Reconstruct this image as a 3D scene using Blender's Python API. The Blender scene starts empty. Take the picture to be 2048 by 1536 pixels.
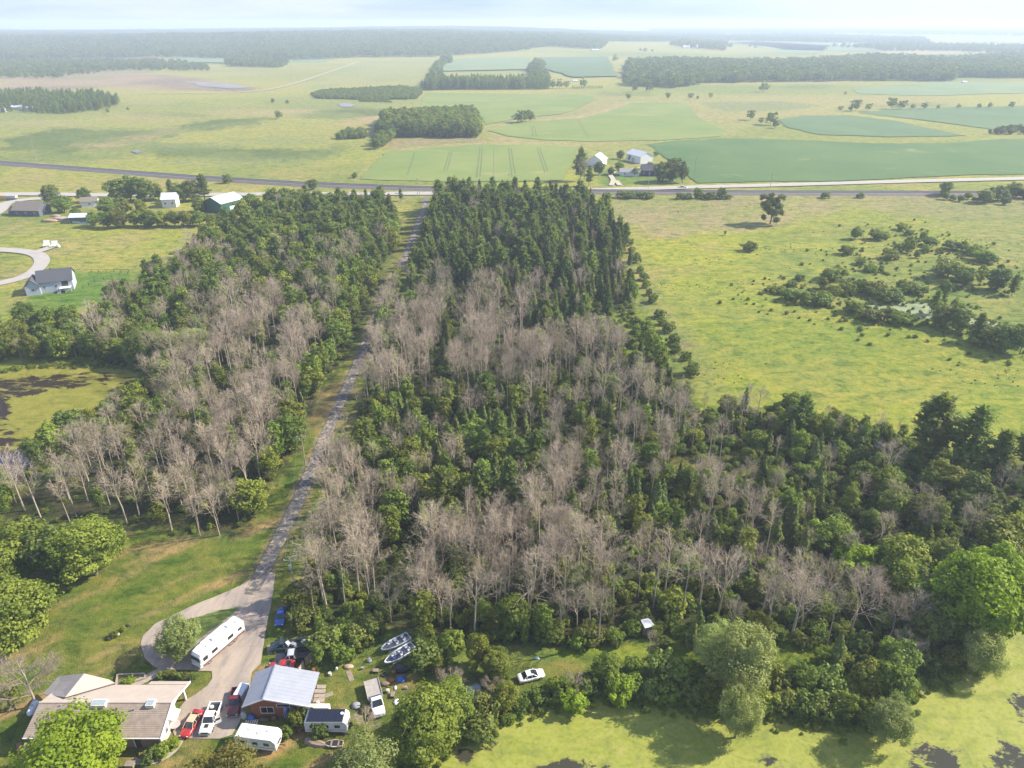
import bpy, math, random
import numpy as np
from mathutils import Vector, Matrix

# ------------------------------------------------------------------ camera, light, exposure
SC = bpy.context.scene
COL = SC.collection
R = math.radians
F = 1421.0; PYC = 768.0; HZ = 45.0; H = 100.0
PITCH = math.atan((PYC - HZ) / F); CP, SP = math.cos(PITCH), math.sin(PITCH)

cam_d = bpy.data.cameras.new('camera'); cam = bpy.data.objects.new('camera', cam_d); COL.objects.link(cam)
cam_d.sensor_width = 36.0; cam_d.lens = 36.0 * F / 2048.0
cam_d.clip_start = 0.5; cam_d.clip_end = 60000
cam.location = (0, 0, H); cam.rotation_euler = (R(90) - PITCH, 0, 0)
SC.camera = cam

SUN_EL, SUN_AZ = R(37), R(77)       # azimuth from +Y towards +X
sdir = Vector((math.cos(SUN_EL) * math.sin(SUN_AZ), math.cos(SUN_EL) * math.cos(SUN_AZ), math.sin(SUN_EL)))
w = bpy.data.worlds.new('World'); SC.world = w; w.use_nodes = True
wn = w.node_tree; wn.nodes.clear()
wo = wn.nodes.new('ShaderNodeOutputWorld'); wb = wn.nodes.new('ShaderNodeBackground')
sky = wn.nodes.new('ShaderNodeTexSky'); sky.sky_type = 'NISHITA'; sky.sun_disc = False
sky.sun_elevation = SUN_EL; sky.sun_rotation = SUN_AZ; sky.air_density = 1.0; sky.dust_density = 0.9; sky.altitude = 100
# thin high cloud veils in the sky
tc = wn.nodes.new('ShaderNodeTexCoord'); mp = wn.nodes.new('ShaderNodeMapping'); mp.inputs['Scale'].default_value = (1, 1, 7)
nz = wn.nodes.new('ShaderNodeTexNoise'); nz.inputs['Scale'].default_value = 3.2; nz.inputs['Detail'].default_value = 7
rp = wn.nodes.new('ShaderNodeValToRGB'); rp.color_ramp.elements[0].position = .40; rp.color_ramp.elements[1].position = .62
mx = wn.nodes.new('ShaderNodeMixRGB'); mx.inputs[2].default_value = (4.5, 4.75, 5.5, 1)
mm = wn.nodes.new('ShaderNodeMath'); mm.operation = 'MULTIPLY'; mm.inputs[1].default_value = .70
L = wn.links.new
L(tc.outputs['Generated'], mp.inputs[0]); L(mp.outputs[0], nz.inputs['Vector']); L(nz.outputs['Fac'], rp.inputs[0])
L(rp.outputs[0], mm.inputs[0]); L(mm.outputs[0], mx.inputs[0]); tn = wn.nodes.new('ShaderNodeMixRGB'); tn.blend_type = 'MULTIPLY'; tn.inputs[0].default_value = 1; tn.inputs[2].default_value = (.52, .72, 1.12, 1); L(sky.outputs[0], tn.inputs[1]); L(tn.outputs[0], mx.inputs[1]); L(mx.outputs[0], wb.inputs[0]); L(wb.outputs[0], wo.inputs[0])
wb.inputs['Strength'].default_value = 0.11
sl = bpy.data.lights.new('sun', 'SUN'); sl.energy = 5.0; sl.angle = R(0.6); sl.color = (1.0, .91, .74)
so = bpy.data.objects.new('sun', sl); COL.objects.link(so); so.location = (300, 60, 400)
so.rotation_euler = (-sdir).to_track_quat('-Z', 'Y').to_euler()
SC.view_settings.view_transform = 'Standard'; SC.view_settings.look = 'None'
SC.view_settings.exposure = 1.0; SC.view_settings.gamma = 1
SC.render.engine = 'CYCLES'
SC.cycles.use_denoising = True
SC.cycles.max_bounces = 6; SC.cycles.diffuse_bounces = 3; SC.cycles.transmission_bounces = 3
SC.cycles.volume_bounces = 1; SC.cycles.transparent_max_bounces = 8
SC.cycles.caustics_reflective = False; SC.cycles.caustics_refractive = False
HAZE_DENSITY = 0.00021

def at(px, py, z=0.0):
    """where the sight line of a photograph pixel meets height z"""
    u = (px - 1024) / F; v = (768 - py) / F
    dx, dy, dz = u, CP + v * SP, -SP + v * CP
    t = (z - H) / dz
    return (dx * t, dy * t, z)

# ------------------------------------------------------------------ materials
def s2l(c):
    return tuple((x / 12.92 if x <= .04045 else ((x + .055) / 1.055) ** 2.4) for x in c)
MATS = {}
class NT:
    def __init__(s, name):
        s.m = bpy.data.materials.new(name); s.m.use_nodes = True; s.t = s.m.node_tree
        s.b = s.t.nodes['Principled BSDF']; s.o = s.t.nodes['Material Output']
    def n(s, typ, **kw):
        a = s.t.nodes.new(typ)
        for k, v in kw.items():
            if k.startswith('i_'): a.inputs[k[2:].replace('_', ' ')].default_value = v
            else: setattr(a, k, v)
        return a
    def l(s, a, b): s.t.links.new(a, b)
    def coord(s, scale=(1, 1, 1), kind='Object'):
        t = s.n('ShaderNodeTexCoord'); m = s.n('ShaderNodeMapping'); m.inputs['Scale'].default_value = scale
        s.l(t.outputs[kind], m.inputs[0]); return m.outputs[0]
    def noise(s, vec, scale, detail=4, rough=.6, dist=0):
        a = s.n('ShaderNodeTexNoise', i_Scale=scale, i_Detail=detail, i_Roughness=rough, i_Distortion=dist)
        s.l(vec, a.inputs['Vector']); return a.outputs['Fac']
    def ramp(s, fac, stops):
        a = s.n('ShaderNodeValToRGB'); cr = a.color_ramp
        while len(cr.elements) < len(stops): cr.elements.new(.5)
        for e, (p, c) in zip(cr.elements, stops):
            e.position = p; e.color = (c, c, c, 1) if not hasattr(c, '__len__') else (*c, 1)
        s.l(fac, a.inputs[0]); return a.outputs[0]
    def mix(s, fac, a, b, mode='MIX'):
        m = s.n('ShaderNodeMixRGB', blend_type=mode)
        for i, x in ((0, fac), (1, a), (2, b)):
            if hasattr(x, 'is_output'): s.l(x, m.inputs[i])
            elif i == 0: m.inputs[0].default_value = x
            else: m.inputs[i].default_value = (*x, 1)
        return m.outputs[0]
    def bump(s, h, dist, strength=1):
        b = s.n('ShaderNodeBump', i_Distance=dist, i_Strength=strength); s.l(h, b.inputs['Height'])
        s.l(b.outputs[0], s.b.inputs['Normal'])
    def col(s, x):
        if hasattr(x, 'is_output'): s.l(x, s.b.inputs['Base Color'])
        else: s.b.inputs['Base Color'].default_value = (*x, 1)

def plain(name, c, rough=.6, metal=0., var=.25, scale=3.0, coat=0., spec=.5, streak=None):
    if name in MATS: return MATS[name]
    t = NT(name); v = t.coord(streak or (1, 1, 1))
    f = t.noise(v, scale, 5, .65)
    a = t.ramp(f, [(.25, 1 - var), (.75, 1 + var * .4)])
    t.col(t.mix(1, tuple(c), a, 'MULTIPLY'))
    t.b.inputs['Roughness'].default_value = rough; t.b.inputs['Metallic'].default_value = metal
    t.b.inputs['Coat Weight'].default_value = coat; t.b.inputs['Specular IOR Level'].default_value = spec
    MATS[name] = t.m; return t.m

def foliage(name, c1, c2, transl=.35, vary=.27, hue=.03, yellow=None):
    """leaf material: colour differs from leaf clump to leaf clump (attribute) and from tree to tree"""
    t = NT(name)
    at_ = t.n('ShaderNodeAttribute'); at_.attribute_name = 'clump'
    oi = t.n('ShaderNodeObjectInfo')
    c = t.mix(at_.outputs['Fac'], c1, c2)
    if yellow:
        f = t.ramp(oi.outputs['Random'], [(.68, 0.), (1., .5)]); c = t.mix(f, c, yellow)
    hs = t.n('ShaderNodeHueSaturation')
    m1 = t.n('ShaderNodeMapRange', i_To_Min=.5 - hue, i_To_Max=.5 + hue); t.l(oi.outputs['Random'], m1.inputs['Value'])
    mu = t.n('ShaderNodeMath', operation='MULTIPLY'); mu.inputs[1].default_value = 7.31; t.l(oi.outputs['Random'], mu.inputs[0])
    fr = t.n('ShaderNodeMath', operation='FRACT'); t.l(mu.outputs[0], fr.inputs[0])
    m2 = t.n('ShaderNodeMapRange', i_To_Min=1 - vary, i_To_Max=1 + vary); t.l(fr.outputs[0], m2.inputs['Value'])
    t.l(m1.outputs[0], hs.inputs['Hue']); t.l(m2.outputs[0], hs.inputs['Value']); t.l(c, hs.inputs['Color'])
    c = hs.outputs[0]
    t.col(c); t.b.inputs['Roughness'].default_value = .65; t.b.inputs['Specular IOR Level'].default_value = .25
    tr = t.n('ShaderNodeBsdfTranslucent'); cc = t.mix(1, c, (1.25, 1.35, .55), 'MULTIPLY'); t.l(cc, tr.inputs[0])
    ms = t.n('ShaderNodeMixShader'); ms.inputs[0].default_value = transl
    t.l(t.b.outputs[0], ms.inputs[1]); t.l(tr.outputs[0], ms.inputs[2]); t.l(ms.outputs[0], t.o.inputs[0])
    MATS[name] = t.m; return t.m

M_LEAF = foliage('leaf_green', (.095, .140, .016), (.250, .300, .042), yellow=(.23, .24, .040))
M_LEAFB = foliage('leaf_bright', (.15, .23, .012), (.33, .41, .030), .42, vary=.05, hue=.006)
M_LEAFD = foliage('leaf_dark', (.084, .125, .022), (.215, .250, .050), .3, hue=.02)
M_LEAFY = foliage('leaf_ochre', (.13, .13, .022), (.28, .22, .05), .35, hue=.012)
M_WILLOW = foliage('leaf_willow', (.18, .225, .060), (.36, .385, .125), .35, hue=.012)
M_PINE = foliage('needle_pine', (.110, .160, .036), (.285, .335, .080), .38, hue=.018)
M_SPRUCE = foliage('needle_spruce', (.100, .135, .038), (.255, .285, .082), .36, hue=.022)
M_CEDAR = foliage('needle_cedar', (.088, .122, .026), (.200, .230, .055), .28, hue=.02)
def barkmat(name, c1, c2):
    t = NT(name); v = t.coord((1, 1, .3)); f = t.noise(v, 5, 5, .7)
    oi = t.n('ShaderNodeObjectInfo'); c = t.mix(f, c1, c2)
    m = t.n('ShaderNodeMapRange', i_To_Min=.72, i_To_Max=1.2); t.l(oi.outputs['Random'], m.inputs['Value'])
    cc = t.n('ShaderNodeCombineColor'); [t.l(m.outputs[0], cc.inputs[i]) for i in range(3)]
    t.col(t.mix(1, c, cc.outputs[0], 'MULTIPLY')); t.b.inputs['Roughness'].default_value = .85
    t.b.inputs['Specular IOR Level'].default_value = .2
    MATS[name] = t.m; return t.m
M_BARK = barkmat('bark', (.10, .075, .055), (.20, .16, .12))
M_DEAD = barkmat('bark_dead', (.25, .20, .15), (.52, .44, .35))
M_TWIG = barkmat('twig_dead', (.27, .215, .150), (.52, .43, .325))

def mat_paint(name, c, rough=.25): return plain(name, c, rough, 0, .08, 6, coat=.6)
GLASS = plain('dark_glass', (.02, .025, .03), .08, 0, .1, 1, spec=.8)
TYRE = plain('tyre_rubber', (.02, .02, .02), .8)
RIM = plain('rim_metal', (.45, .45, .46), .35, .8)
WHITE = plain('white_paint', (.78, .78, .76), .4, 0, .1, 2)
BLACKP = plain('black_plastic', (.025, .025, .028), .5)
WOOD = plain('weathered_wood', (.26, .21, .16), .8, 0, .4, 4, streak=(1, 1, .2))
STEEL = plain('galvanised_steel', (.5, .52, .54), .38, .6, .15, 2)

# ------------------------------------------------------------------ mesh building
class MB:
    def __init__(s): s.v = []; s.f = []; s.mi = []; s.cur = 0
    def add(s, vs, fs):
        o = len(s.v); s.v += [tuple(v) for v in vs]
        for f in fs: s.f.append(tuple(o + i for i in f)); s.mi.append(s.cur)
        return s
    def box(s, x0, x1, y0, y1, z0, z1):
        return s.add([(x0, y0, z0), (x1, y0, z0), (x1, y1, z0), (x0, y1, z0), (x0, y0, z1), (x1, y0, z1), (x1, y1, z1), (x0, y1, z1)],
                     [(0, 3, 2, 1), (4, 5, 6, 7), (0, 1, 5, 4), (1, 2, 6, 5), (2, 3, 7, 6), (3, 0, 4, 7)])
    def rbox(s, x0, x1, y0, y1, z0, z1, r=.1):
        """box with its upright and top edges chamfered"""
        def ring(i, z): return [(x0 + i, y0 + r, z), (x0 + r, y0 + i, z), (x1 - r, y0 + i, z), (x1 - i, y0 + r, z), (x1 - i, y1 - r, z), (x1 - r, y1 - i, z), (x0 + r, y1 - i, z), (x0 + i, y1 - r, z)]
        return s.loft([ring(0, z0), ring(0, z1 - r), ring(r * .3, z1 - r * .3), ring(r * .95, z1)])
    def loft(s, rings, caps=True):
        n = len(rings[0]); o = len(s.v)
        for r in rings: s.v += [tuple(p) for p in r]
        for k in range(len(rings) - 1):
            for i in range(n):
                a = o + k * n + i; b = o + k * n + (i + 1) % n
                s.f.append((a, b, b + n, a + n)); s.mi.append(s.cur)
        if caps:
            s.f.append(tuple(o + i for i in reversed(range(n)))); s.mi.append(s.cur)
            e = o + (len(rings) - 1) * n; s.f.append(tuple(e + i for i in range(n))); s.mi.append(s.cur)
        return s
    def tube(s, pts, rads, n=6):
        rings = []
        for k, p in enumerate(pts):
            p = Vector(p); a = Vector(pts[max(k - 1, 0)]); b = Vector(pts[min(k + 1, len(pts) - 1)])
            d = (b - a).normalized(); u = d.orthogonal().normalized() if abs(d.z) > .99 else d.cross(Vector((0, 0, 1))).normalized()
            w_ = d.cross(u)
            r = rads[k] if hasattr(rads, '__len__') else rads
            rings.append([p + u * (r * math.cos(2 * math.pi * i / n)) + w_ * (r * math.sin(2 * math.pi * i / n)) for i in range(n)])
        return s.loft(rings)
    def cyl(s, a, b, r, n=12): return s.tube([a, b], [r, r], n)
    def prism(s, poly, z0, z1):
        n = len(poly)
        return s.add([(x, y, z0) for x, y in poly] + [(x, y, z1) for x, y in poly],
                     [tuple(reversed(range(n))), tuple(range(n, 2 * n))] + [(i, (i + 1) % n, n + (i + 1) % n, n + i) for i in range(n)])
    def wedge(s, prof, x0, x1):
        """profile in (y,z) pulled along x"""
        n = len(prof)
        return s.add([(x0, y, z) for y, z in prof] + [(x1, y, z) for y, z in prof],
                     [tuple(reversed(range(n))), tuple(range(n, 2 * n))] + [(i, (i + 1) % n, n + (i + 1) % n, n + i) for i in range(n)])
    def slab(s, quad, t):
        """a quad thickened by t along its normal"""
        q = [Vector(p) for p in quad]; nrm = (q[1] - q[0]).cross(q[3] - q[0]).normalized() * t
        return s.add([*q, *[p + nrm for p in q]], [(3, 2, 1, 0), (4, 5, 6, 7), (0, 1, 5, 4), (1, 2, 6, 5), (2, 3, 7, 6), (3, 0, 4, 7)])
    def mesh(s, name, mats, smooth=False):
        m = bpy.data.meshes.new(name); m.from_pydata(s.v, [], s.f)
        for x in (mats if isinstance(mats, (list, tuple)) else [mats]): m.materials.append(x)
        m.polygons.foreach_set('material_index', s.mi)
        if smooth: m.shade_smooth()
        m.update(); return m
    def build(s, name, mats, parent=None, smooth=False, **kw):
        return put(name, s.mesh(name, mats, smooth), parent, **kw)

def put(name, data, parent=None, loc=None, label=None, cat=None, group=None, kind=None, rz=None):
    o = bpy.data.objects.new(name, data); COL.objects.link(o)
    if parent: o.parent = parent
    if loc is not None: o.location = loc
    if rz is not None: o.rotation_euler[2] = rz
    if label: o['label'] = label
    if cat: o['category'] = cat
    if group: o['group'] = group
    if kind: o['kind'] = kind
    return o
def thing(name, label, cat, loc=(0, 0, 0), rz=0., group=None):
    o = put(name, None, None, loc, label, cat, group, None, rz); o.empty_display_size = .3; return o
def near(px0, py0, px1, py1, z=0.0):
    """midpoint, heading and length on the ground between two photograph points; the first is the front"""
    a = Vector(at(px0, py0, z)); b = Vector(at(px1, py1, z)); d = a - b
    m = (a + b) / 2; return (m.x, m.y, 0), math.atan2(d.y, d.x), d.length

def np_mesh(name, V, Fq, mats, mi=None, clump=None, smooth=False):
    """V (n,3), Fq (m,k) equal sided faces"""
    m = bpy.data.meshes.new(name); k = Fq.shape[1]
    m.vertices.add(len(V)); m.vertices.foreach_set('co', V.astype(np.float32).ravel())
    m.loops.add(Fq.size); m.loops.foreach_set('vertex_index', Fq.astype(np.int32).ravel())
    m.polygons.add(len(Fq)); m.polygons.foreach_set('loop_start', np.arange(0, Fq.size, k, dtype=np.int32))
    m.polygons.foreach_set('loop_total', np.full(len(Fq), k, dtype=np.int32))
    for x in mats: m.materials.append(x)
    if mi is not None: m.polygons.foreach_set('material_index', mi.astype(np.int32))
    if clump is not None:
        a = m.attributes.new('clump', 'FLOAT', 'POINT'); a.data.foreach_set('value', clump.astype(np.float32))
    if smooth: m.polygons.foreach_set('use_smooth', np.ones(len(Fq), dtype=bool))
    m.update(calc_edges=True); return m

# ------------------------------------------------------------------ value noise (for shapes and borders)
_rs = np.random.RandomState(7); _tab = _rs.rand(256, 256)
def vnoise(x, y):
    xi = np.floor(x).astype(int); yi = np.floor(y).astype(int); fx = x - xi; fy = y - yi
    fx = fx * fx * (3 - 2 * fx); fy = fy * fy * (3 - 2 * fy)
    t = lambda a, b: _tab[a & 255, b & 255]
    return (t(xi, yi) * (1 - fx) + t(xi + 1, yi) * fx) * (1 - fy) + (t(xi, yi + 1) * (1 - fx) + t(xi + 1, yi + 1) * fx) * fy
def fbm(x, y, o=4):
    s = 0; a = .5
    for k in range(o): s = s + a * vnoise(x * 2 ** k + 17.3 * k, y * 2 ** k + 5.1 * k); a *= .5
    return s / (1 - .5 ** o)
def inside(poly, X, Y):
    c = np.zeros(X.shape, bool); n = len(poly)
    for i in range(n):
        x0, y0 = poly[i]; x1, y1 = poly[(i + 1) % n]
        if y0 == y1: continue
        k = ((y0 > Y) != (y1 > Y)) & (X < (x1 - x0) * (Y - y0) / (y1 - y0) + x0); c ^= k
    return c
def wp(px): return [at(a, b)[:2] for a, b in px]
def dist_line(P, X, Y):
    d = np.full(X.shape, 1e9)
    for (x0, y0), (x1, y1) in zip(P[:-1], P[1:]):
        dx, dy = x1 - x0, y1 - y0; t = np.clip(((X - x0) * dx + (Y - y0) * dy) / (dx * dx + dy * dy), 0, 1)
        d = np.minimum(d, np.hypot(X - x0 - t * dx, Y - y0 - t * dy))
    return d

# ------------------------------------------------------------------ layout of the place (points read off the photograph)
LANE = wp([(500, 1190), (529, 1139), (562, 1071), (597, 1003), (644, 890), (680, 806), (710, 740), (741, 665), (768, 597), (795, 545), (813, 511), (833, 457), (847, 419), (853, 392)])
POND_R = wp([(700, 1640), (800, 1545), (850, 1512), (900, 1474), (1000, 1440), (1090, 1405), (1200, 1390), (1300, 1400), (1420, 1425), (1530, 1425), (1620, 1440), (1730, 1452), (1800, 1415), (1830, 1360), (1900, 1350), (1960, 1290), (2000, 1200), (2030, 1090), (2100, 1000), (2300, 900), (2900, 900), (2900, 1700)])
POND_L = wp([(-260, 720), (0, 742), (60, 735), (150, 728), (240, 736), (330, 752), (330, 775), (250, 830), (180, 868), (120, 905), (60, 950), (0, 985), (-300, 1000)])
POND_M = wp([(1715, 612), (1760, 600), (1800, 602), (1860, 606), (1885, 622), (1960, 640), (2048, 655), (2140, 670), (2100, 690), (2000, 660), (1900, 650), (1840, 636), (1760, 622)])
POND_F = wp([(365, 163), (460, 168), (500, 175), (470, 178), (400, 173)])
POOL2 = wp([(675, 208), (690, 206), (712, 210), (700, 215), (680, 214)])
POOL3 = wp([(262, 303), (272, 301), (284, 303), (274, 308)])
WOOD_A = wp([(600, 1225), (630, 1150), (648, 1010), (700, 870), (745, 745), (800, 630), (838, 540), (862, 455), (878, 412), (1195, 418), (1225, 470), (1255, 560), (1275, 650), (1320, 720), (1400, 830), (1500, 960), (1600, 1100), (1640, 1290), (1300, 1300), (1000, 1290), (880, 1282), (840, 1262), (700, 1248), (600, 1240)])
WOOD_B = wp([(470, 1075), (520, 1010), (565, 950), (600, 860), (640, 790), (700, 690), (745, 600), (765, 545), (790, 480), (800, 440), (760, 425), (600, 420), (470, 470), (420, 490), (320, 560), (250, 620), (200, 660), (180, 740), (330, 790), (240, 890), (100, 960), (0, 1000), (0, 1050), (180, 1040), (300, 1060), (380, 1075)])
WOOD_C = wp([(1400, 830), (1480, 815), (1600, 830), (1720, 850), (1800, 880), (2048, 930), (2300, 960), (2200, 1050), (2000, 1120), (1985, 1200), (1930, 1290), (1820, 1350), (1720, 1440), (1560, 1420), (1600, 1300), (1620, 1150), (1510, 960)])
SHORE = wp([(640, 1340), (700, 1420), (740, 1490), (840, 1500), (900, 1465), (1000, 1430), (1090, 1395), (1200, 1380), (1420, 1410), (1730, 1440), (1740, 1300), (1500, 1290), (1280, 1300), (1150, 1300), (1080, 1330), (940, 1340), (900, 1330), (800, 1350)])
POND_DEEP = (POND_R, POND_L)

def hill(X, Y):
    """the far wooded ridge and the ground under it"""
    a = np.clip((Y - 2250) / 1300, 0, 1); a = a * a * (3 - 2 * a)
    side = 1 / (1 + np.exp((X - 450) / 260)); lef = .62 + .38 / (1 + np.exp(-(X + 1500) / 260))
    h = 40 * a * side * lef * (.75 + .5 * fbm(X / 900 + 3, Y / 900))
    h2 = 16 * np.clip((Y - 4800) / 2500, 0, 1) * fbm(X / 1500 + 9, Y / 1500 + 2)
    return h + h2

def srgb(r, g, b): return s2l((r / 255, g / 255, b / 255))
# ------------------------------------------------------------------ ground sheet
def make_ground():
    ys = [38.0]
    while ys[-1] < 9500: ys.append(ys[-1] + max(.55, ys[-1] * .0082))
    ys = np.array(ys); nu = 440
    u = np.linspace(-1, 1, nu)
    Y, U = np.meshgrid(ys, u, indexing='ij'); X = U * (Y * .95 + 45)
    Z = hill(X, Y)
    Z += (fbm(X / 60, Y / 60, 3) - .5) * .5 * np.clip((Y - 110) / 200, 0, 1)
    wpx = (fbm(X / 14, Y / 14, 4) - .5) * 9 * np.clip(Y / 300, .25, 6); wpy = (fbm(X / 14 + 50, Y / 14 + 9, 4) - .5) * 9 * np.clip(Y / 300, .25, 6)
    Cc = np.zeros((*X.shape, 3))
    def C(r, g, b): return np.array((r, g, b))
    # meadow: yellow green with paler and greener drifts
    n1 = fbm(X / 90, Y / 60, 5); n2 = fbm(X / 25 + 40, Y / 16 + 11, 4); n3 = fbm(X / 400 + 4, Y / 260 + 1, 4)
    m = np.clip((n1 - .40) * 5, 0, 1)[..., None]; k = np.clip((n2 - .50) * 5.5, 0, 1)[..., None]; q = np.clip((n3 - .42) * 3, 0, 1)[..., None]
    base = C(.250, .275, .040) * (1 - m) + C(.150, .200, .042) * m
    base = base * (1 - .55 * k) + C(.30, .25, .085) * .55 * k
    Cc[:] = base
    far = np.clip((Y - 380) / 500, 0, 1)[..., None]
    fcol = C(.285, .275, .075) * (1 - q) + C(.185, .22, .062) * q
    Cc = Cc * (1 - far) + fcol * far
    rs = np.random.RandomState(3)
    def paint(px, col, soft=2., amt=1., warp=1., var=0., vs=20., col2=None, world=None):
        P = world or wp(px); j = soft * np.clip(Y / 200, .3, 30)
        c = np.zeros(X.shape)
        for _ in range(4):
            c += inside(P, X + wpx * warp + rs.randn(*X.shape) * j, Y + wpy * warp + rs.randn(*X.shape) * j)
        c = (c / 4 * amt)[..., None]
        cc = np.array(col, float)[None, None, :] * np.ones((*X.shape, 1))
        if col2 is not None:
            t = np.clip((fbm(X / vs + 3, Y / vs + 8, 4) - .38) * 3.6, 0, 1)[..., None]; cc = cc * (1 - t) + np.array(col2) * t
        Cc[:] = Cc * (1 - c) + cc * c
    # ---- far country
    paint([(0, 150), (100, 140), (200, 145), (330, 150), (450, 163), (520, 178), (490, 184), (350, 180), (180, 176), (0, 186)], (.30, .23, .145), 1.2, .95, .6, col2=(.22, .17, .13), vs=130)
    paint([(-200, 108), (260, 108), (340, 118), (300, 146), (150, 150), (-200, 165)], (.24, .22, .12), 1, .9, .5, col2=(.17, .18, .11), vs=150)
    paint([(330, 100), (680, 118), (640, 126), (380, 130)], (.16, .23, .10), .5, .8, .4)
    paint([(700, 124), (868, 118), (850, 172), (700, 168), (600, 182)], (.27, .27, .10), .6, .8, .3, col2=(.21, .25, .09), vs=80)
    for px in ([(0, 280), (120, 255), (260, 262), (330, 258), (350, 270), (220, 292), (120, 310), (0, 300)], [(270, 285), (400, 290), (560, 298), (640, 300), (700, 285), (700, 300), (620, 322), (480, 325), (330, 315)],
               [(340, 255), (420, 238), (540, 235), (520, 248), (400, 265)], [(600, 225), (700, 215), (790, 220), (760, 235), (640, 238)]):
        paint(px, (.085, .125, .035), 2, .9, 1.6, col2=(.13, .17, .05), vs=30)
    for px in ([(150, 290), (240, 280), (300, 262), (345, 252), (350, 262), (270, 290), (170, 298)], [(500, 222), (640, 218), (620, 228), (500, 230)], [(660, 255), (720, 235), (780, 228), (740, 250)]):
        paint(px, (.34, .26, .13), 2, .85, 1.2)
    # tracts beside the fields
    paint([(835, 215), (851, 185), (1190, 185), (1300, 195), (1420, 190), (1600, 190), (1900, 195), (1960, 215), (1700, 225), (1500, 250), (1460, 275), (1200, 290), (1000, 290), (960, 260), (940, 240)], (.26, .26, .09), 1, .7, .6, col2=(.30, .25, .115), vs=60)
    paint([(770, 283), (800, 277), (960, 275), (980, 282), (880, 292), (780, 300)], (.27, .20, .115), 1, .85, .6, col2=(.22, .21, .09), vs=18)
    paint([(700, 360), (790, 298), (870, 292), (970, 284), (1110, 286), (1180, 288), (1160, 293), (960, 290), (770, 305), (722, 362)], (.30, .26, .12), 1, .8, .6)
    paint([(970, 258), (1060, 243), (1180, 228), (1240, 206), (1290, 203), (1260, 212), (1150, 240), (1040, 252)], (.33, .27, .15), .8, .85, .5)
    paint([(1400, 205), (1560, 202), (1640, 212), (1560, 222), (1440, 222)], (.17, .20, .09), 1, .7, .6)
    paint([(1190, 345), (1240, 340), (1380, 350), (1372, 365), (1200, 372)], (.11, .18, .035), 1, .9, .4)
    for q_ in range(60):
        cx_, cy_ = rs.uniform(0, 2048), rs.uniform(92, 330); s_ = (cy_ - 40) / 260
        if 700 < cx_ < 1000 and cy_ > 200: continue
        paint([(cx_ + s_ * 150 * rs.uniform(.5, 1.2) * math.cos(a_), cy_ + s_ * 10 * rs.uniform(.5, 1.2) * math.sin(a_)) for a_ in np.arange(8) * math.pi / 4], [(.13, .17, .055), (.30, .25, .12), (.26, .27, .075), (.19, .22, .08)][q_ % 4], 1.5, .55, 1.)
    for px in ([(1700, 100), (1900, 98), (2048, 102), (2048, 106), (1800, 108)], [(1640, 88), (1850, 86), (1840, 90), (1650, 92)], [(1900, 112), (2048, 114), (2048, 120), (1900, 118)]): paint(px, (.36, .30, .18), .5, .9, .3)
    # ---- between railway and road, right meadow
    paint([(1200, 395), (1500, 395), (1860, 392), (2100, 395), (2100, 420), (1900, 440), (1700, 420), (1560, 455), (1330, 475), (1260, 455), (1200, 440)], (.235, .235, .085), 2, .75, 1.5, col2=(.28, .23, .13), vs=16)
    paint([(1850, 400), (2200, 400), (2200, 560), (2000, 520), (1860, 450)], (.205, .225, .075), 2, .7, 1)
    paint([(1500, 470), (1700, 430), (1900, 470), (2000, 560), (2100, 700), (1900, 640), (1700, 600), (1540, 570)], (.15, .20, .045), 4, .6, 2, col2=(.24, .26, .06), vs=9)
    for q_ in range(46):
        cx_, cy_ = rs.uniform(1260, 2048), rs.uniform(430, 820); s_ = (cy_ - 330) / 300
        if cy_ > 640 + (2048 - cx_) * .22: continue
        paint([(cx_ + s_ * 60 * rs.uniform(.5, 1.2) * math.cos(a_), cy_ + s_ * 13 * rs.uniform(.5, 1.2) * math.sin(a_)) for a_ in np.arange(8) * math.pi / 4], [(.16, .20, .035), (.30, .26, .085), (.29, .31, .04), (.20, .22, .06)][q_ % 4], 2.5, .55, 1.2)
    paint([(1330, 640), (1400, 700), (1450, 800), (1600, 780), (2048, 860), (2200, 800), (2048, 700), (1650, 600), (1500, 560), (1300, 560)], (.245, .275, .032), 5, .6, 2, col2=(.20, .255, .038), vs=12)
    paint([(1210, 430), (1260, 560), (1310, 650), (1360, 700), (1420, 800), (1440, 790), (1390, 690), (1330, 600), (1280, 500)], (.24, .22, .09), 3, .6, 1)
    # ---- left middle meadow, yard of the grey house
    paint([(0, 440), (440, 450), (330, 500), (250, 540), (0, 640), (0, 500)], (.235, .255, .052), 3, .7, 1.2, col2=(.29, .25, .10), vs=20)
    paint([(60, 590), (150, 545), (260, 545), (255, 590), (200, 612), (130, 620), (40, 620)], (.105, .185, .03), .6, 1, .1)
    paint([(0, 600), (60, 598), (160, 630), (150, 660), (60, 690), (0, 690)], (.17, .22, .04), 3, .8, 1)
    paint([(-100, 335), (330, 352), (700, 385), (700, 395), (400, 380), (200, 395), (-100, 395)], (.25, .25, .055), 2, .7, 1, col2=(.28, .24, .09), vs=18)
    # ---- near lawn
    lawn = [(-300, 1060), (0, 1090), (180, 1060), (330, 1065), (440, 1085), (500, 1040), (560, 965), (600, 880), (640, 800), (690, 700), (740, 610), (770, 560), (800, 480), (840, 395), (860, 395), (845, 500), (780, 620), (725, 740), (690, 850), (650, 960), (610, 1060), (590, 1160), (570, 1230), (640, 1340), (760, 1500), (700, 1640), (-300, 1640)]
    paint(lawn, (.105, .150, .022), .8, 1, .25, col2=(.150, .170, .032), vs=5)
    # dry streaks across the lawn
    t = np.clip((fbm((X * .8 + Y * .6) / 16, (-X * .6 + Y * .8) / 3.2, 5) - .50) * 4.2, 0, 1) * inside(wp(lawn), X, Y) * (Y < 135)
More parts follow.
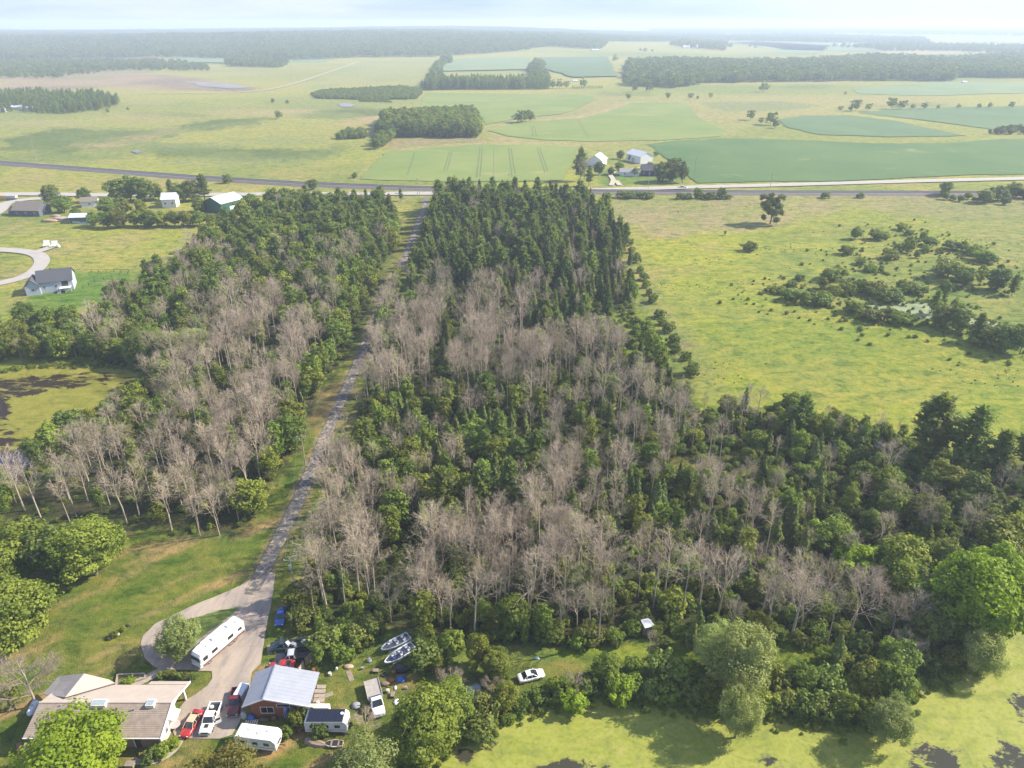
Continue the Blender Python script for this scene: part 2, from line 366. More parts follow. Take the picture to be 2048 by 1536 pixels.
    Cc[:] = Cc * (1 - .9 * t[..., None]) + C(.33, .235, .105) * (.9 * t[..., None])
    paint([(610, 790), (690, 760), (700, 740), (690, 800), (640, 850), (612, 870)], (.24, .17, .08), 1.5, .7, .6)
    paint([(740, 600), (760, 560), (800, 480), (830, 400), (845, 395), (800, 520), (770, 580)], (.20, .19, .05), 1.5, .7, .6)
    # ---- woods floor
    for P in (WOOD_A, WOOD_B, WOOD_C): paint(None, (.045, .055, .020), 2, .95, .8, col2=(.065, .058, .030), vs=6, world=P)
    paint(None, (.085, .12, .028), 1, .8, .8, col2=(.15, .18, .03), vs=6, world=SHORE)
    paint([(1100, 1300), (1330, 1270), (1500, 1265), (1750, 1290), (1700, 1330), (1500, 1325), (1300, 1310), (1130, 1340)], (.19, .25, .03), .8, .8, .5)
    paint([(560, 1340), (700, 1330), (830, 1330), (1000, 1370), (1100, 1320), (1200, 1300), (1180, 1330), (1060, 1370), (960, 1400), (820, 1380), (640, 1360)], (.14, .175, .028), .8, .8, .5, col2=(.19, .17, .06), vs=5)
    paint([(1180, 640), (1290, 620), (1340, 700), (1300, 720), (1210, 700)], (.16, .21, .032), 2, .9, 1)
    paint([(1330, 920), (1420, 930), (1440, 960), (1350, 950)], (.2, .2, .05), 2, .6, 1)
    # worn verge along the lane
    d = dist_line(LANE, X + wpx * .12, Y)
    v = np.clip(1 - np.abs(d - 2.1) / .8, 0, 1)[..., None] * (.5 + .5 * fbm(X / 6, Y / 6, 3))[..., None] * 1.2
    v = np.clip(v, 0, 1) * (Y < 420)[..., None]
    Cc[:] = Cc * (1 - v) + C(.26, .20, .12) * v
    # pond beds
    for P in POND_DEEP + (POND_M,):
        c = inside(P, X, Y); Z[c] = -1.2; Cc[c] = C(.05, .045, .03)
    Z[inside(WOOD_A, X, Y)] -= 0
    ny, nx = X.shape
    V = np.stack([X, Y, Z], -1).reshape(-1, 3)
    i = np.arange(ny - 1)[:, None] * nx + np.arange(nx - 1)[None, :]
    Fq = np.stack([i, i + 1, i + nx + 1, i + nx], -1).reshape(-1, 4)
    t = NT('ground_cover')
    a = t.n('ShaderNodeAttribute'); a.attribute_name = 'soil'
    v = t.coord(); f1 = t.noise(v, .55, 7, .72, .4); f2 = t.noise(t.coord((1, 1, 1)), 3.2, 5, .75); f3 = t.noise(t.coord((.35, 1, 1)), .11, 6, .65)
    c = t.mix(1, a.outputs['Color'], t.ramp(f1, [(.30, (.50, .57, .52)), (.47, (.96, .97, .95)), (.72, (1.34, 1.24, 1.22))]), 'MULTIPLY')
    c = t.mix(1, c, t.ramp(f2, [(.25, (.68, .70, .66)), (.75, (1.22, 1.2, 1.2))]), 'MULTIPLY')
    c = t.mix(1, c, t.ramp(f3, [(.3, (.86, .92, .9)), (.7, (1.13, 1.07, 1.0))]), 'MULTIPLY')
    c = t.mix(1, c, t.ramp(t.noise(t.coord((1, 1.7, 1)), .16, 7, .72, .6), [(.37, (.50, .62, .60)), (.48, (.93, .96, 1)), (.63, (1.34, 1.12, 1.2))]), 'MULTIPLY')
    t.col(c); t.b.inputs['Roughness'].default_value = .95; t.b.inputs['Specular IOR Level'].default_value = .1
    hb = t.n('ShaderNodeMath', operation='ADD'); t.l(f1, hb.inputs[0]); t.l(f2, hb.inputs[1])
    t.bump(hb.outputs[0], .45, .8)
    m = np_mesh('ground', V, Fq, [t.m], smooth=True)
    at_ = m.color_attributes.new('soil', 'FLOAT_COLOR', 'POINT')
    col = np.concatenate([Cc.reshape(-1, 3), np.ones((V.shape[0], 1))], 1)
    at_.data.foreach_set('color', col.astype(np.float32).ravel())
    put('ground', m, kind='structure')
    # country beyond the detailed ground, lower so that nothing meets it
    t = NT('far_country'); v = t.coord(); f = t.noise(v, .0012, 6, .6)
    t.col(t.ramp(f, [(.35, (.10, .14, .06)), (.5, (.2, .22, .09)), (.65, (.07, .09, .05))])); t.b.inputs['Roughness'].default_value = 1
    MB().add([(-40000, -8000, -2.5), (40000, -8000, -2.5), (40000, 42000, -2.5), (-40000, 42000, -2.5)], [(0, 1, 2, 3)]).build('far_ground', t.m, kind='structure')
make_ground()

# ------------------------------------------------------------------ flat sheets: water, fields, roads
def sheet(name, P, z, mat, jit=0., sub=0., **kw):
    """a filled polygon at height z; sub: edge step in metres for a ragged border"""
    pts = []
    n = len(P)
    for i in range(n):
        a = Vector(P[i]); b = Vector(P[(i + 1) % n]); k = max(1, int((b - a).length / sub)) if sub else 1
        nr = Vector((-(b - a).y, (b - a).x)).normalized()
        for q in range(k):
            p = a.lerp(b, q / k)
            if jit: p = p + nr * (float(fbm(np.array(p.x / (jit * 5)), np.array(p.y / (jit * 5)), 3)) - .5) * jit * 2.5
            pts.append((p.x, p.y, z))
    from mathutils.geometry import tessellate_polygon
    tr = tessellate_polygon([[Vector(p) for p in pts]])
    mb = MB(); 
    area = sum(pts[i][0] * pts[(i + 1) % len(pts)][1] - pts[(i + 1) % len(pts)][0] * pts[i][1] for i in range(len(pts)))
    mb.add(pts, [tuple(q) for q in tr])
    o = mb.build(name, mat, **kw)
    me = o.data
    if len(me.polygons) and sum(p.normal.z for p in me.polygons) < 0: me.flip_normals()
    return o

def water_mat(name, weed, weed2, cover, dark, scale=.05, streak=(1, 1.6, 1)):
    t = NT(name); v = t.coord(streak); f = t.noise(v, scale, 9, .68, .8); g = t.noise(t.coord(), 1.6, 6, .8)
    fine = t.noise(t.coord(streak), scale * 7, 6, .7, .5)
    ad = t.n('ShaderNodeMath', operation='MULTIPLY_ADD'); ad.inputs[1].default_value = .30; t.l(fine, ad.inputs[0]); t.l(f, ad.inputs[2])
    oa = t.n('ShaderNodeAttribute'); oa.attribute_name = 'open'; sb = t.n('ShaderNodeMath', operation='MULTIPLY_ADD'); sb.inputs[1].default_value = -.5; t.l(oa.outputs['Fac'], sb.inputs[0]); t.l(ad.outputs[0], sb.inputs[2])
    k = t.ramp(sb.outputs[0], [(cover, 0.), (cover + .06, 1.)])
    wc = t.mix(t.noise(v, scale * 2.2, 6, .6), weed, weed2)
    wc = t.mix(1, wc, t.ramp(g, [(.28, .60), (.5, 1.), (.75, 1.15)]), 'MULTIPLY')
    wc = t.mix(1, wc, t.ramp(t.noise(t.coord((1, 1.5, 1)), scale * 1.1, 8, .7, 1.2), [(.34, (.66, .74, .9)), (.5, (1, 1, 1)), (.62, (1.13, 1.08, 1.5))]), 'MULTIPLY')
    wc = t.mix(t.ramp(t.noise(t.coord((1, 1.3, 1)), .55, 9, .85, 1.5), [(.60, 0.), (.68, .55)]), wc, (.09, .085, .03))
    if isinstance(dark, list):
        dark = t.mix(t.ramp(oa.outputs['Fac'], [(.75, 0.), (.95, 1.)]), *dark)
        sp = t.ramp(oa.outputs['Fac'], [(.75, .04), (.95, .5)]); t.l(sp, t.b.inputs['Specular IOR Level'])
    t.col(t.mix(k, dark, wc))
    rr = t.ramp(k, [(0, .22), (1, .75)]); t.l(rr, t.b.inputs['Roughness'])
    t.b.inputs['Specular IOR Level'].default_value = .30 if not t.b.inputs['Specular IOR Level'].is_linked else .3
    t.bump(g, .04, .5)
    return t.m
def pond(P, z, mat, opens, step):
    """water filling its sunken bed; 'open' marks where the weed cover thins out"""
    A = np.array(P); x0, y0 = A.min(0) - 3; x1, y1 = A.max(0) + 3
    gx, gy = np.meshgrid(np.arange(x0, x1, step), np.arange(y0, y1, step)); op = np.zeros(gx.shape)
    for amt, soft, px in opens:
        Q = wp(px); d = dist_line(Q + Q[:1], gx, gy); ins = inside(Q, gx, gy); op = np.maximum(op, amt * np.clip(.5 + np.where(ins, d, -d) / soft, 0, 1))
    d = dist_line(list(P) + [P[0]], gx, gy); keep = inside(P, gx, gy) | (d < 2.5)
    ny, nx = gx.shape; i = np.arange(ny - 1)[:, None] * nx + np.arange(nx - 1)[None, :]
    Fq = np.stack([i, i + 1, i + nx + 1, i + nx], -1).reshape(-1, 4); Fq = Fq[keep.ravel()[Fq].all(1)]
    V = np.stack([gx, gy, np.full(gx.shape, z)], -1).reshape(-1, 3)
    m = np_mesh('pond', V, Fq, [mat]); a = m.attributes.new('open', 'FLOAT', 'POINT'); a.data.foreach_set('value', op.ravel().astype(np.float32))
    put('pond', m, kind='structure')
PR_OPEN = [(.85, 3, [(905, 1505), (925, 1484), (955, 1488), (1000, 1480), (988, 1505), (960, 1516), (935, 1532), (905, 1530)]), (.62, 5, [(1050, 1520), (1110, 1500), (1180, 1512), (1240, 1520), (1270, 1600), (1000, 1600)]), (.35, 3, [(1245, 1500), (1290, 1488), (1310, 1502), (1262, 1514)]),
           (.55, 4, [(1480, 1460), (1540, 1485), (1600, 1530), (1560, 1560), (1500, 1520)]), (.7, 6, [(1770, 1530), (1830, 1490), (1880, 1472), (1920, 1490), (1960, 1560), (1790, 1600)]), (.7, 5, [(1990, 1385), (2030, 1366), (2120, 1370), (2130, 1450), (2060, 1460), (2010, 1430)]), (.7, 6, [(1965, 1500), (2010, 1476), (2120, 1470), (2150, 1600), (1980, 1600)]), (.25, 8, [(1900, 1400), (2048, 1300), (2100, 1500), (1900, 1560)])]
PL_OPEN = [(.46, 5, [(-60, 768), (0, 754), (60, 749), (150, 746), (225, 748), (230, 764), (170, 774), (90, 780), (50, 800), (-60, 805)]), (1.2, 5, [(-80, 905), (0, 905), (40, 898), (75, 910), (60, 935), (20, 965), (-80, 985)]), (1.1, 5, [(-60, 800), (8, 800), (12, 825), (-60, 830)]), (.45, 8, [(-20, 830), (30, 850), (50, 900), (-20, 910)]), (.2, 6, [(200, 745), (330, 752), (330, 775), (240, 790), (215, 770)])]
pond(POND_R, -.12, water_mat('duckweed_water', (.205, .250, .016), (.255, .245, .055), .34, (.045, .042, .026), .16), PR_OPEN, .9)
pond(POND_L, -.12, water_mat('algae_water', (.235, .225, .030), (.150, .150, .036), .455, [(.030, .020, .012), (.020, .026, .045)], .13, (1, 2.2, 1)), PL_OPEN, 1.1)  # tree and sky reflections painted into the water: dark brown patches, blue clear corner
sheet('pond', POND_M, -.08, water_mat('scum_water', (.24, .275, .13), (.20, .235, .10), .45, (.2, .24, .2), .06), kind='structure')
WATER = plain('open_water', (.16, .17, .15), .4, 0, .2, .05, spec=.6)
sheet('pond', POND_F, .6, plain('shallow_water', (.27, .25, .21), .5, 0, .5, .02, spec=.4), 9, 14, kind='structure')
sheet('pond', POOL2, .6, plain('shallow_water', (.4, .4, .4)), 2, 8, kind='structure')
sheet('pond', POOL3, .5, WATER, 1, 5, kind='structure')

def crop_mat(name, c1, c2, ang=0., row=.0, bare=None):
    t = NT(name); v = t.coord(); f = t.noise(v, .012, 6, .62, .5); g = t.noise(t.coord(), .9, 5, .8)
    c = t.mix(t.ramp(f, [(.36, 0.), (.66, 1.)]), c1, c2)
    if bare: c = t.mix(t.ramp(t.noise(t.coord((1, 1.8, 1)), .016, 5, .6, .6), [(.60, 0.), (.70, .8)]), c, bare)
    if row:
        mp = t.n('ShaderNodeMapping'); mp.inputs['Rotation'].default_value = (0, 0, ang); tcc = t.n('ShaderNodeTexCoord'); t.l(tcc.outputs['Object'], mp.inputs[0])
        wv = t.n('ShaderNodeTexWave', i_Scale=row, i_Distortion=.6, i_Detail=2.0); t.l(mp.outputs[0], wv.inputs['Vector'])
        c = t.mix(1, c, t.ramp(wv.outputs['Fac'], [(0., .87), (.5, 1.04)]), 'MULTIPLY')
    c = t.mix(1, c, t.ramp(g, [(.3, .82), (.7, 1.12)]), 'MULTIPLY')
    t.col(c); t.b.inputs['Roughness'].default_value = .9; t.b.inputs['Specular IOR Level'].default_value = .15
    t.bump(g, .4, .7); return t.m
SOY = crop_mat('crop_light_green', (.150, .205, .050), (.205, .240, .070), R(8), 0, (.27, .25, .09))
CORN = crop_mat('crop_dark_green', (.072, .135, .042), (.105, .165, .050), R(60), 0, (.24, .24, .075))
CORN2 = crop_mat('crop_blue_green', (.090, .150, .065), (.125, .180, .075), R(30), 0)
PALE = crop_mat('crop_pale_green', (.15, .21, .10), (.20, .245, .11), R(20), 0)
FIELDS = [
    (SOY, [(722, 359), (745, 332), (772, 305), (860, 296), (960, 290), (1060, 290), (1160, 294), (1140, 325), (1125, 362), (900, 365)]),
    (SOY, [(977, 262), (1032, 246), (1165, 237), (1225, 220), (1261, 206), (1372, 207), (1380, 216), (1398, 236), (1448, 262), (1440, 274), (1330, 281), (1169, 284), (1090, 280), (1018, 273)]),
    (SOY, [(836, 216), (853, 186), (1186, 190), (1190, 200), (1160, 215), (1124, 229), (1040, 236), (972, 250), (956, 225), (900, 214)]),
    (CORN, [(1295, 290), (1348, 282), (1450, 277), (1600, 281), (1760, 288), (1900, 287), (2000, 279), (2200, 278), (2200, 346), (1900, 352), (1700, 362), (1395, 367), (1350, 330)]),
    (CORN2, [(1556, 240), (1600, 232), (1700, 231), (1790, 242), (1860, 258), (1935, 272), (1780, 274), (1640, 270), (1575, 256)]),
    (CORN2, [(1715, 226), (1800, 218), (2048, 212), (2200, 212), (2200, 264), (1995, 262), (1960, 256), (1850, 241), (1760, 232)]),
    (PALE, [(885, 144), (893, 120), (1059, 113), (1062, 140)]),
    (CORN2, [(1064, 112), (1213, 113), (1234, 154), (1150, 156), (1084, 138)]),
    (PALE, [(1213, 88), (1400, 88), (1520, 84), (1660, 92), (1640, 108), (1300, 112), (1230, 108)]),
    (PALE, [(1400, 84), (1650, 84), (1900, 99), (1700, 104), (1450, 98)]),
    (PALE, [(340, 114), (450, 116), (450, 127), (350, 126)]),
    (PALE, [(1700, 178), (1900, 163), (2100, 166), (2100, 185), (1850, 192), (1720, 188)]),
]
for i, (m, px) in enumerate(FIELDS):
    P = wp(px); dd = np.mean([p[1] for p in P]); sheet('crop_field', P, .45 if dd < 2000 else 2.5, m, dd * .004, dd * .012, kind='structure')

def ribbon(name, P, w_, z, mat, step=3.0, jit=0., **kw):
    pts = []
    for (a, b) in zip(P[:-1], P[1:]):
        a = Vector(a); b = Vector(b); k = max(1, int((b - a).length / step))
        for q in range(k): pts.append(a.lerp(b, q / k))
    pts.append(Vector(P[-1]))
    for _ in range(3 if len(pts) > 4 else 0):
        pts = [pts[0]] + [(pts[i - 1] + pts[i] * 2 + pts[i + 1]) / 4 for i in range(1, len(pts) - 1)] + [pts[-1]]
    mb = MB(); vs = []; rnd = random.Random(4)
    for i, p in enumerate(pts):
        d = (pts[min(i + 1, len(pts) - 1)] - pts[max(i - 1, 0)]).normalized(); n = Vector((-d.y, d.x))
        ww = w_[0] + (w_[1] - w_[0]) * i / len(pts) if hasattr(w_, '__len__') else w_
        a = p + n * (ww / 2 + rnd.uniform(-jit, jit)); b = p - n * (ww / 2 + rnd.uniform(-jit, jit))
        vs += [(b.x, b.y, z), (a.x, a.y, z)]
    mb.add(vs, [(2 * i, 2 * i + 1, 2 * i + 3, 2 * i + 2)[::-1] for i in range(len(pts) - 1)])
    o = mb.build(name, mat, **kw)
    if sum(p.normal.z for p in o.data.polygons) < 0: o.data.flip_normals()
    return o

# patched old asphalt
t = NT('patched_asphalt'); v = t.coord(); f = t.noise(v, .55, 4, .6, 1.5); g = t.noise(v, 5, 6, .8)
c = t.mix(t.ramp(f, [(.44, 0.), (.47, 1.)]), (.31, .245, .165), (.105, .10, .10))
c = t.mix(t.ramp(t.noise(v, .9, 5, .7, .6), [(.55, 0.), (.75, .6)]), c, (.28, .23, .16))
c = t.mix(1, c, t.ramp(g, [(.3, .78), (.7, 1.15)]), 'MULTIPLY'); t.col(c); t.b.inputs['Roughness'].default_value = .9; M_LANE = t.m
t = NT('worn_drive'); v = t.coord(); g = t.noise(v, 4, 6, .8); f = t.noise(t.coord((1, .35, 1)), .35, 6, .65, .5)
c = t.mix(t.ramp(f, [(.38, 0.), (.62, 1.)]), (.37, .30, .235), (.235, .20, .175)); c = t.mix(1, c, t.ramp(g, [(.3, .85), (.7, 1.1)]), 'MULTIPLY')
bt = t.n('ShaderNodeTexBrick', i_Scale=1.0, i_Mortar_Size=.018, i_Brick_Width=5.2, i_Row_Height=4.4, i_Mortar_Smooth=.3); bt.offset = .0
t.l(v, bt.inputs['Vector']); bt.inputs['Color1'].default_value = bt.inputs['Color2'].default_value = (1, 1, 1, 1); bt.inputs['Mortar'].default_value = (.62, .6, .58, 1)
c = t.mix(1, c, bt.outputs['Color'], 'MULTIPLY'); t.col(c); t.b.inputs['Roughness'].default_value = .9; M_DRIVE = t.m
ribbon('lane', LANE, 3.05, .16, M_LANE, 2.0, .12, kind='structure')
drive = [(550, 1148), (547, 1180), (540, 1220), (532, 1256), (526, 1300), (522, 1328), (505, 1345), (494, 1400), (482, 1440), (464, 1470), (440, 1478), (386, 1478), (350, 1476), (340, 1440), (372, 1400), (393, 1389), (415, 1372), (424, 1358), (424, 1343), (380, 1341), (328, 1340), (308, 1335), (290, 1318), (281, 1292), (286, 1272), (310, 1248), (345, 1232), (381, 1214), (440, 1190), (480, 1172), (508, 1156), (524, 1138)]
DRIVE = wp(drive)
sheet('driveway', DRIVE, .12, M_DRIVE, .12, 1.2, kind='structure')
M_LAWN = plain('island_grass', (.115, .165, .026), .95, 0, .45, 1.2)
sheet('lawn', wp([(481, 1214), (440, 1221), (404, 1232), (352, 1247), (330, 1272), (332, 1298), (352, 1308), (385, 1290), (420, 1262), (458, 1236)]), .165, M_LAWN, .25, .8, kind='structure')
M_CONC = plain('path_concrete', (.36, .30, .24), .9, 0, .3, 1.5)
ribbon('path', wp([(330, 1338), (305, 1352), (275, 1366), (250, 1374)]), 1.8, .14, M_CONC, kind='structure')
ribbon('path', wp([(364, 1476), (356, 1500), (335, 1518), (300, 1528), (262, 1522)]), 1.0, .10, M_CONC, 1, kind='structure')
sheet('terrace', wp([(32, 1488), (62, 1482), (66, 1536), (40, 1532)]), .1, plain('red_paver', (.30, .12, .085), .85, 0, .4, 2), kind='structure')

# main road, railway and side roads
M_ROAD = plain('road_asphalt', (.36, .335, .30), .9, 0, .15, .3)
M_TRACK = plain('dirt_track', (.42, .37, .29), .95, 0, .2, .1)
ribbon('road', wp([(-200, 393), (60, 388), (200, 392), (330, 391), (600, 389), (862, 388), (1010, 388), (1190, 381), (1400, 375), (1600, 370), (1800, 364), (2048, 358), (2300, 352)]), 9.5, .55, M_ROAD, 15, kind='structure')
ribbon('road_marking', wp([(1010, 388), (1190, 381), (1400, 375), (1600, 370), (1800, 364), (2048, 358), (2300, 352)]), .5, .60, plain('road_line', (.5, .45, .25), .8), 15, kind='structure')
ribbon('road', wp([(-60, 578), (10, 566), (40, 560), (66, 548), (84, 530), (86, 517), (72, 507), (48, 503), (0, 500), (-80, 496)]), 6.5, .35, M_ROAD, 3, kind='structure')
ribbon('road', wp([(-80, 450), (-5, 428), (10, 405), (60, 398), (110, 397)]), 8, .4, M_ROAD, 5, kind='structure')
ribbon('path', wp([(66, 508), (90, 500), (104, 495)]), 5, .42, M_ROAD, 3, kind='structure')
ribbon('dirt_track', wp([(-100, 196), (200, 188), (520, 186), (600, 165), (716, 124)]), (5, 6), 1.0, M_TRACK, 40, kind='structure')
ribbon('dirt_track', wp([(1222, 372), (1228, 360), (1218, 350), (1240, 340), (1290, 336)]), 3.5, .5, M_TRACK, 4, kind='structure')
ribbon('dirt_track', wp([(1240, 372), (1232, 362)]), 3.5, .52, M_TRACK, 4, kind='structure')
RAIL_L = wp([(-250, 305), (0, 327), (200, 342), (400, 357), (600, 369), (800, 377), (900, 380), (1200, 385), (1500, 387), (1860, 388), (2060, 388), (2300, 387)])
def railway():
    M_B = plain('ballast', (.17, .15, .14), .95, 0, .35, .6)
    n = len(RAIL_L); mb = MB()
    prof = [(-6.5, .02), (-4.2, 1.25), (4.2, 1.25), (6.5, .02)]
    rails = []
    pts = [Vector(p) for p in RAIL_L]; rings = []
    for i, p in enumerate(pts):
        d = (pts[min(i + 1, n - 1)] - pts[max(i - 1, 0)]).normalized(); nn = Vector((-d.y, d.x))
        rings.append([(p.x + nn.x * a, p.y + nn.y * a, b) for a, b in prof])
    t_ = thing('railway', 'long straight railway on a raised ballast bed crossing the plain beside the road', 'railway')
    mb.loft(rings); mb.build('ballast_bed', M_B, t_)
    M_R = plain('rail_steel', (.35, .33, .32), .4, .7)
    for off in (-2.7, -1.2, 1.2, 2.7):
        mb = MB(); rings = []
        for i, p in enumerate(pts):
            d = (pts[min(i + 1, n - 1)] - pts[max(i - 1, 0)]).normalized(); nn = Vector((-d.y, d.x))
            rings.append([(p.x + nn.x * (off + a), p.y + nn.y * (off + a), b) for a, b in ((-.09, 1.26), (-.09, 1.5), (.09, 1.5), (.09, 1.26))])
        mb.loft(rings); mb.build('rail', M_R, t_)
    # sleepers, too fine to tell apart
    V = []; Fs = []
    mb = MB()
    L_ = 0
    for i in range(n - 1):
        a, b = pts[i], pts[i + 1]; k = int((b - a).length / 1.6); d = (b - a).normalized(); nn = Vector((-d.y, d.x))
        for q in range(k):
            p = a.lerp(b, q / k)
            for s_ in (-1.95, 1.95):
                c = [p + nn * (s_ + x) + d * y for x, y in ((-1.2, -.2), (1.2, -.2), (1.2, .2), (-1.2, .2))]
                mb.add([(x.x, x.y, 1.258) for x in c], [(0, 1, 2, 3)])
    mb.build('sleepers', plain('sleeper_wood', (.09, .07, .055), .9), t_, kind='stuff')
railway()

M_TRAM = plain('wheel_track_soil', (.09, .125, .04), .95, 0, .3, .2)
for a, b in (((960, 296), (953, 355)), ((965, 296), (960, 353)), ((1017, 297), (1024, 355)), ((1022, 297), (1030, 349)), ((1074, 296), (1090, 347)), ((1079, 296), (1096, 345)), ((899, 304), (888, 342)), ((904, 304), (894, 342)),
             ((830, 305), (815, 350)), ((1063, 253), (1066, 273)), ((1068, 252), (1073, 273)), ((1156, 240), (1176, 276))):
    P = wp([a, b]); ribbon('wheel_track', P, .8, .50, M_TRAM, 30, kind='structure')

# ------------------------------------------------------------------ vegetation prototypes
def rnd_unit(rs, n):
    v = rs.randn(n, 3); return v / np.linalg.norm(v, axis=1, keepdims=True)
def leaf_quads(rs, P, N, size, aspect=1., tri=False, updir=None):
    """a face at each point P roughly facing N"""
    n = len(P)
    N = N / (np.linalg.norm(N, axis=1, keepdims=True) + 1e-9)
    r = rnd_unit(rs, n) if updir is None else updir + .25 * rnd_unit(rs, n)
    T = np.cross(N, r); T /= (np.linalg.norm(T, axis=1, keepdims=True) + 1e-9); B = np.cross(N, T)
    s = (size * rs.uniform(.6, 1.35, n))[:, None] * .5
    if updir is None: a, b = T * s * aspect, B * s
    else: a, b = T * s, B * s * aspect
    if tri:
        V = np.stack([P - a - b, P + a - b, P + b * 1.3], 1); F = np.arange(n * 3).reshape(n, 3)
    else:
        V = np.stack([P - a * .8 - b, P + a - b * .7, P + a * .8 + b, P - a + b * .75], 1); F = np.arange(n * 4).reshape(n, 4)
    return V.reshape(-1, 3), F
def tubes(segs, n=5):
    """segs: list of (points, radii) -> arrays of quads"""
    V = []; Fq = []; o = 0
    for pts, rad in segs:
        pts = np.array(pts, float); k = len(pts)
        ang = np.arange(n) * 2 * np.pi / n
        for i in range(k):
            d = pts[min(i + 1, k - 1)] - pts[max(i - 1, 0)]; d /= np.linalg.norm(d) + 1e-9
            u = np.cross(d, (0, 0, 1.)) if abs(d[2]) < .95 else np.cross(d, (1., 0, 0)); u /= np.linalg.norm(u) + 1e-9; w_ = np.cross(d, u)
            V.append(pts[i] + rad[i] * (np.cos(ang)[:, None] * u + np.sin(ang)[:, None] * w_))
        for i in range(k - 1):
            for j in range(n):
                a = o + i * n + j; b = o + i * n + (j + 1) % n; Fq.append((a, b, b + n, a + n))
        o += k * n
    return np.concatenate(V), np.array(Fq)

def join_tri(Vq, Fq, V2, F2):
    """quads and triangles together as triangles"""
    q = np.concatenate([Fq[:, [0, 1, 2]], Fq[:, [0, 2, 3]]]) if Fq.shape[1] == 4 else Fq
    r = F2 if F2.shape[1] == 3 else np.concatenate([F2[:, [0, 1, 2]], F2[:, [0, 2, 3]]])
    return np.concatenate([Vq, V2]), np.concatenate([q, r + len(Vq)]), len(q), len(r)

PROTO = {}
def reg(kind, trunk, crown, hgt, full_mats, clump):
    """trunk, crown: (V, F). stores shared mesh data: trunk, crown, and both in one"""
    k = len(PROTO.setdefault(kind, []))
    tm = np_mesh(kind + '_trunk', trunk[0], trunk[1], [full_mats[0]], smooth=True)
    cm = np_mesh(kind + '_crown', crown[0], crown[1], [full_mats[1]], clump=clump)
    V, Ft, a, b = join_tri(trunk[0], trunk[1], crown[0], crown[1])
    mi = np.concatenate([np.zeros(a), np.ones(b)])
    fm = np_mesh(kind, V, Ft, full_mats, mi, np.concatenate([np.zeros(len(trunk[0])), clump]))
    PROTO[kind].append(dict(trunk=tm, crown=cm, full=fm, h=hgt))

def leafy(kind, seed, Ht=10., Rr=4., zc=.58, zr=.42, ncl=34, per=170, leaf=.42, mats=None, low=-.85, rough=.75, cr=(.20, .40), trunk_r=.22, droop=0., asp=1.):
    rs = np.random.RandomState(seed); Vs = []; Fs = []; cl = []; o = 0
    cz = Ht * zc; rz = Ht * zr; centers = []
    dirs = rnd_unit(rs, ncl * 3); dirs = dirs[dirs[:, 2] > low][:ncl]
    # keep clump directions apart
    for _ in range(12):
        d = dirs[:, None] - dirs[None]; q = (d ** 2).sum(-1) + np.eye(len(dirs)) * 9; push = (d / (q[..., None] + .02)).sum(1)
        dirs = dirs + .02 * push; dirs /= np.linalg.norm(dirs, axis=1, keepdims=True)
    lob = 1 + rough * (rs.rand(len(dirs)) - .60)
    for d, lb in zip(dirs, lob):
        c = np.array([d[0] * Rr * .70 * lb, d[1] * Rr * .70 * lb, cz + d[2] * rz * .74 * lb]); r = Rr * rs.uniform(*cr)
        n = int(per * rs.uniform(.7, 1.3)); u = rnd_unit(rs, n)
        out = d * .55 + np.array([0, 0, .35]); keep = (u @ (out / np.linalg.norm(out))) > rs.uniform(-.75, .1, n); u = u[keep]; n = len(u)
        rad = r * rs.uniform(.62, 1.12, n)[:, None] * (1 + .25 * np.sin(u * 5 + rs.rand(3) * 6).sum(1)[:, None] / 2)
        P = c + u * rad * np.array([1, 1, .82 + droop])
        if droop: P[:, 2] -= droop * rs.rand(n) * r
        N = u + .7 * rnd_unit(rs, n) + np.array([0, 0, .3])
        V, F = leaf_quads(rs, P, N, leaf, asp); Vs.append(V); Fs.append(F + o); o += len(V)
        base = rs.rand() * .6; cl.append(np.repeat(np.clip(base + .4 * rs.rand(n), 0, 1), 4)); centers.append(c)
    segs = [([(0, 0, -.2), (rs.randn() * .1, rs.randn() * .1, Ht * .2), (rs.randn() * .2, rs.randn() * .2, Ht * .42), (0, 0, Ht * .62)], [trunk_r * 1.25, trunk_r, trunk_r * .75, trunk_r * .35])]
    for c in centers[::2]:
        s = np.array([0, 0, Ht * rs.uniform(.18, .42)]); mdl = (s * .5 + c * .5) + np.array([0, 0, -.05 * Ht])
        segs.append(([s, mdl, c], [trunk_r * .5, trunk_r * .28, trunk_r * .1]))
    reg(kind, tubes(segs, 6), (np.concatenate(Vs), np.concatenate(Fs)), Ht, [M_BARK, mats], np.concatenate(cl))

for s in range(5): leafy('leafy', 10 + s, 11, 4.3, .54, .47, ncl=44, per=170, leaf=.42, mats=M_LEAF)
for s in range(3): leafy('leafy_dark', 20 + s, 11, 4.2, .54, .47, ncl=42, per=150, leaf=.42, mats=M_LEAFD)
for s in range(2): leafy('leafy_bright', 30 + s, 11, 4.8, ncl=54, per=700, leaf=.25, mats=M_LEAFB, rough=.95)
for s in range(2): leafy('leafy_hi', 34 + s, 11, 4.6, ncl=50, per=560, leaf=.26, mats=M_LEAF, rough=.75)
for s in range(2): leafy('leafy_ochre', 38 + s, 10, 4.8, ncl=50, per=700, leaf=.20, mats=M_LEAFY, rough=.95)
for s in range(3): leafy('willow', 40 + s, 12, 4.8, ncl=44, per=560, leaf=.28, mats=M_WILLOW, droop=.35, rough=.7, asp=.5, cr=(.2, .34))
for s in range(3): leafy('bush', 50 + s, 4, 2.3, .48, .48, ncl=20, per=130, leaf=.30, mats=M_LEAF, low=-.3, rough=.95, trunk_r=.08)
for s in range(2): leafy('bush_dark', 55 + s, 4, 2.3, .48, .48, ncl=20, per=130, leaf=.30, mats=M_LEAFD, low=-.3, rough=.95, trunk_r=.08)
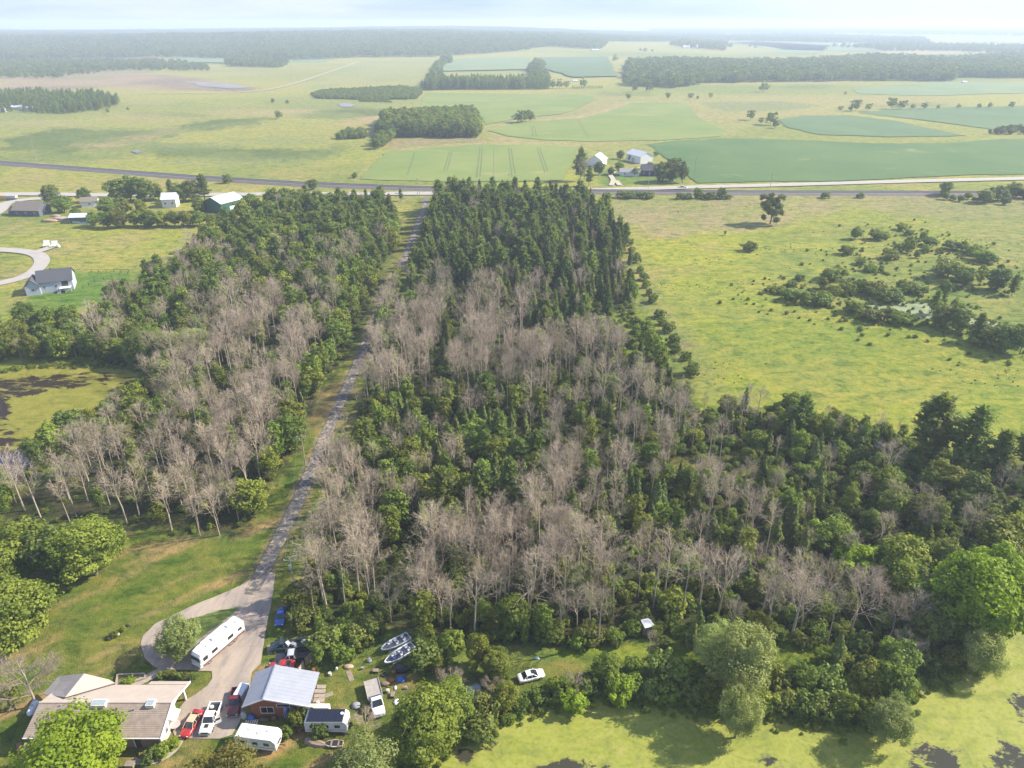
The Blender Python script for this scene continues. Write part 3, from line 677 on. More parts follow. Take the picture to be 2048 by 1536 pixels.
for s in range(2): leafy('bush_bright', 58 + s, 4, 2.2, .48, .48, ncl=22, per=150, leaf=.27, mats=M_LEAFB, low=-.3, rough=.95, trunk_r=.08)
for s in range(4): leafy('slim', 60 + s, 10, 1.9, .56, .48, ncl=26, per=90, leaf=.36, mats=M_LEAF, low=-.9, rough=.7, cr=(.35, .6), trunk_r=.11)
for s in range(3): leafy('far', 70 + s, 13, 5.6, .55, .5, ncl=20, per=26, leaf=1.25, mats=M_LEAFD, low=-.3, rough=.95, cr=(.3, .48))

def cedar(seed):
    rs = np.random.RandomState(seed); Ht = 9; n = 1500
    z = rs.beta(1.3, 1.25, n); rad = 1.35 * (1 - z) ** .72 * (.35 + .65 * np.minimum(1, z * 6)) * (1 + .3 * np.sin(z * 40 + rs.rand() * 6))
    a = rs.rand(n) * 2 * np.pi; rad = rad * rs.uniform(.55, 1.15, n) * (1 + .25 * np.sin(a * 3 + z * 9))
    P = np.stack([rad * np.cos(a), rad * np.sin(a), .6 + z * (Ht - .6)], 1)
    N = np.stack([np.cos(a), np.sin(a), np.full(n, .5)], 1) + .5 * rnd_unit(rs, n)
    V, F = leaf_quads(rs, P, N, .34, 1.7, False, np.tile(np.array([0.2, 0, 1.]), (n, 1)))
    reg('cedar', tubes([([(0, 0, -.2), (0, 0, Ht * .5), (0, 0, Ht * .97)], [.13, .09, .02])], 5), (V, F), Ht, [M_BARK, M_CEDAR], np.repeat(rs.rand(n), 4))
for s in range(4): cedar(80 + s)
leafy('ragged', 48, 12, 4.6, .60, .46, ncl=26, per=300, leaf=.42, mats=M_LEAFD, rough=.95, cr=(.2, .34), low=-.6)

def conifer(kind, seed, Ht, Rb, mat, start, droop, n_wh, per_wh, tuft, leafw, prof, tufts=7, dead=False, irr=.3):
    rs = np.random.RandomState(seed); P = []; N = []; D = []; cl = []; segs = [([(0, 0, -.2), (.05, 0, Ht * .5), (0, 0, Ht * .99)], [Ht * .017, Ht * .011, .02])]
    for i in range(n_wh):
        f = start + (1 - start) * ((i + rs.uniform(-.2, .3)) / n_wh); z = Ht * f
        Lb = Rb * prof((f - start) / (1 - start))
        for j in range(per_wh):
            a = 2 * np.pi * (j + rs.rand() * .7) / per_wh + i * 1.9; l = Lb * (1 - irr + irr * 1.6 * rs.rand()); d = np.array([np.cos(a), np.sin(a), 0])
            tip = np.array([0, 0, z]) + d * l + np.array([0, 0, droop * l])
            if l > .8: segs.append(([(0, 0, z), tuple((np.array([0, 0, z]) + tip) / 2 + np.array([0, 0, .06 * l])), tuple(tip)], [.05, .035, .012]))
            m = max(2, int(tufts * l / Rb + 1)); sh = rs.rand() * .6
            for q in range(m):
                t_ = .28 + .78 * (q + rs.rand() * .5) / m; c = np.array([0, 0, z]) * (1 - t_) + tip * t_; c[2] += .06 * l
                k = tuft
                dirs = d * .9 + rnd_unit(rs, k) * .9 + np.array([0, 0, .25 if droop > -.1 else -.05]); dirs /= np.linalg.norm(dirs, axis=1, keepdims=True)
                side = np.cross(dirs, np.array([0, 0, 1.])); nn = np.cross(side, dirs) + .5 * rnd_unit(rs, k)
                P.append(c + dirs * leafw * .9 * rs.rand(k, 1) + rs.randn(k, 3) * .1 * np.array([1, 1, .6])); N.append(nn); D.append(dirs); cl.append(np.clip(sh + .4 * rs.rand(k), 0, 1))
    # leader
    k = 14; P.append(np.array([0, 0, Ht * .97]) + rs.randn(k, 3) * np.array([.08, .08, .35])); N.append(rnd_unit(rs, k)); D.append(np.tile([0, 0, 1.], (k, 1))); cl.append(rs.rand(k))
    P = np.concatenate(P); N = np.concatenate(N); D = np.concatenate(D); cl = np.concatenate(cl)
    N /= np.linalg.norm(N, axis=1, keepdims=True); n = len(P)
    T = np.cross(N, D); T /= np.linalg.norm(T, axis=1, keepdims=True) + 1e-9; s = leafw * rs.uniform(.7, 1.3, (n, 1))
    a = D * s * .95; b = T * s * .30
    V = np.stack([P - a * .5 - b * .6, P - a * .2 + b, P + a * .9 + b * .25, P + a * .6 - b], 1).reshape(-1, 3)
    reg(kind, tubes(segs, 4), (V, np.arange(n * 4).reshape(n, 4)), Ht, [M_BARK, mat], np.repeat(cl, 4))
for s in range(5): conifer('pine', 90 + s, 15, 3.6, M_PINE, .20, .16, 13, 6, 9, .66, lambda t_: (1 - t_) ** .6 * (.55 + .9 * min(t_ * 3.2, .5)), 6, irr=.55)
for s in range(5): conifer('spruce', 100 + s, 14, (2.7, 3.3, 2.3, 3.0, 2.6)[s], M_SPRUCE, .06, -.22, 24, 7, 6, .50, lambda t_: (1 - t_) ** .85 + .04, 6, irr=.22)
for s in range(2): conifer('farpine', 110 + s, 16, 3.6, M_PINE, .12, .05, 9, 5, 4, 1.25, lambda t_: (1 - t_) ** .7 + .05, 3)

def bare(seed, kind='bare', Ht=13., spread=.42, nl=9, nb=7, nt=7, ntt=3, fork=.38, trunk=.17):
    rs = np.random.RandomState(seed); segs = []; RP = []; RD = []; RL = []; RW = []
    lean = rs.randn(2) * .35
    top = np.array([lean[0], lean[1], Ht * .93])
    tp = [np.array([0, 0, -.2]), np.array([lean[0] * .2, lean[1] * .2, Ht * .3]), np.array([lean[0] * .5 + rs.randn() * .15, lean[1] * .5 + rs.randn() * .15, Ht * .6]), top]
    segs.append((tp, [trunk, trunk * .8, trunk * .5, .02]))
    def on(pts, t_):
        k = t_ * (len(pts) - 1); i = min(int(k), len(pts) - 2); return pts[i] + (pts[i + 1] - pts[i]) * (k - i)
    tw = []
    for i in range(nl):
        f = fork + (.92 - fork) * (i + rs.rand() * .6) / nl; s = on(tp, f); a = i * 2.4 + rs.rand() * .8
        l = Ht * (.60 * (1 - f) + .13) * rs.uniform(.8, 1.2)
        d = np.array([np.cos(a) * spread * rs.uniform(.8, 1.5), np.sin(a) * spread * rs.uniform(.8, 1.5), 1.]); d /= np.linalg.norm(d)
        if rs.rand() < .25: d[2] *= .45
        e = s + d * l; mid = (s + e) / 2 + np.array([np.cos(a), np.sin(a), -.2]) * l * .09
        r0 = max(.028, trunk * .45 * (1 - f + .25)); segs.append(([s, mid, e], [r0, r0 * .6, .012])); LP = [s, mid, e]
        for j in range(nb):
            t_ = .18 + .8 * (j + rs.rand() * .6) / nb; s2 = on(LP, t_); a2 = a + rs.uniform(-1.6, 1.6); l2 = l * (.50 * (1 - t_) + .16) * rs.uniform(.7, 1.3)
            d2 = d * .75 + np.array([np.cos(a2), np.sin(a2), rs.uniform(-.1, .5)]) * .62; d2 /= np.linalg.norm(d2); e2 = s2 + d2 * l2
            segs.append(([s2, (s2 + e2) / 2 + rs.randn(3) * .06, e2], [.026, .018, .009])); tw.append((s2, e2, d2, l2))
    for s2, e2, d2, l2 in tw:
        t_ = rs.uniform(.15, 1, nt)[:, None]; s3 = s2 + (e2 - s2) * t_; d3 = d2 * .7 + rnd_unit(rs, nt) * .75 + np.array([0, 0, .18]); d3 /= np.linalg.norm(d3, axis=1, keepdims=True)
        l3 = (l2 * .42 + .15) * rs.uniform(.5, 1.3, (nt, 1)); RP.append(s3); RD.append(d3); RL.append(l3); RW.append(np.full((nt, 1), .018))
        m = nt * ntt; idx = np.repeat(np.arange(nt), ntt); u = rs.uniform(.2, 1, (m, 1)); s4 = s3[idx] + d3[idx] * l3[idx] * u
        d4 = d3[idx] * .8 + rnd_unit(rs, m) * .7; d4 /= np.linalg.norm(d4, axis=1, keepdims=True)
        RP.append(s4); RD.append(d4); RL.append((l3[idx] * .45) * rs.uniform(.5, 1.4, (m, 1))); RW.append(np.full((m, 1), .013))
    P = np.concatenate(RP); D = np.concatenate(RD); Ln = np.concatenate(RL); W = np.concatenate(RW); n = len(P)
    S = np.cross(D, rnd_unit(rs, n)); S /= np.linalg.norm(S, axis=1, keepdims=True) + 1e-9
    V = np.stack([P - S * W, P + S * W, P + D * Ln], 1).reshape(-1, 3); Ft = np.arange(n * 3).reshape(n, 3)
    main = tubes(segs[:1], 7); rest = tubes(segs[1:], 3)
    Vc, Fc, _, _ = join_tri(rest[0], rest[1], V, Ft)
    reg(kind, main, (Vc, Fc), Ht, [M_DEAD, M_TWIG], np.zeros(len(Vc)))
for s in range(8): bare(120 + s, Ht=12 + (s % 4), spread=(.13, .18, .28, .16)[s % 4], fork=(.36, .46, .30, .52)[s % 4], nl=(9, 8, 10, 7)[s % 4], trunk=(.15, .17, .19, .13)[s % 4])
for s in range(2): bare(140 + s, 'bare_wide', 12, .95, 14, 10, 10, 5, .22, .22)

# ------------------------------------------------------------------ planting
PR = random.Random(11)
KIND = {'leafy': ('leafy_tree', 'tree'), 'leafy_dark': ('leafy_tree', 'tree'), 'leafy_bright': ('leafy_tree', 'tree'), 'leafy_hi': ('leafy_tree', 'tree'), 'leafy_ochre': ('leafy_tree', 'tree'),
        'willow': ('willow_tree', 'tree'), 'bush': ('bush', 'bush'), 'bush_dark': ('bush', 'bush'), 'bush_bright': ('bush', 'bush'), 'slim': ('slender_tree', 'tree'), 'far': ('leafy_tree', 'tree'), 'ragged': ('leafy_tree', 'tree'),
        'cedar': ('cedar_tree', 'tree'), 'pine': ('pine_tree', 'tree'), 'spruce': ('spruce_tree', 'tree'), 'farpine': ('pine_tree', 'tree'), 'bare': ('bare_tree', 'tree'), 'bare_wide': ('bare_tree', 'tree')}
NPL = [0]
def plant(kind, x, y, hgt, label, group=None, whole=False, z=None, wide=1., var=None):
    pr = PROTO[kind][PR.randrange(len(PROTO[kind])) if var is None else var]; name, cat = KIND[kind]; s = hgt / pr['h']
    z = float(hill(np.array(float(x)), np.array(float(y)))) if z is None else z
    rz = PR.uniform(0, 6.28); sc = (s * wide * PR.uniform(.84, 1.18), s * wide * PR.uniform(.84, 1.18), s)
    NPL[0] += 1
    if whole:
        o = put(name, pr['full'], None, (x, y, z), label, cat, group, None, rz); o.scale = sc; return o
    r = put(name, None, None, (x, y, z), label, cat, group, None, rz); r.scale = sc
    r.rotation_euler[0] = PR.uniform(-.04, .04); r.rotation_euler[1] = PR.uniform(-.04, .04)
    bushy = cat == 'bush'
    put('stem' if bushy else 'trunk', pr['trunk'], r); put('foliage' if bushy else ('branches' if kind.startswith('bare') else 'crown'), pr['crown'], r)
    return r

SLOTS = []
def scatter(name, label, cat, kind, pts, var=0):
    """many plants nobody could count, as ONE object of copies. pts: x, y, z, scale"""
    if not len(pts): return
    pr = PROTO[kind]; pts = np.array(pts); rs = np.random.RandomState(len(pts))
    m = bpy.data.meshes.new(name); m.vertices.add(len(pts)); m.vertices.foreach_set('co', pts[:, :3].astype(np.float32).ravel())
    a = m.attributes.new('scl', 'FLOAT', 'POINT'); a.data.foreach_set('value', pts[:, 3].astype(np.float32))
    a = m.attributes.new('rot', 'FLOAT', 'POINT'); a.data.foreach_set('value', (rs.rand(len(pts)) * 6.28).astype(np.float32))
    o = put(name, m, None, None, label, cat, None, 'stuff')
    ng = bpy.data.node_groups.new('scatter_' + name, 'GeometryNodeTree'); ng.interface.new_socket('Geometry', in_out='INPUT', socket_type='NodeSocketGeometry'); ng.interface.new_socket('Geometry', in_out='OUTPUT', socket_type='NodeSocketGeometry')
    gi = ng.nodes.new('NodeGroupInput'); go = ng.nodes.new('NodeGroupOutput'); jn = ng.nodes.new('GeometryNodeJoinGeometry')
    nv = len(pr)
    srcs = []
    for i in range(nv):
        # the source of each copy is a plant of this very kind standing in the scene
        srcs.append(SRC[(kind, i)])
    idx = ng.nodes.new('GeometryNodeInputIndex'); 
    for i in range(nv):
        md = ng.nodes.new('ShaderNodeMath'); md.operation = 'FLOORED_MODULO'; md.inputs[1].default_value = nv; ng.links.new(idx.outputs[0], md.inputs[0])
        cm = ng.nodes.new('FunctionNodeCompare'); cm.data_type = 'FLOAT'; cm.operation = 'EQUAL'; cm.inputs['B'].default_value = i; cm.inputs['Epsilon'].default_value = .1; ng.links.new(md.outputs[0], cm.inputs['A'])
        oi = ng.nodes.new('GeometryNodeObjectInfo'); oi.inputs['Object'].default_value = srcs[i]; oi.inputs['As Instance'].default_value = True
        ip = ng.nodes.new('GeometryNodeInstanceOnPoints')
        na = ng.nodes.new('GeometryNodeInputNamedAttribute'); na.data_type = 'FLOAT'; na.inputs['Name'].default_value = 'scl'
        nb_ = ng.nodes.new('GeometryNodeInputNamedAttribute'); nb_.data_type = 'FLOAT'; nb_.inputs['Name'].default_value = 'rot'
        cx = ng.nodes.new('ShaderNodeCombineXYZ'); ng.links.new(nb_.outputs['Attribute'], cx.inputs['Z'])
        sx = ng.nodes.new('ShaderNodeCombineXYZ'); [ng.links.new(na.outputs['Attribute'], sx.inputs[q]) for q in range(3)]
        ng.links.new(gi.outputs[0], ip.inputs['Points']); ng.links.new(cm.outputs['Result'], ip.inputs['Selection']); ng.links.new(oi.outputs['Geometry'], ip.inputs['Instance'])
        ng.links.new(cx.outputs[0], ip.inputs['Rotation']); ng.links.new(sx.outputs[0], ip.inputs['Scale']); ng.links.new(ip.outputs[0], jn.inputs[0])
    ng.links.new(jn.outputs[0], go.inputs[0])
    md = o.modifiers.new('scatter', 'NODES'); md.node_group = ng
    return o
SRC = {}
def source_plants():
    """one single-mesh plant of every kind, standing at the wood's edges; the masses copy them"""
    spots = {'leafy': [(212, 700), (150, 668), (245, 640), (60, 660), (108, 672)], 'leafy_dark': [(20, 700), (95, 700), (160, 700)], 'bush': [(1420, 870), (1480, 860), (1540, 868)], 'bush_dark': [(1650, 880), (1700, 890)],
             'pine': [(900, 402), (940, 402), (985, 402), (1030, 402), (1075, 402)], 'spruce': [(920, 406), (960, 406), (1005, 406), (1050, 406), (1100, 406)], 'cedar': [(1120, 408), (1140, 404), (1160, 409), (1180, 405)],
             'bare': [(560 + 24 * i, 430 + 3 * (i % 3)) for i in range(8)], 'slim': [(1290, 690), (1300, 710), (1312, 730), (1322, 750)], 'far': [(1252, 172), (1262, 171), (1272, 172)], 'farpine': [(856, 181), (866, 181)]}
    for kind, sp in spots.items():
        for i, (px, py) in enumerate(sp):
            pr = PROTO[kind][i]; x, y, _ = at(px, py); name, cat = KIND[kind]
            lab = {'leafy': 'rounded green tree in the belt behind the left pond', 'leafy_dark': 'dark green tree at the far bank of the left pond', 'bush': 'green bush at the border of the right meadow', 'bush_dark': 'dark bush in front of the lone pines',
                   'pine': 'tall pine in the back row of the wood by the railway', 'spruce': 'dark spruce in the back row of the wood by the railway', 'cedar': 'narrow cedar at the back corner of the wood by the railway',
                   'bare': 'small bare tree at the back of the left wood', 'slim': 'slender green tree at the right edge of the wood', 'far': 'tree at the left end of the long far wood', 'farpine': 'pine at the left end of the dark far pine row'}[kind]
            o = put(name, pr['full'], None, (x, y, 0), lab, cat, lab.replace('tree', 'trees', 1)); SRC[(kind, i)] = o
source_plants()

def spots(P, step, rs, jit=.42, avoid=4., dens=None):
    P = np.array(P); x0, y0 = P.min(0); x1, y1 = P.max(0)
    gx, gy = np.meshgrid(np.arange(x0, x1, step), np.arange(y0, y1, step)); gx = gx + (np.arange(gx.shape[0]) % 2)[:, None] * step / 2
    X = (gx + rs.uniform(-jit, jit, gx.shape) * step).ravel(); Y = (gy + rs.uniform(-jit, jit, gx.shape) * step).ravel()
    k = inside([tuple(p) for p in P], X, Y) & (dist_line(LANE, X, Y) > avoid) & ~inside(POND_R, X, Y) & ~inside(POND_L, X, Y)
    return X[k], Y[k]

# ------------------------------------------------------------------ the woods
def to_px(x, y, z=0.):
    dz = z - H; f = y * CP - dz * SP; up = y * SP + dz * CP
    return 1024 + F * x / f, 768 - F * up / f
RS = np.random.RandomState(21)
def in_px(poly, px, py): return bool(inside(poly, np.array(px), np.array(py)))
Z_EVER = [(720, 845), (800, 810), (1000, 800), (1080, 850), (1090, 960), (1060, 1065), (900, 1080), (760, 1060), (690, 960)]
Z_BARE_UP = [(760, 690), (850, 640), (1010, 640), (1080, 700), (1110, 800), (1000, 850), (860, 850), (720, 850), (700, 800)]
Z_STRIP = [(1060, 760), (1250, 760), (1420, 900), (1600, 1180), (1560, 1290), (1380, 1200), (1180, 1120), (1090, 1000)]
Z_CON = [(790, 700), (790, 560), (860, 400), (1260, 400), (1300, 620), (1180, 740), (1050, 690), (900, 660)]
Z_B_BARE = [(395, 720), (430, 640), (520, 620), (600, 640), (640, 720), (600, 830), (560, 900), (480, 1080), (300, 1075), (0, 1060), (0, 930), (130, 940), (260, 900), (340, 840), (400, 800)]
Z_B_EDGE = [(440, 1100), (505, 1000), (560, 900), (600, 800), (660, 700), (720, 590), (760, 560), (700, 720), (640, 880), (570, 990), (500, 1100)]
CLEAR = [(1170, 645), (1300, 620), (1345, 700), (1300, 725), (1210, 705)]
CLEAR2 = [(1330, 915), (1425, 925), (1450, 960), (1340, 955)]
ALL = []      # (distance, kind, x, y, height, place phrase)
def wood(P, step, rule, where, avoid=4.):
    X, Y = spots(P, step, RS, avoid=avoid)
    X = X + (fbm(X / 26, Y / 22, 4) - .5) * 30 * (dist_line(LANE, X, Y) > 25)
    for x, y in zip(X, Y):
        px, py = to_px(x, y); r = rule(px, py, PR.random())
        if P is WOOD_A and in_px(Z_CON, px, py) and PR.random() < .30: continue
        if P is WOOD_B and px < 150 and py < 985: continue
        if P is WOOD_A and py < 900 and PR.random() < .24: continue
        if P is WOOD_A and px > 1300 and PR.random() < .15: continue
        ex = float(dist_line(P + P[:1], np.array(x), np.array(y)))
        if ex < 14 and px > 1130 and py < 760 and PR.random() < .55: continue
        if r: ALL.append((math.hypot(x, y), r[0], x, y, r[1] * PR.uniform(.68, 1.20), where))
def ruleA(px, py, r):
    if in_px(CLEAR, px, py) or in_px(CLEAR2, px, py): return ('bush', 3) if r < .3 else None
    if in_px(Z_EVER, px, py):
        return ('cedar', 8.2) if r < .44 else ('slim', 9) if r < .60 else ('pine', 11.5) if r < .76 else ('bare', 11.5) if r < .88 else ('leafy', 8)
    if in_px(Z_BARE_UP, px, py): return ('bare', 13.2) if r < .62 else ('cedar', 9) if r < .74 else ('spruce', 9.5) if r < .80 else ('slim', 9) if r < .88 else None
    if in_px(Z_CON, px, py):
        if py < 470: return ('pine', 15.5) if r < .56 else ('spruce', 15) if r < .80 else ('cedar', 13) if r < .88 else ('bare', 12) if r < .94 else None
        if py < 570: return ('spruce', 13.5) if r < .36 else ('pine', 13.5) if r < .72 else ('slim', 9) if r < .82 else ('bare', 11) if r < .90 else ('cedar', 9)
        return ('spruce', 10.5) if r < .38 else ('cedar', 9) if r < .52 else ('pine', 11) if r < .66 else ('bare', 11.5) if r < .9 else ('slim', 9)
    if in_px(Z_STRIP, px, py):
        return ('bare', 12) if r < .50 else ('slim', 8.5) if r < .64 else ('cedar', 8) if r < .86 else ('bush', 4)
    if py > 1150: return ('bare', 14.6) if r < .60 else ('slim', 8.5) if r < .72 else ('bush', 4.4) if r < .84 else ('cedar', 7.5) if r < .93 else ('leafy', 7)
    if px > 1250: return ('cedar', 8.5) if r < .30 else ('bare', 9.5) if r < .55 else ('spruce', 8.5) if r < .7 else ('slim', 8) if r < .85 else None
    return ('bare', 14) if r < .62 else ('cedar', 9) if r < .80 else ('slim', 9) if r < .92 else None
def ruleB(px, py, r):
    if in_px(Z_B_EDGE, px, py): return ('slim', 10.5) if r < .44 else ('leafy', 9.5) if r < .78 else ('cedar', 9.5) if r < .94 else ('bare', 11)
    if in_px(Z_B_BARE, px, py): return ('bare', 13.5) if r < (.78 if py > 850 else .60) else ('slim', 8.5) if r < .84 else ('pine', 10) if r < .88 else ('leafy', 8) if r < .93 else None
    if py < 520: return ('pine', 14) if r < .38 else ('spruce', 13) if r < .50 else ('leafy', 12) if r < .82 else ('slim', 11)
    if py < 700: return ('pine', 13) if r < .30 else ('spruce', 11) if r < .36 else ('slim', 10) if r < .52 else ('leafy', 11) if r < .74 else ('bare', 12.5)
    return ('leafy', 9.5) if r < .35 else ('pine', 11) if r < .5 else ('bare', 12) if r < .8 else ('leafy_dark', 9.5)
def ruleC(px, py, r):
    if in_px([(1590, 830), (1800, 860), (2048, 910), (2200, 960), (2048, 985), (1850, 960), (1700, 950), (1600, 900)], px, py):
        return ('bush_dark', 3.8) if r < .40 else ('bare', 7) if r < .55 else ('slim', 6) if r < .72 else None
    if px < 1640 and py < 1150: return ('bare', 9.5) if r < .3 else ('cedar', 7.5) if r < .5 else ('bush', 4.5) if r < .75 else ('leafy', 7)
    return ('leafy_dark', 8.2) if r < .22 else ('leafy', 7.8) if r < .40 else ('bush_dark', 5) if r < .52 else ('bare', 10.5) if r < .80 else ('slim', 9) if r < .92 else ('cedar', 8)
wood(WOOD_A, 3.55, ruleA, 'in the wood between the lane and the open meadow', 5.0)
wood(WOOD_B, 4.3, ruleB, 'in the wood between the lane and the algae pond', 7.5)
wood(WOOD_C, 5.2, ruleC, 'in the brush beside the duckweed pond')
ALL = [a for a in ALL if not (a[1] in ('bare',) and to_px(a[2], a[3])[0] > 1230 and to_px(a[2], a[3])[0] < 1345 and 1230 < to_px(a[2], a[3])[1] < 1330)]
ALL = [a for a in ALL if not (1262 < to_px(a[2], a[3])[0] < 1335 and 1235 < to_px(a[2], a[3])[1] < 1340)]
ALL.sort(key=lambda a: a[0])
LOOK = {'bare': 'bare grey upswept tree', 'slim': 'slender leafy tree', 'cedar': 'narrow columnar cedar', 'pine': 'broad green pine', 'spruce': 'dark pointed spruce',
        'leafy': 'round leafy tree', 'leafy_dark': 'dark leafy tree', 'bush': 'low green bush', 'bush_dark': 'low dark bush'}
GRP = {'bare': 'bare grey trees', 'slim': 'slender leafy trees', 'cedar': 'columnar cedars', 'pine': 'broad pines', 'spruce': 'dark spruces', 'leafy': 'round leafy trees', 'leafy_dark': 'dark leafy trees', 'bush': 'green bushes', 'bush_dark': 'dark bushes'}
CAP = {'bare_tree': 285, 'slender_tree': 250, 'cedar_tree': 250, 'pine_tree': 230, 'spruce_tree': 215, 'leafy_tree': 190, 'bush': 120}
PLACE = {}
def dl(x, y): return float(dist_line(LANE, np.array(x), np.array(y)))
def db(x, y): return min(float(dist_line(P + P[:1], np.array(x), np.array(y))) for P in (WOOD_A, WOOD_B, WOOD_C))
for wh, a in (('in the wood between the lane and the open meadow', ('in the bare wood nearest the boats', 'in the middle of the wood beside the meadow', 'in the dark wood before the railway')), ('in the wood between the lane and the algae pond', ('at the lawn end of the pond wood', 'in the middle of the pond wood', 'in the pond wood towards the farmstead')), ('in the brush beside the duckweed pond', ('in the brush close to the duckweed', 'in the brush between duckweed and meadow', 'at the meadow border of the brush'))):
    for dd, tx in zip(('near', 'middle', 'far'), a): PLACE[(wh, dd)] = tx
cnt = {}; REST = {}; COUNTS = {}
for d, kind, x, y, hg, where in ALL:
    nm = KIND[kind][0]; COUNTS[nm] = COUNTS.get(nm, 0) + 1
    if cnt.get(nm, 0) < CAP[nm]:
        cnt[nm] = cnt.get(nm, 0) + 1
        depth = 'near' if d < 135 else ('middle' if d < 200 else 'far')
        size = 'tall ' if hg > PROTO[kind][0]['h'] * 1.0 else ''
        ed = ' by the lane' if dl(x, y) < 10 else ' at its edge' if db(x, y) < 7 else ''
        if len((size + LOOK[kind] + ' ' + PLACE[(where, depth)] + ed).split()) > 16: size = ''
        if len((size + LOOK[kind] + ' ' + PLACE[(where, depth)] + ed).split()) > 16: ed = ''
        lab = size + LOOK[kind] + ' ' + PLACE[(where, depth)] + ed
        plant(kind, x, y, hg, lab, size + GRP[kind] + ' ' + PLACE[(where, depth)] + ed, whole=d > 235)
    else: REST.setdefault(kind, []).append((x, y, 0, hg / PROTO[kind][0]['h']))
print('WOOD', COUNTS)
for kind, pts in REST.items():
    if (kind, 0) not in SRC: kind = {'leafy_dark': 'leafy_dark'}.get(kind, kind)
    scatter({'bare': 'bare_woods', 'slim': 'slender_woods', 'cedar': 'cedar_woods', 'pine': 'pine_woods', 'spruce': 'spruce_woods', 'leafy': 'leafy_woods', 'leafy_dark': 'dark_woods', 'bush': 'bushy_woods', 'bush_dark': 'dark_thicket'}[kind],
            'mass of %s filling the back of the woods along the lane' % GRP[kind], 'woods', kind, pts)

# undergrowth under the trees
ug = []; ugd = []
for P, st in ((WOOD_A, 2.9), (WOOD_B, 3.4), (WOOD_C, 2.9)):
    X, Y = spots(P, st, RS, .5, 3.6)
    for x, y in zip(X, Y):
        px, py = to_px(x, y)
        if in_px(Z_B_BARE, px, py) and PR.random() < .6 and py > 850: continue
        if in_px(CLEAR2, px, py) or (py > 1255 and px < 900): continue
        dn = .68 if (py > 1150 or P is WOOD_C) else .5
        (ug if PR.random() < .5 else ugd).append((x, y, -.1, dn * PR.uniform(.45, 1.15)))
scatter('undergrowth', 'low green undergrowth covering the floor of the woods', 'undergrowth', 'bush', ug)
scatter('undergrowth', 'low dark undergrowth in the shade of the woods', 'undergrowth', 'bush_dark', ugd)
# weeds and tall grass tufts in the meadows
tf = []
for P, st, sc in ((wp([(1210, 400), (1900, 395), (2300, 420), (2300, 860), (1560, 800), (1440, 800), (1360, 700), (1290, 560), (1230, 460)]), 3.4, .085),):
    X, Y = spots(P, st, RS, .5, 5)
    nn_ = fbm(X / 30, Y / 18, 4)
    for x, y, q in zip(X, Y, nn_):
        if q > .66: tf.append((x, y, -.1, sc * PR.uniform(.5, 1.6)))
scatter('weeds', 'scattered weed clumps in the open yellow green meadow', 'weeds', 'bush', tf)
rd = []
for P, n_ in ((POND_R, 1500), (POND_L, 500), (POND_M, 260)):
    for _ in range(n_):
        i = PR.randrange(len(P)); a, b = P[i], P[(i + 1) % len(P)]; t_ = PR.random(); rd.append((a[0] + (b[0] - a[0]) * t_ + PR.gauss(0, 1.1), a[1] + (b[1] - a[1]) * t_ + PR.gauss(0, 1.1), -.15, PR.uniform(.08, .30)))
scatter('reeds', 'reedy low growth along the muddy edges of the ponds', 'reeds', 'bush', rd)
# the close row overhanging the lane on its east side
LN = [Vector(p) for p in LANE]; s_acc = 0
for a, b in zip(LN[:-1], LN[1:]):
    d = b - a; n_ = Vector((d.y, -d.x)).normalized(); k = int(d.length / 3.6)
    for i in range(k):
        p = a + d * ((i + PR.random() * .5) / k) + n_ * PR.uniform(3.3, 5.0)
        if not 222 < p.y < 292: continue
        kd = PR.choice(['bare', 'bare', 'bare_wide', 'cedar'] if p.y < 200 else ['bare', 'cedar', 'slim', 'bare_wide', 'spruce', 'leafy'])
        if p.y < 165 and PR.random() < .45: continue
        plant(kd, p.x, p.y, {'bare': 12.5, 'bare_wide': 11.5, 'cedar': 9, 'slim': 9, 'spruce': 11, 'leafy': 8.5}[kd] * PR.uniform(.85, 1.12), {'bare': 'bare grey tree', 'bare_wide': 'wide bare tree', 'cedar': 'narrow cedar', 'slim': 'slender leafy tree', 'spruce': 'dark spruce', 'leafy': 'round leafy tree'}[kd] + ' in the row overhanging the lane', {'bare': 'bare grey trees', 'bare_wide': 'wide bare trees', 'cedar': 'narrow cedars', 'slim': 'slender leafy trees', 'spruce': 'dark spruces', 'leafy': 'round leafy trees'}[kd] + ' overhanging the lane', whole=p.y > 235)

# the border bushes along the duckweed pond and around the yard
def g(kind, px, py, hgt, label, group=None, whole=False, wide=1., var=None):
    x, y, _ = at(px, py); return plant(kind, x, y, hgt, label, group, whole, None, wide, var)
# ---- trees about the yard and the near pond: base point in the photograph, height in metres
g('leafy_bright', 164, 1580, 12, 'big bright green tree hiding the front of the tan roofed house', wide=1.12)
g('leafy_ochre', 476, 1672, 13.8, 'ochre tinged round tree in front of the white travel trailer', wide=1.15)
g('willow', 733, 1630, 13, 'pale green bushy tree at the pond corner of the yard', wide=1.1)
g('leafy_hi', 856, 1515, 12.5, 'tall leafy green tree between the flatbed truck and the pond', wide=.95)
g('leafy_hi', 905, 1445, 8.0, 'mid green tree beside the blue grey tarpaulin')
g('leafy_hi', 193, 1150, 13.0, 'green spreading tree with a leaning pale trunk on the lawn', wide=1.05)
g('leafy_dark', 120, 1150, 12, 'dark tree in the shade behind the leaning lawn tree')
g('leafy', 60, 1140, 12, 'tall green tree at the lawn border nearest the bare row', wide=1.1)
g('leafy_hi', 0, 1190, 11.5, 'broad green tree between the dark one and the big lawn tree', wide=1.0)
g('leafy_hi', 44, 1285, 13.0, 'big leafy green tree over the lawn above the bare maple', wide=1.2)
g('leafy_hi', -50, 1290, 10.0, 'leafy tree partly out of view at the lawn edge')
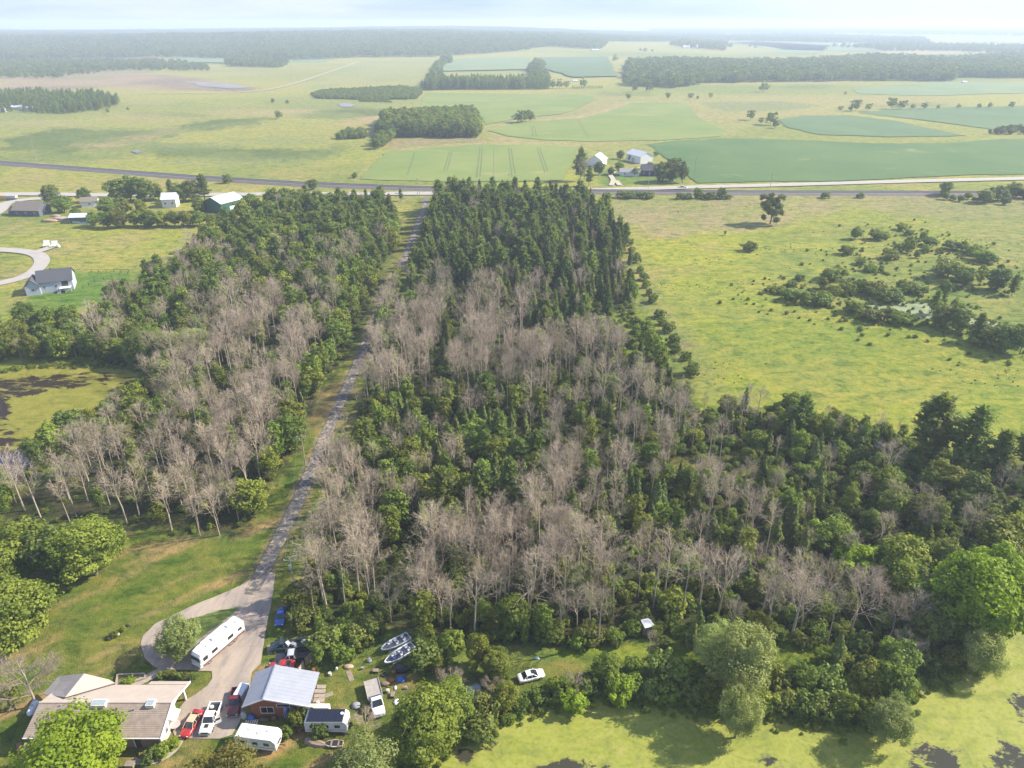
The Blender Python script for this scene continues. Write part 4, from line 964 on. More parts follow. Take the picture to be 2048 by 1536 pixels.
g('leafy_dark', 10, 1110, 9.0, 'dark leafy tree behind the lawn trees')
g('leafy', 232, 1110, 7.5, 'light green tree behind the spreading lawn tree')
g('bare_wide', 74, 1412, 11.5, 'wide bare grey maple beside the tan roofed house', wide=1.15, var=0)
g('bush', 12, 1405, 4.5, 'grey green bush below the wide bare maple')
g('willow', 368, 1312, 8.2, 'loose light green tree on the island beside the motorhome', wide=1.15)
g('bush_dark', 344, 1300, 2.6, 'dark low bush in front of the motorhome')
g('leafy', 955, 1335, 8.2, 'bright yellow green tree at the wood edge above the yard', wide=.75)
g('leafy_hi', 992, 1362, 6.5, 'rounded green tree beside the white sedan', wide=1.05)
g('willow', 1470, 1392, 15, 'tall silvery willow standing at the pond shore', wide=.82, var=0)
g('willow', 1436, 1348, 10.5, 'silvery willow behind the tall shore willow', wide=.9)
g('willow', 1470, 1474, 10.0, 'willow leaning low over the duckweed', wide=.8)
g('willow', 1768, 1482, 8.8, 'pale willow bush at the far corner of the shore', wide=1.1, var=1)
g('leafy_bright', 1940, 1262, 17, 'large bright yellow green tree at the edge of the duckweed pond', wide=1.0, var=1)
g('willow', 1955, 1345, 8.5, 'pale green willow below the large bright tree', wide=1.1)
g('leafy', 1985, 1120, 11, 'green tree behind the large bright pond tree', wide=1.1)
g('leafy', 1880, 985, 8.6, 'dense rounded olive tree in the brush', wide=1.35)
g('pine', 2010, 1080, 10.5, 'feathery green pine behind the bright pond tree', wide=1.2)
g('bare_wide', 1815, 1200, 8.5, 'wide bare grey tree among the dark brush')
g('bare_wide', 1800, 1330, 7.5, 'pale bare tree near the corner of the shore')
g('bare', 1845, 1085, 9.5, 'grey bare tree beside the olive tree', wide=1.3)
g('bare_wide', 1150, 1392, 6.0, 'bare fan shaped small tree at the grassy strip', wide=.75)
g('bare_wide', 985, 1400, 5.5, 'thin bare tree above the blue grey tarpaulin')
g('bare_wide', 905, 1385, 6.0, 'bare twiggy tree beside the leafy yard tree')
g('bare_wide', 735, 1462, 4.6, 'bare brushy shrub against the flatbed truck', var=1)
g('bare', 1295, 1315, 6.2, 'thin bare tree in front of the small white shed')
g('bush_bright', 1235, 1400, 4.6, 'yellow flowering small tree in the shore hedge')
g('bush_bright', 1150, 1415, 4.0, 'yellow green bush at the edge of the duckweed')
g('leafy', 1800, 1155, 10, 'green tree deep in the pond side brush'); g('bush_bright', 1700, 1150, 7.5, 'light green sapling in the dark brush')
g('bush_bright', 345, 1495, 2.0, 'yellow bush at the corner of the brick wall'); g('bush', 322, 1512, 2.2, 'green shrub under the brick wall'); g('bush_dark', 300, 1520, 2.0, 'dark shrub under the brick wall')
g('bush', 596, 1448, 3.2, 'green shrub between the garage and the trailers'); g('bush', 572, 1470, 2.0, 'low shrub beside the white travel trailer')
g('bush_dark', 640, 1472, 3.0, 'dark shrub against the solar roofed trailer')
g('bush_bright', 260, 1368, 1.6, 'small shrub in the walled flower bed')
for i, (px, py) in enumerate([(322, 1356), (336, 1353), (348, 1354), (360, 1356), (372, 1358), (384, 1360)]): g('bush_dark', px, py, 1.3, 'clipped dark hedge bush along the rear of the long house', 'clipped hedge bushes behind the long house')
shore = [(905, 1475), (940, 1455), (975, 1440), (1010, 1420), (1045, 1408), (1080, 1395), (1120, 1400), (1180, 1390), (1215, 1392), (1265, 1392), (1300, 1400), (1340, 1405), (1380, 1412), (1415, 1420), (1515, 1428), (1560, 1424), (1600, 1428), (1640, 1436), (1680, 1440), (1725, 1448), (865, 1510), (1700, 1405), (1650, 1395), (1590, 1385), (1545, 1380), (1850, 1345), (1895, 1335), (1830, 1300), (1780, 1390),
         (1270, 1350), (1320, 1360), (1360, 1375), (1400, 1380), (1210, 1365), (1105, 1375), (960, 1480)]
for i, (px, py) in enumerate(shore):
    k = ['bush_dark', 'bush', 'bush_dark', 'leafy', 'bush'][i % 5]
    if 1020 < px < 1110: k = 'bush'
    g(k, px + PR.uniform(-8, 8), py - 6 + (14 if 1020 < px < 1110 else 0), 2.6 if 1020 < px < 1110 else PR.uniform(3.4, 5.4) if k != 'leafy' else PR.uniform(5, 6.5), {'bush_dark': 'dark bush', 'bush': 'green bush', 'leafy': 'small leafy tree'}[k] + ' in the hedge along the duckweed shore', {'bush_dark': 'dark bushes', 'bush': 'green bushes', 'leafy': 'small leafy trees'}[k] + ' in the hedge along the duckweed shore')
for i, (px, py) in enumerate([(610, 1225), (604, 1252), (640, 1262), (690, 1270), (655, 1300), (640, 1330), (690, 1320), (720, 1290), (860, 1285), (900, 1300), (740, 1265), (1050, 1290), (1100, 1280), (1180, 1280), (1400, 1290), (600, 1205), (850, 1330), (880, 1350)]):
    k = ['bush', 'bush_dark', 'slim'][i % 3]
    g(k, px, py, PR.uniform(3.6, 5.2), {'bush': 'bushy green shrub', 'bush_dark': 'dark shrub', 'slim': 'leafy sapling'}[k] + ' at the near edge of the bare wood', {'bush': 'green shrubs', 'bush_dark': 'dark shrubs', 'slim': 'leafy saplings'}[k] + ' at the near edge of the bare wood')
# lone pines on the border of the meadow
for px, py, hh, lab in [(1850, 918, 19, 'tall layered pine standing alone above the meadow border'), (1925, 935, 18, 'layered pine next to the tallest lone pine'), (1600, 870, 12.5, 'small pointed pine poking above the brush'), (1985, 950, 13, 'pine between the layered pine and the pine at the picture edge'), (2045, 940, 16.5, 'pine at the picture edge of the meadow border'), (1950, 1010, 8, 'low pine in front of the lone pines')]:
    g('pine', px, py, hh, lab, wide=1.15)
# row of thin trunks
for i in range(26): g('slim' if i % 3 else 'bare', 1500 + i * 12 + PR.uniform(-6, 6), 862 + PR.uniform(-12, 18) + i * .7, PR.uniform(5.0, 8), ('slender leafy tree' if i % 3 else 'thin bare tree') + ' in the open row below the meadow', ('slender leafy trees' if i % 3 else 'thin bare trees') + ' in the open row below the meadow')
# willow like trees at the back of the left wood
for px, py, hh in [(300, 725, 12), (350, 735, 13), (395, 722, 12)]: g('willow', px, py, hh, 'pale silvery tree in the left wood', 'pale silvery trees behind the algae pond', wide=1.05)
for i, px in enumerate(range(-20, 340, 22)):
    k = ['leafy', 'leafy_dark', 'leafy', 'bare', 'leafy'][i % 5]
    g(k, px + PR.uniform(-8, 8), 722 + PR.uniform(-14, 4), PR.uniform(8, 10.5), LOOK[k] + ' on the far bank of the algae pond', GRP[k] + ' on the far bank of the algae pond')
for i, px in enumerate(range(-10, 260, 26)):
    k = ['leafy_dark', 'bare', 'leafy'][i % 3]
    g(k, px + PR.uniform(-8, 8), 688 + PR.uniform(-14, 6), PR.uniform(7, 10), LOOK[k] + ' behind the trees of the far pond bank', GRP[k] + ' behind the trees of the far pond bank')
g('bare_wide', 180, 655, 9, 'wide pale bare tree below the yard of the grey house', var=0)
for i, (px, py) in enumerate([(75, 925), (110, 905), (150, 880), (185, 865), (225, 850), (262, 835), (290, 805), (320, 800)]): g('leafy' if i % 2 else 'leafy_dark', px, py, 7.5 + (i % 3), ('round leafy tree' if i % 2 else 'dark leafy tree') + ' on the near bank of the algae pond', 'leafy trees on the near bank of the algae pond')
# meadow shrubs
for px, py, hh, k, lab in [(1540, 448, 16.5, 'ragged', 'lone ragged tree standing in the meadow by the railway'), (1710, 478, 6.5, 'leafy', 'small lone tree in the meadow with a thin trunk'), (1500, 502, 4.6, 'bush_dark', 'single dark round thicket in the meadow'),
                          (1815, 505, 8, 'leafy', 'tree at the head of the meadow thicket'), (1660, 560, 6, 'bush_dark', 'dark bush beside the round thicket'), (1600, 560, 3, 'bush_dark', 'very small bush in the meadow'), (1885, 540, 6.5, 'slim', 'feathery sapling in the meadow'), (1740, 690, 1.2, 'bush_dark', 'tiny dark sapling in the middle of the meadow'),
                          (1450, 470, 2.5, 'slim', 'tiny sapling beside the grassy ditch')]:
    g(k, px, py, hh, lab, whole=True, wide=1.4 if k == 'bush_dark' else 1.1)
shrubs = [(1545, 585), (1565, 592), (1590, 600), (1610, 606), (1635, 610), (1650, 612), (1580, 580), (1640, 580), (1660, 590), (1690, 590), (1700, 575), (1720, 580), (1745, 590), (1760, 600), (1780, 605), (1800, 590), (1700, 625), (1720, 635), (1745, 640), (1770, 640), (1795, 645), (1810, 648),
          (1830, 585), (1850, 590), (1880, 600), (1740, 540), (1720, 530), (1760, 545), (1680, 545), (1900, 640), (1920, 665), (1950, 680), (1980, 690), (2010, 700), (2040, 710), (1885, 655), (1870, 630), (1900, 560), (1930, 575), (1960, 570), (1990, 580), (2020, 590), (1820, 470), (1840, 480), (1860, 490), (1800, 460), (1900, 495), (1920, 505), (1945, 510), (1965, 520), (1980, 528), (2000, 545), (1750, 480), (1770, 475), (1690, 505), (1830, 520), (1850, 505), (1800, 500), (1780, 520)]
for i, (px, py) in enumerate(shrubs):
    big = px > 1860 and py > 545; k = ['bush', 'bush', 'bush_dark', 'leafy'][i % 4] if not big else ['leafy_dark', 'pine', 'bush_dark', 'leafy_dark', 'slim'][i % 5]
    g(k, px + PR.uniform(-6, 6), py + PR.uniform(-4, 4), PR.uniform(8, 12) if big else PR.uniform(3, 6.2), {'bush_dark': 'dark bush', 'bush': 'green bush', 'leafy_dark': 'dark leafy tree', 'leafy': 'leafy tree', 'pine': 'pine', 'slim': 'slender tree'}[k] + ' in the thicket around the meadow pond', 'plants of the thicket around the meadow pond', whole=True, wide=1.5 if 'bush' in k else 1.1)
sc_ = []
for px, py in shrubs:
    x, y, _ = at(px, py)
    for _k in range(15): sc_.append((x + PR.gauss(0, 12), y + PR.gauss(0, 10), -.1, PR.uniform(.10, .48) ** 1.2))
scatter('scrub', 'low dark scrub between the bushes around the meadow pond', 'scrub', 'bush_dark', sc_[::4]); scatter('scrub', 'light green scrub between the bushes around the meadow pond', 'scrub', 'bush', [q for i_, q in enumerate(sc_) if i_ % 4])
# hedge line at the border of the wood and the meadow
for i, (px, py) in enumerate([(1250, 470), (1258, 490), (1262, 505), (1272, 525), (1280, 545), (1288, 560), (1292, 575), (1298, 590), (1305, 605), (1320, 635), (1325, 650), (1335, 665), (1345, 690), (1350, 705), (1372, 720), (1385, 750)]):
    g('bush_dark' if i % 2 else 'bush', px, py, PR.uniform(2.6, 4.8), ('dark' if i % 2 else 'green') + ' bush in the line between wood and meadow', 'bushes in the line between wood and meadow', whole=True)
g('bare_wide', 1368, 705, 5, 'small bare tree in the line between wood and meadow', whole=False)
# farmstead row at the left
fs = [('leafy_dark', 105, 410, 12), ('leafy', 130, 425, 10), ('leafy', 155, 440, 7), ('leafy', 190, 452, 8), ('leafy', 215, 455, 9), ('leafy', 240, 455, 10), ('leafy', 262, 400, 15), ('leafy_dark', 240, 402, 15), ('leafy', 290, 402, 15), ('leafy', 275, 452, 9.5), ('leafy', 300, 453, 9), ('leafy', 325, 454, 9), ('leafy', 350, 452, 8.5), ('leafy', 375, 453, 9), ('leafy', 400, 452, 8), ('leafy_dark', 425, 450, 7), ('leafy_dark', 445, 448, 7),
      ('leafy', 360, 405, 12), ('leafy_dark', 385, 402, 14), ('pine', 410, 400, 16), ('pine', 345, 400, 13), ('leafy', 400, 425, 9), ('leafy', 285, 430, 9), ('leafy', 250, 430, 10), ('leafy', 215, 428, 10), ('leafy', 485, 440, 11), ('leafy', 505, 425, 11), ('leafy', 552, 425, 14), ('leafy', 575, 420, 13), ('leafy', 600, 424, 10), ('leafy_dark', 535, 440, 11), ('leafy', 640, 420, 11), ('leafy', 660, 425, 11), ('leafy_bright', 690, 425, 9), ('leafy_dark', 690, 440, 10), ('pine', 720, 440, 12), ('pine', 745, 445, 11), ('pine', 785, 470, 12), ('pine', 770, 455, 10),
      ('leafy', 170, 405, 9), ('leafy', 318, 398, 10)]
for k, px, py, hh in fs:
    row = 'in the front row of the farmstead grove' if py > 442 and px < 460 else ('in the tall back row of the farmstead grove' if px < 430 else 'between the farmstead and the lane')
    g(k, px, py, hh, LOOK.get(k, 'bright leafy tree') + ' ' + row, 'trees ' + row, whole=True, wide=1.15)
g('leafy_dark', 626, 379, 7.5, 'low round tree beside the railway left of the crossing', whole=True, wide=1.3); g('bush_dark', 456, 366, 6, 'single round bush beside the railway', whole=True)
g('pine', 802, 402, 8, 'small pine standing where the lane meets the road', whole=True); g('bush_dark', 710, 356, 4, 'bush at the corner of the crop field', whole=True)
# farm at the right of the crossing
for k, px, py, hh, lab in [('pine', 1160, 362, 23, 'tall dark pine beside the white hoop barns'), ('bare', 1168, 370, 19, 'grey bare tree in front of the dark farm pine'), ('pine', 1178, 372, 14, 'short pine beside the grey bare farm tree'), ('leafy_dark', 1198, 350, 10, 'round tree in front of the hoop barn'), ('leafy_bright', 1238, 342, 6.5, 'yellow green round tree in the farm yard'),
                           ('leafy_dark', 1222, 350, 6, 'low dark tree beside the farm yard'), ('leafy', 1240, 318, 7, 'green tree left of the white barn'), ('leafy_dark', 1262, 322, 6, 'dark tree in front of the white barn'), ('leafy_dark', 1300, 345, 8, 'tree behind the dark farmhouse'), ('leafy', 1270, 352, 6, 'small tree in front of the dark farmhouse'),
                           ('leafy_dark', 1325, 364, 15, 'big dark tree beside the farmhouse'), ('leafy_dark', 1345, 362, 16, 'tallest dark tree beside the farmhouse'), ('pine', 1364, 366, 15, 'pointed pine at the end of the farm trees'), ('pine', 1340, 366, 10, 'pine in front of the tallest farm tree'), ('bush_dark', 1312, 312, 4, 'bush behind the white barn'),
                           ('leafy', 1220, 348, 4, 'thin sapling on the farm lawn')]:
    g(k, px, py, hh, lab, whole=True, wide=1.1)
for i, (px, py) in enumerate([(1245, 396), (1262, 397), (1280, 396), (1298, 397), (1360, 398), (1375, 398), (1400, 397), (1420, 398), (1440, 397), (1455, 398), (1215, 396), (1650, 396), (1720, 396)]):
    g('bush_dark' if i % 2 else 'bush', px, py, PR.uniform(3, 5), ('dark' if i % 2 else 'green') + ' bush along the near side of the railway', 'bushes along the near side of the railway', whole=True, wide=1.4)
g('leafy', 1395, 397, 7, 'small tree on the near side of the railway', whole=True); g('leafy', 1443, 397, 7, 'tree beside the railway bushes', whole=True); g('leafy_dark', 1888, 392, 10, 'lone tree by the railway near the bushy strip', whole=True)
for i in range(18):
    px = 1890 + i * 15; g(['leafy', 'bush_dark', 'leafy_dark'][i % 3], px, 402 + PR.uniform(-6, 8) - (i > 8) * 2, PR.uniform(5, 10) if i > 4 else PR.uniform(3, 5), LOOK[['leafy', 'bush_dark', 'leafy_dark'][i % 3]] + ' in the bushy strip beside the railway', 'plants of the bushy strip beside the railway', whole=True, wide=1.3)

# ---- far trees one can tell apart
ft = [(1049, 245, 13), (1042, 246, 12), (1036, 244, 11), (1060, 243, 11), (1501, 240, 11), (1522, 248, 7), (1541, 250, 13), (1551, 256, 8), (1711, 222, 14), (1736, 222, 9), (1783, 218, 14), (1803, 219, 11), (1825, 218, 6), (1848, 218, 8), (1875, 218, 5), (1917, 216, 5), (1957, 217, 6), (1979, 216, 7), (2022, 216, 8), (1528, 184, 16), (1381, 198, 8), (1395, 199, 5), (1421, 196, 7), (1335, 198, 9), (1270, 184, 14), (1299, 184, 14), (1256, 199, 8),
      (1166, 176, 16), (1119, 177, 14), (1105, 177, 14), (1133, 177, 12), (1290, 107, 18), (1304, 107, 14), (1280, 106, 16), (1500, 95, 18), (1510, 97, 15), (1230, 124, 18), (558, 238, 9), (546, 207, 7), (575, 208, 5), (216, 226, 5), (256, 221, 4), (1480, 60, 20), (1090, 163, 20), (1680, 222, 6), (1700, 222, 6), (1690, 190, 5)]
for px, py, hh in ft:
    x, y, _ = at(px, py); band = 'across the fields beyond the railway' if py > 150 else 'on the plain near the far farms'
    if px < 700: band = 'on the marsh meadow beyond the railway'
    plant('far' if y > 700 else 'leafy_dark', x, y, hh, 'lone dark tree ' + band, 'lone trees ' + band, True, 0, 1.05)
for i in range(14): x, y, _ = at(1145 + i * 4.5, 177); plant('farpine', x, y, 5, 'small pine in the short row beside the pine wood', 'small pines in the short row', True, 0)
def far_mass(name, label, kind, px, step, hgt, dens=1., hz_=True):
    P = np.array(wp(px)); rs = np.random.RandomState(len(label)); x0, y0 = P.min(0); x1, y1 = P.max(0)
    gx, gy = np.meshgrid(np.arange(x0, x1, step), np.arange(y0, y1, step)); X = (gx + rs.uniform(-.5, .5, gx.shape) * step).ravel(); Y = (gy + rs.uniform(-.5, .5, gx.shape) * step).ravel()
    wv = np.clip(Y / 400, .3, 12) * 8
    k = inside([tuple(p) for p in P], X + (fbm(X / 60, Y / 60, 3) - .5) * wv, Y + (fbm(X / 60 + 9, Y / 60, 3) - .5) * wv) & (rs.rand(len(X)) < dens); X, Y = X[k], Y[k]
    Z = hill(X, Y) if hz_ else np.zeros(len(X))
    big = .75 + .5 * fbm(X / 150, Y / 150, 3)
    scatter(name, label, 'woods', kind, np.stack([X, Y, Z, hgt / PROTO[kind][0]['h'] * big * rs.uniform(.75, 1.25, len(X))], 1))
    return len(X)
n = 0
n += far_mass('ridge_woods', 'long dense dark wood covering the far ridge', 'far', [(-400, 125), (0, 122), (180, 118), (330, 116), (450, 119), (600, 120), (720, 117), (860, 116), (1030, 110), (1100, 104), (1200, 107), (1216, 92), (1400, 84), (1450, 70), (1200, 66), (800, 66), (500, 68), (200, 72), (-400, 74)], 17, 17)
n += far_mass('right_woods', 'broad wood beyond the fields across the railway', 'far', [(1255, 172), (1340, 176), (1365, 174), (1420, 166), (1700, 162), (1900, 163), (1910, 156), (2060, 157), (2400, 155), (2400, 118), (2048, 118), (1900, 122), (1700, 122), (1600, 128), (1400, 128), (1260, 130)], 11, 16)
n += far_mass('pine_row_woods', 'dark block of pines between two far fields', 'farpine', [(850, 181), (1100, 179), (1098, 168), (860, 170)], 7.5, 15)
n += far_mass('hedgerow_woods', 'line of trees climbing between the far fields', 'far', [(860, 172), (875, 172), (896, 122), (890, 118), (868, 150)], 10, 14)
n += far_mass('hedgerow_woods', 'second line of trees above the pine block', 'far', [(1062, 170), (1090, 170), (1082, 132), (1062, 128)], 10, 14)
n += far_mass('grove_woods', 'rectangular dark grove beside the crop field', 'leafy', [(772, 276), (955, 275), (958, 250), (950, 236), (780, 240)], 5.2, 12.5)
n += far_mass('grove_woods', 'tail of trees running down from the rectangular grove', 'leafy', [(760, 300), (745, 300), (765, 262), (785, 262), (782, 282)], 5.5, 8.5)
n += far_mass('pine_point_woods', 'pointed pine wood around the mobile homes', 'farpine', [(-60, 226), (30, 226), (44, 216), (60, 226), (130, 228), (210, 219), (243, 205), (200, 196), (50, 194), (-60, 192)], 8, 12)
n += far_mass('scrub_woods', 'low scrub strip on the marsh meadow', 'bush', [(620, 190), (640, 198), (740, 200), (840, 199), (848, 180), (800, 176), (640, 182)], 4.5, 4.2)
n += far_mass('scrub_woods', 'small grey scrub by the marsh pools', 'bush', [(720, 204), (790, 206), (780, 199), (725, 198)], 4.5, 3)
n += far_mass('scrub_woods', 'bushy corner left of the grove', 'bush', [(675, 280), (730, 278), (735, 266), (690, 268)], 4, 4.5)
n += far_mass('marsh_woods', 'pale scrubby marsh wood below the ridge', 'far', [(-200, 152), (0, 158), (120, 156), (230, 142), (420, 143), (415, 134), (330, 124), (200, 120), (0, 124), (-200, 126)], 15, 9, .8)
n += far_mass('marsh_woods', 'round clump of trees at the foot of the ridge', 'far', [(455, 133), (560, 136), (580, 126), (470, 122)], 12, 13)
n += far_mass('plain_woods', 'broken woods on the distant plain', 'far', [(1340, 97), (1360, 100), (1450, 106), (1452, 88), (1360, 92)], 16, 17, .5)
n += far_mass('plain_woods', 'long belt of trees on the distant plain', 'far', [(1400, 82), (1560, 84), (1640, 86), (1860, 90), (1850, 80), (1600, 72), (1400, 76)], 24, 18, .8)
n += far_mass('plain_woods', 'farthest belts of trees under the horizon', 'far', [(1300, 70), (1700, 70), (2300, 78), (2300, 66), (1700, 60), (1300, 60)], 46, 22, .8)
n += far_mass('plain_woods', 'trees around the far farms', 'far', [(1660, 96), (1740, 98), (1770, 104), (1900, 104), (2100, 112), (2100, 98), (1800, 92)], 18, 16, .45)
n += far_mass('corner_woods', 'dark scrub at the end of the crop strip', 'leafy_dark', [(1975, 270), (2300, 268), (2300, 258), (1990, 262)], 6, 5)
print('FAR', n)

# ------------------------------------------------------------------ the long tan roofed house
M_TILE = plain('tan_roof_tile', (.33, .265, .215), .8, 0, .35, 1.3)
M_TILE_LIT = plain('tan_roof_tile_lit', (.42, .355, .30), .8, 0, .12, .6)  # lighter copy of the tile: sunlight on the rear slopes put into the colour
M_TILE_SHADE = plain('tan_roof_tile_shade', (.26, .24, .235), .8, 0, .2, 2)  # greyer copy of the tile: shade of the wing's west slope painted in
def brick_mat(name, c1, c2, mortar, sc=1.):
    t = NT(name); v = t.coord((1, 1, 1)); b = t.n('ShaderNodeTexBrick', i_Scale=3.2 * sc, i_Mortar_Size=.03); mp = t.n('ShaderNodeMapping'); mp.inputs['Rotation'].default_value = (R(90), 0, 0)
    t.l(v, mp.inputs[0]); t.l(mp.outputs[0], b.inputs['Vector']); b.inputs['Color1'].default_value = (*c1, 1); b.inputs['Color2'].default_value = (*c2, 1); b.inputs['Mortar'].default_value = (*mortar, 1)
    t.col(b.outputs['Color']); t.b.inputs['Roughness'].default_value = .9; return t.m
M_BRICK = brick_mat('brown_brick', (.25, .13, .09), (.32, .18, .125), (.3, .25, .2))
M_SIDE = plain('cream_siding', (.66, .55, .47), .7, 0, .12, 2)
M_TRIM = plain('white_trim', (.78, .76, .73), .5)
def window(parent, x, y, z, w_, h_, face='y', frame=M_TRIM, name='window', depth=.06, bars=1):
    """window standing proud of a wall; face y: on a wall facing -Y, face x: on a wall facing +X"""
    mb = MB(); t_ = .09
    def bx(m, a0, a1, z0, z1, d0, d1):
        if face == 'y': m.box(x + a0, x + a1, y - d1, y - d0, z + z0, z + z1)
        elif face == '-y': m.box(x + a0, x + a1, y + d0, y + d1, z + z0, z + z1)
        elif face == '-x': m.box(x - d1, x - d0, y + a0, y + a1, z + z0, z + z1)
        else: m.box(x + d0, x + d1, y + a0, y + a1, z + z0, z + z1)
    bx(mb, 0, w_, 0, t_, .002, depth); bx(mb, 0, w_, h_ - t_, h_, .002, depth); bx(mb, 0, t_, t_, h_ - t_, .002, depth); bx(mb, w_ - t_, w_, t_, h_ - t_, .002, depth)
    for i in range(bars): c = w_ * (i + 1) / (bars + 1); bx(mb, c - t_ / 3, c + t_ / 3, t_, h_ - t_, .002, depth * .9)
    fr = mb.build(name, frame, parent)
    mb = MB(); bx(mb, t_, w_ - t_, t_, h_ - t_, .004, .02); mb.build('pane', GLASS, fr); return fr
def build_long_house():
    root = thing('ranch_house', 'long low house with tan tiled gable roof, brick front and cream gable end', 'house')
    fl = at(46, 1475, 3.0); fr = at(320, 1478, 3.0); x0, x1 = fl[0], fr[0]; yf = (fl[1] + fr[1]) / 2; RZ = 5.25; EZ = 3.0
    yr = (at(80, 1404, RZ)[1] + at(343, 1406, RZ)[1]) / 2; yb = at(250, 1370, EZ)[1]; yb2 = at(384, 1364, EZ)[1]
    rl = at(80, 1404, RZ)[0]; rr = at(343, 1406, RZ)[0]
    # walls
    mb = MB(); mb.box(x0 + 1.2, x1 - .7, yf + .7, yf + .95, 0, EZ - .12); mb.build('front_wall', M_BRICK, root)
    MB().box(x0 + 1.2, x1 - 6.0, yb - .9, yb - .65, 0, EZ - .12).build('rear_wall', M_SIDE, root)
    gx = x1 - .45
    prof = [(yf + .7, 0), (yb - .65, 0), (yb - .65, EZ - .05), (yr, RZ - .2), (yf + .7, EZ - .1)]
    # right gable wall with the open end of the car port
    MB().wedge([(yf + .55, 0), (yb - 3.6, 0), (yb - 3.6, EZ - .1), (yb - .5, EZ - .1), (yr, RZ - .25), (yf + .55, EZ - .12)], gx - .22, gx).build('gable_wall', M_SIDE, root)
    MB().wedge(prof, x0 + .9, x0 + 1.18).build('gable_wall', M_BRICK, root)
    MB().box(gx - .3, gx, yb - .55, yb - .2, 0, EZ - .15).build('carport_post', M_TRIM, root)
    MB().box(gx - 6.2, gx - .3, yb - 3.9, yb - 3.6, 0, EZ - .2).build('carport_wall', plain('carport_brick', (.30, .16, .12), .9), root)
    for (a, w_) in ((x1 - 7.6, 1.5), (x1 - 12.5, 1.6), (x0 + 3, 1.5)): window(root, a, yf + .7, 1.1, w_, 1.3)
    d = MB().box(x1 - 4.6, x1 - 3.7, yf + .64, yf + .70, .1, 2.25).build('door', plain('dark_door', (.05, .045, .04), .5), root)
    MB().box(x1 - 4.75, x1 - 4.6, yf + .62, yf + .70, .05, 2.35).build('frame', M_TRIM, d)
    window(root, gx, yf + 2.1, 1.0, .75, 1.2, 'x'); window(root, gx, yf + 4.0, 1.0, 1.1, 1.1, 'x')
    aw = MB()
    for i in range(7): aw.slab([(gx + .02, yf + 3.6 + i * .32, 2.55), (gx + 1.0, yf + 3.6 + i * .32, 2.1), (gx + 1.0, yf + 3.82 + i * .32, 2.1), (gx + .02, yf + 3.82 + i * .32, 2.55)], .04)
    aw.build('slatted_awning', WHITE, root)
    # roof deck and tile courses
    def slope(a0, a1, yy0, z0, yy1, z1, n, mat, b0, b1, name='tile_course'):
        """courses between eave (a0..a1 at yy0,z0) and ridge (b0..b1 at yy1,z1), each lapping over the one below"""
        for i in range(n):
            s, e = i / n, (i + 1) / n + .006
            e = min(e, 1)
            L0, L1 = a0 + (b0 - a0) * s, a0 + (b0 - a0) * e; R0, R1 = a1 + (b1 - a1) * s, a1 + (b1 - a1) * e
            ya, yb_ = yy0 + (yy1 - yy0) * s, yy0 + (yy1 - yy0) * e; za, zb = z0 + (z1 - z0) * s, z0 + (z1 - z0) * e
            mb = MB(); t_ = .06
            mb.add([(L0, ya, za), (R0, ya, za), (R1, yb_, zb), (L1, yb_, zb), (L0, ya, za + t_), (R0, ya, za + t_), (R1, yb_, zb + .02), (L1, yb_, zb + .02)],
                   [(0, 3, 2, 1), (4, 5, 6, 7), (0, 1, 5, 4), (1, 2, 6, 5), (2, 3, 7, 6), (3, 0, 4, 7)])
            mb.build(name, mat, root)
    slope(x0, x1, yf, EZ, yr, RZ, 19, M_TILE, rl, rr)
    xs = x1 - 6.3
    slope(x0 + 6, x1, yb, EZ + .0, yr + .01, RZ, 12, M_TILE_LIT, x0 + 6, rr)
    slope(rl, x0 + 6, yb, EZ + .0, yr + .01, RZ, 12, M_TILE_LIT, rl, x0 + 6)
    MB().slab([(xs, yb, EZ + .05), (x1, yb, EZ + .05), (x1 + .1, yb2 + .3, EZ - .3), (xs, yb2 + .3, EZ - .3)], .1).build('carport_roof', M_TILE_LIT, root)
    MB().box(rl - .1, rr + .05, yr - .12, yr + .14, RZ + .01, RZ + .10).build('ridge_cap', M_TILE_LIT, root)
    tr = MB(); tr.slab([(x1 + .0, yf - .05, EZ - .2), (x1 + .14, yf - .05, EZ - .2), (rr + .14, yr, RZ - .15), (rr + .0, yr, RZ - .15)], .3); tr.slab([(rr + .0, yr, RZ - .15), (rr + .14, yr, RZ - .15), (x1 + .24, yb2 + .3, EZ - .5), (x1 + .1, yb2 + .3, EZ - .5)], .3); tr.build('verge_board', M_TRIM, root)
    MB().box(x0, x1, yf - .12, yf - .01, EZ - .12, EZ + .06).build('gutter', M_TRIM, root)
    # rear wing with its ridge running back
    ap = at(169, 1349, 5.0); va = at(134, 1392, 5.0); re = at(217, 1364, 3.0); le = at(119, 1364, 3.0); lv = at(120, 1373, 4.1); rv = at(214, 1374, 3.4)
    ap = (ap[0], ap[1], 5.0); yw = ap[1]; 
    wr = MB(); wr.slab([(va[0], va[1] - .4, 5.1), (va[0] + 5.2, yb + .15, 3.2), (re[0], re[1] + .3, 3.1), (ap[0], ap[1], 5.12)], .12); wr.build('wing_roof', M_TILE_LIT, root)
    wr = MB(); wr.slab([(va[0], va[1] - .4, 5.1), (ap[0], ap[1], 5.12), (le[0] - .6, le[1] + 1.0, 3.1), (lv[0] - 2.2, lv[1] - 1.2, 3.6)], .12); wr.build('wing_roof', M_TILE_SHADE, root, label='west slope of the rear wing, its shade painted grey into the tiles')
    MB().wedge([(va[1], 0), (yw - .6, 0), (yw - .6, 3.0), (va[1], 3.0)], le[0] + .8, re[0] - .8).build('wing_wall', M_SIDE, root)
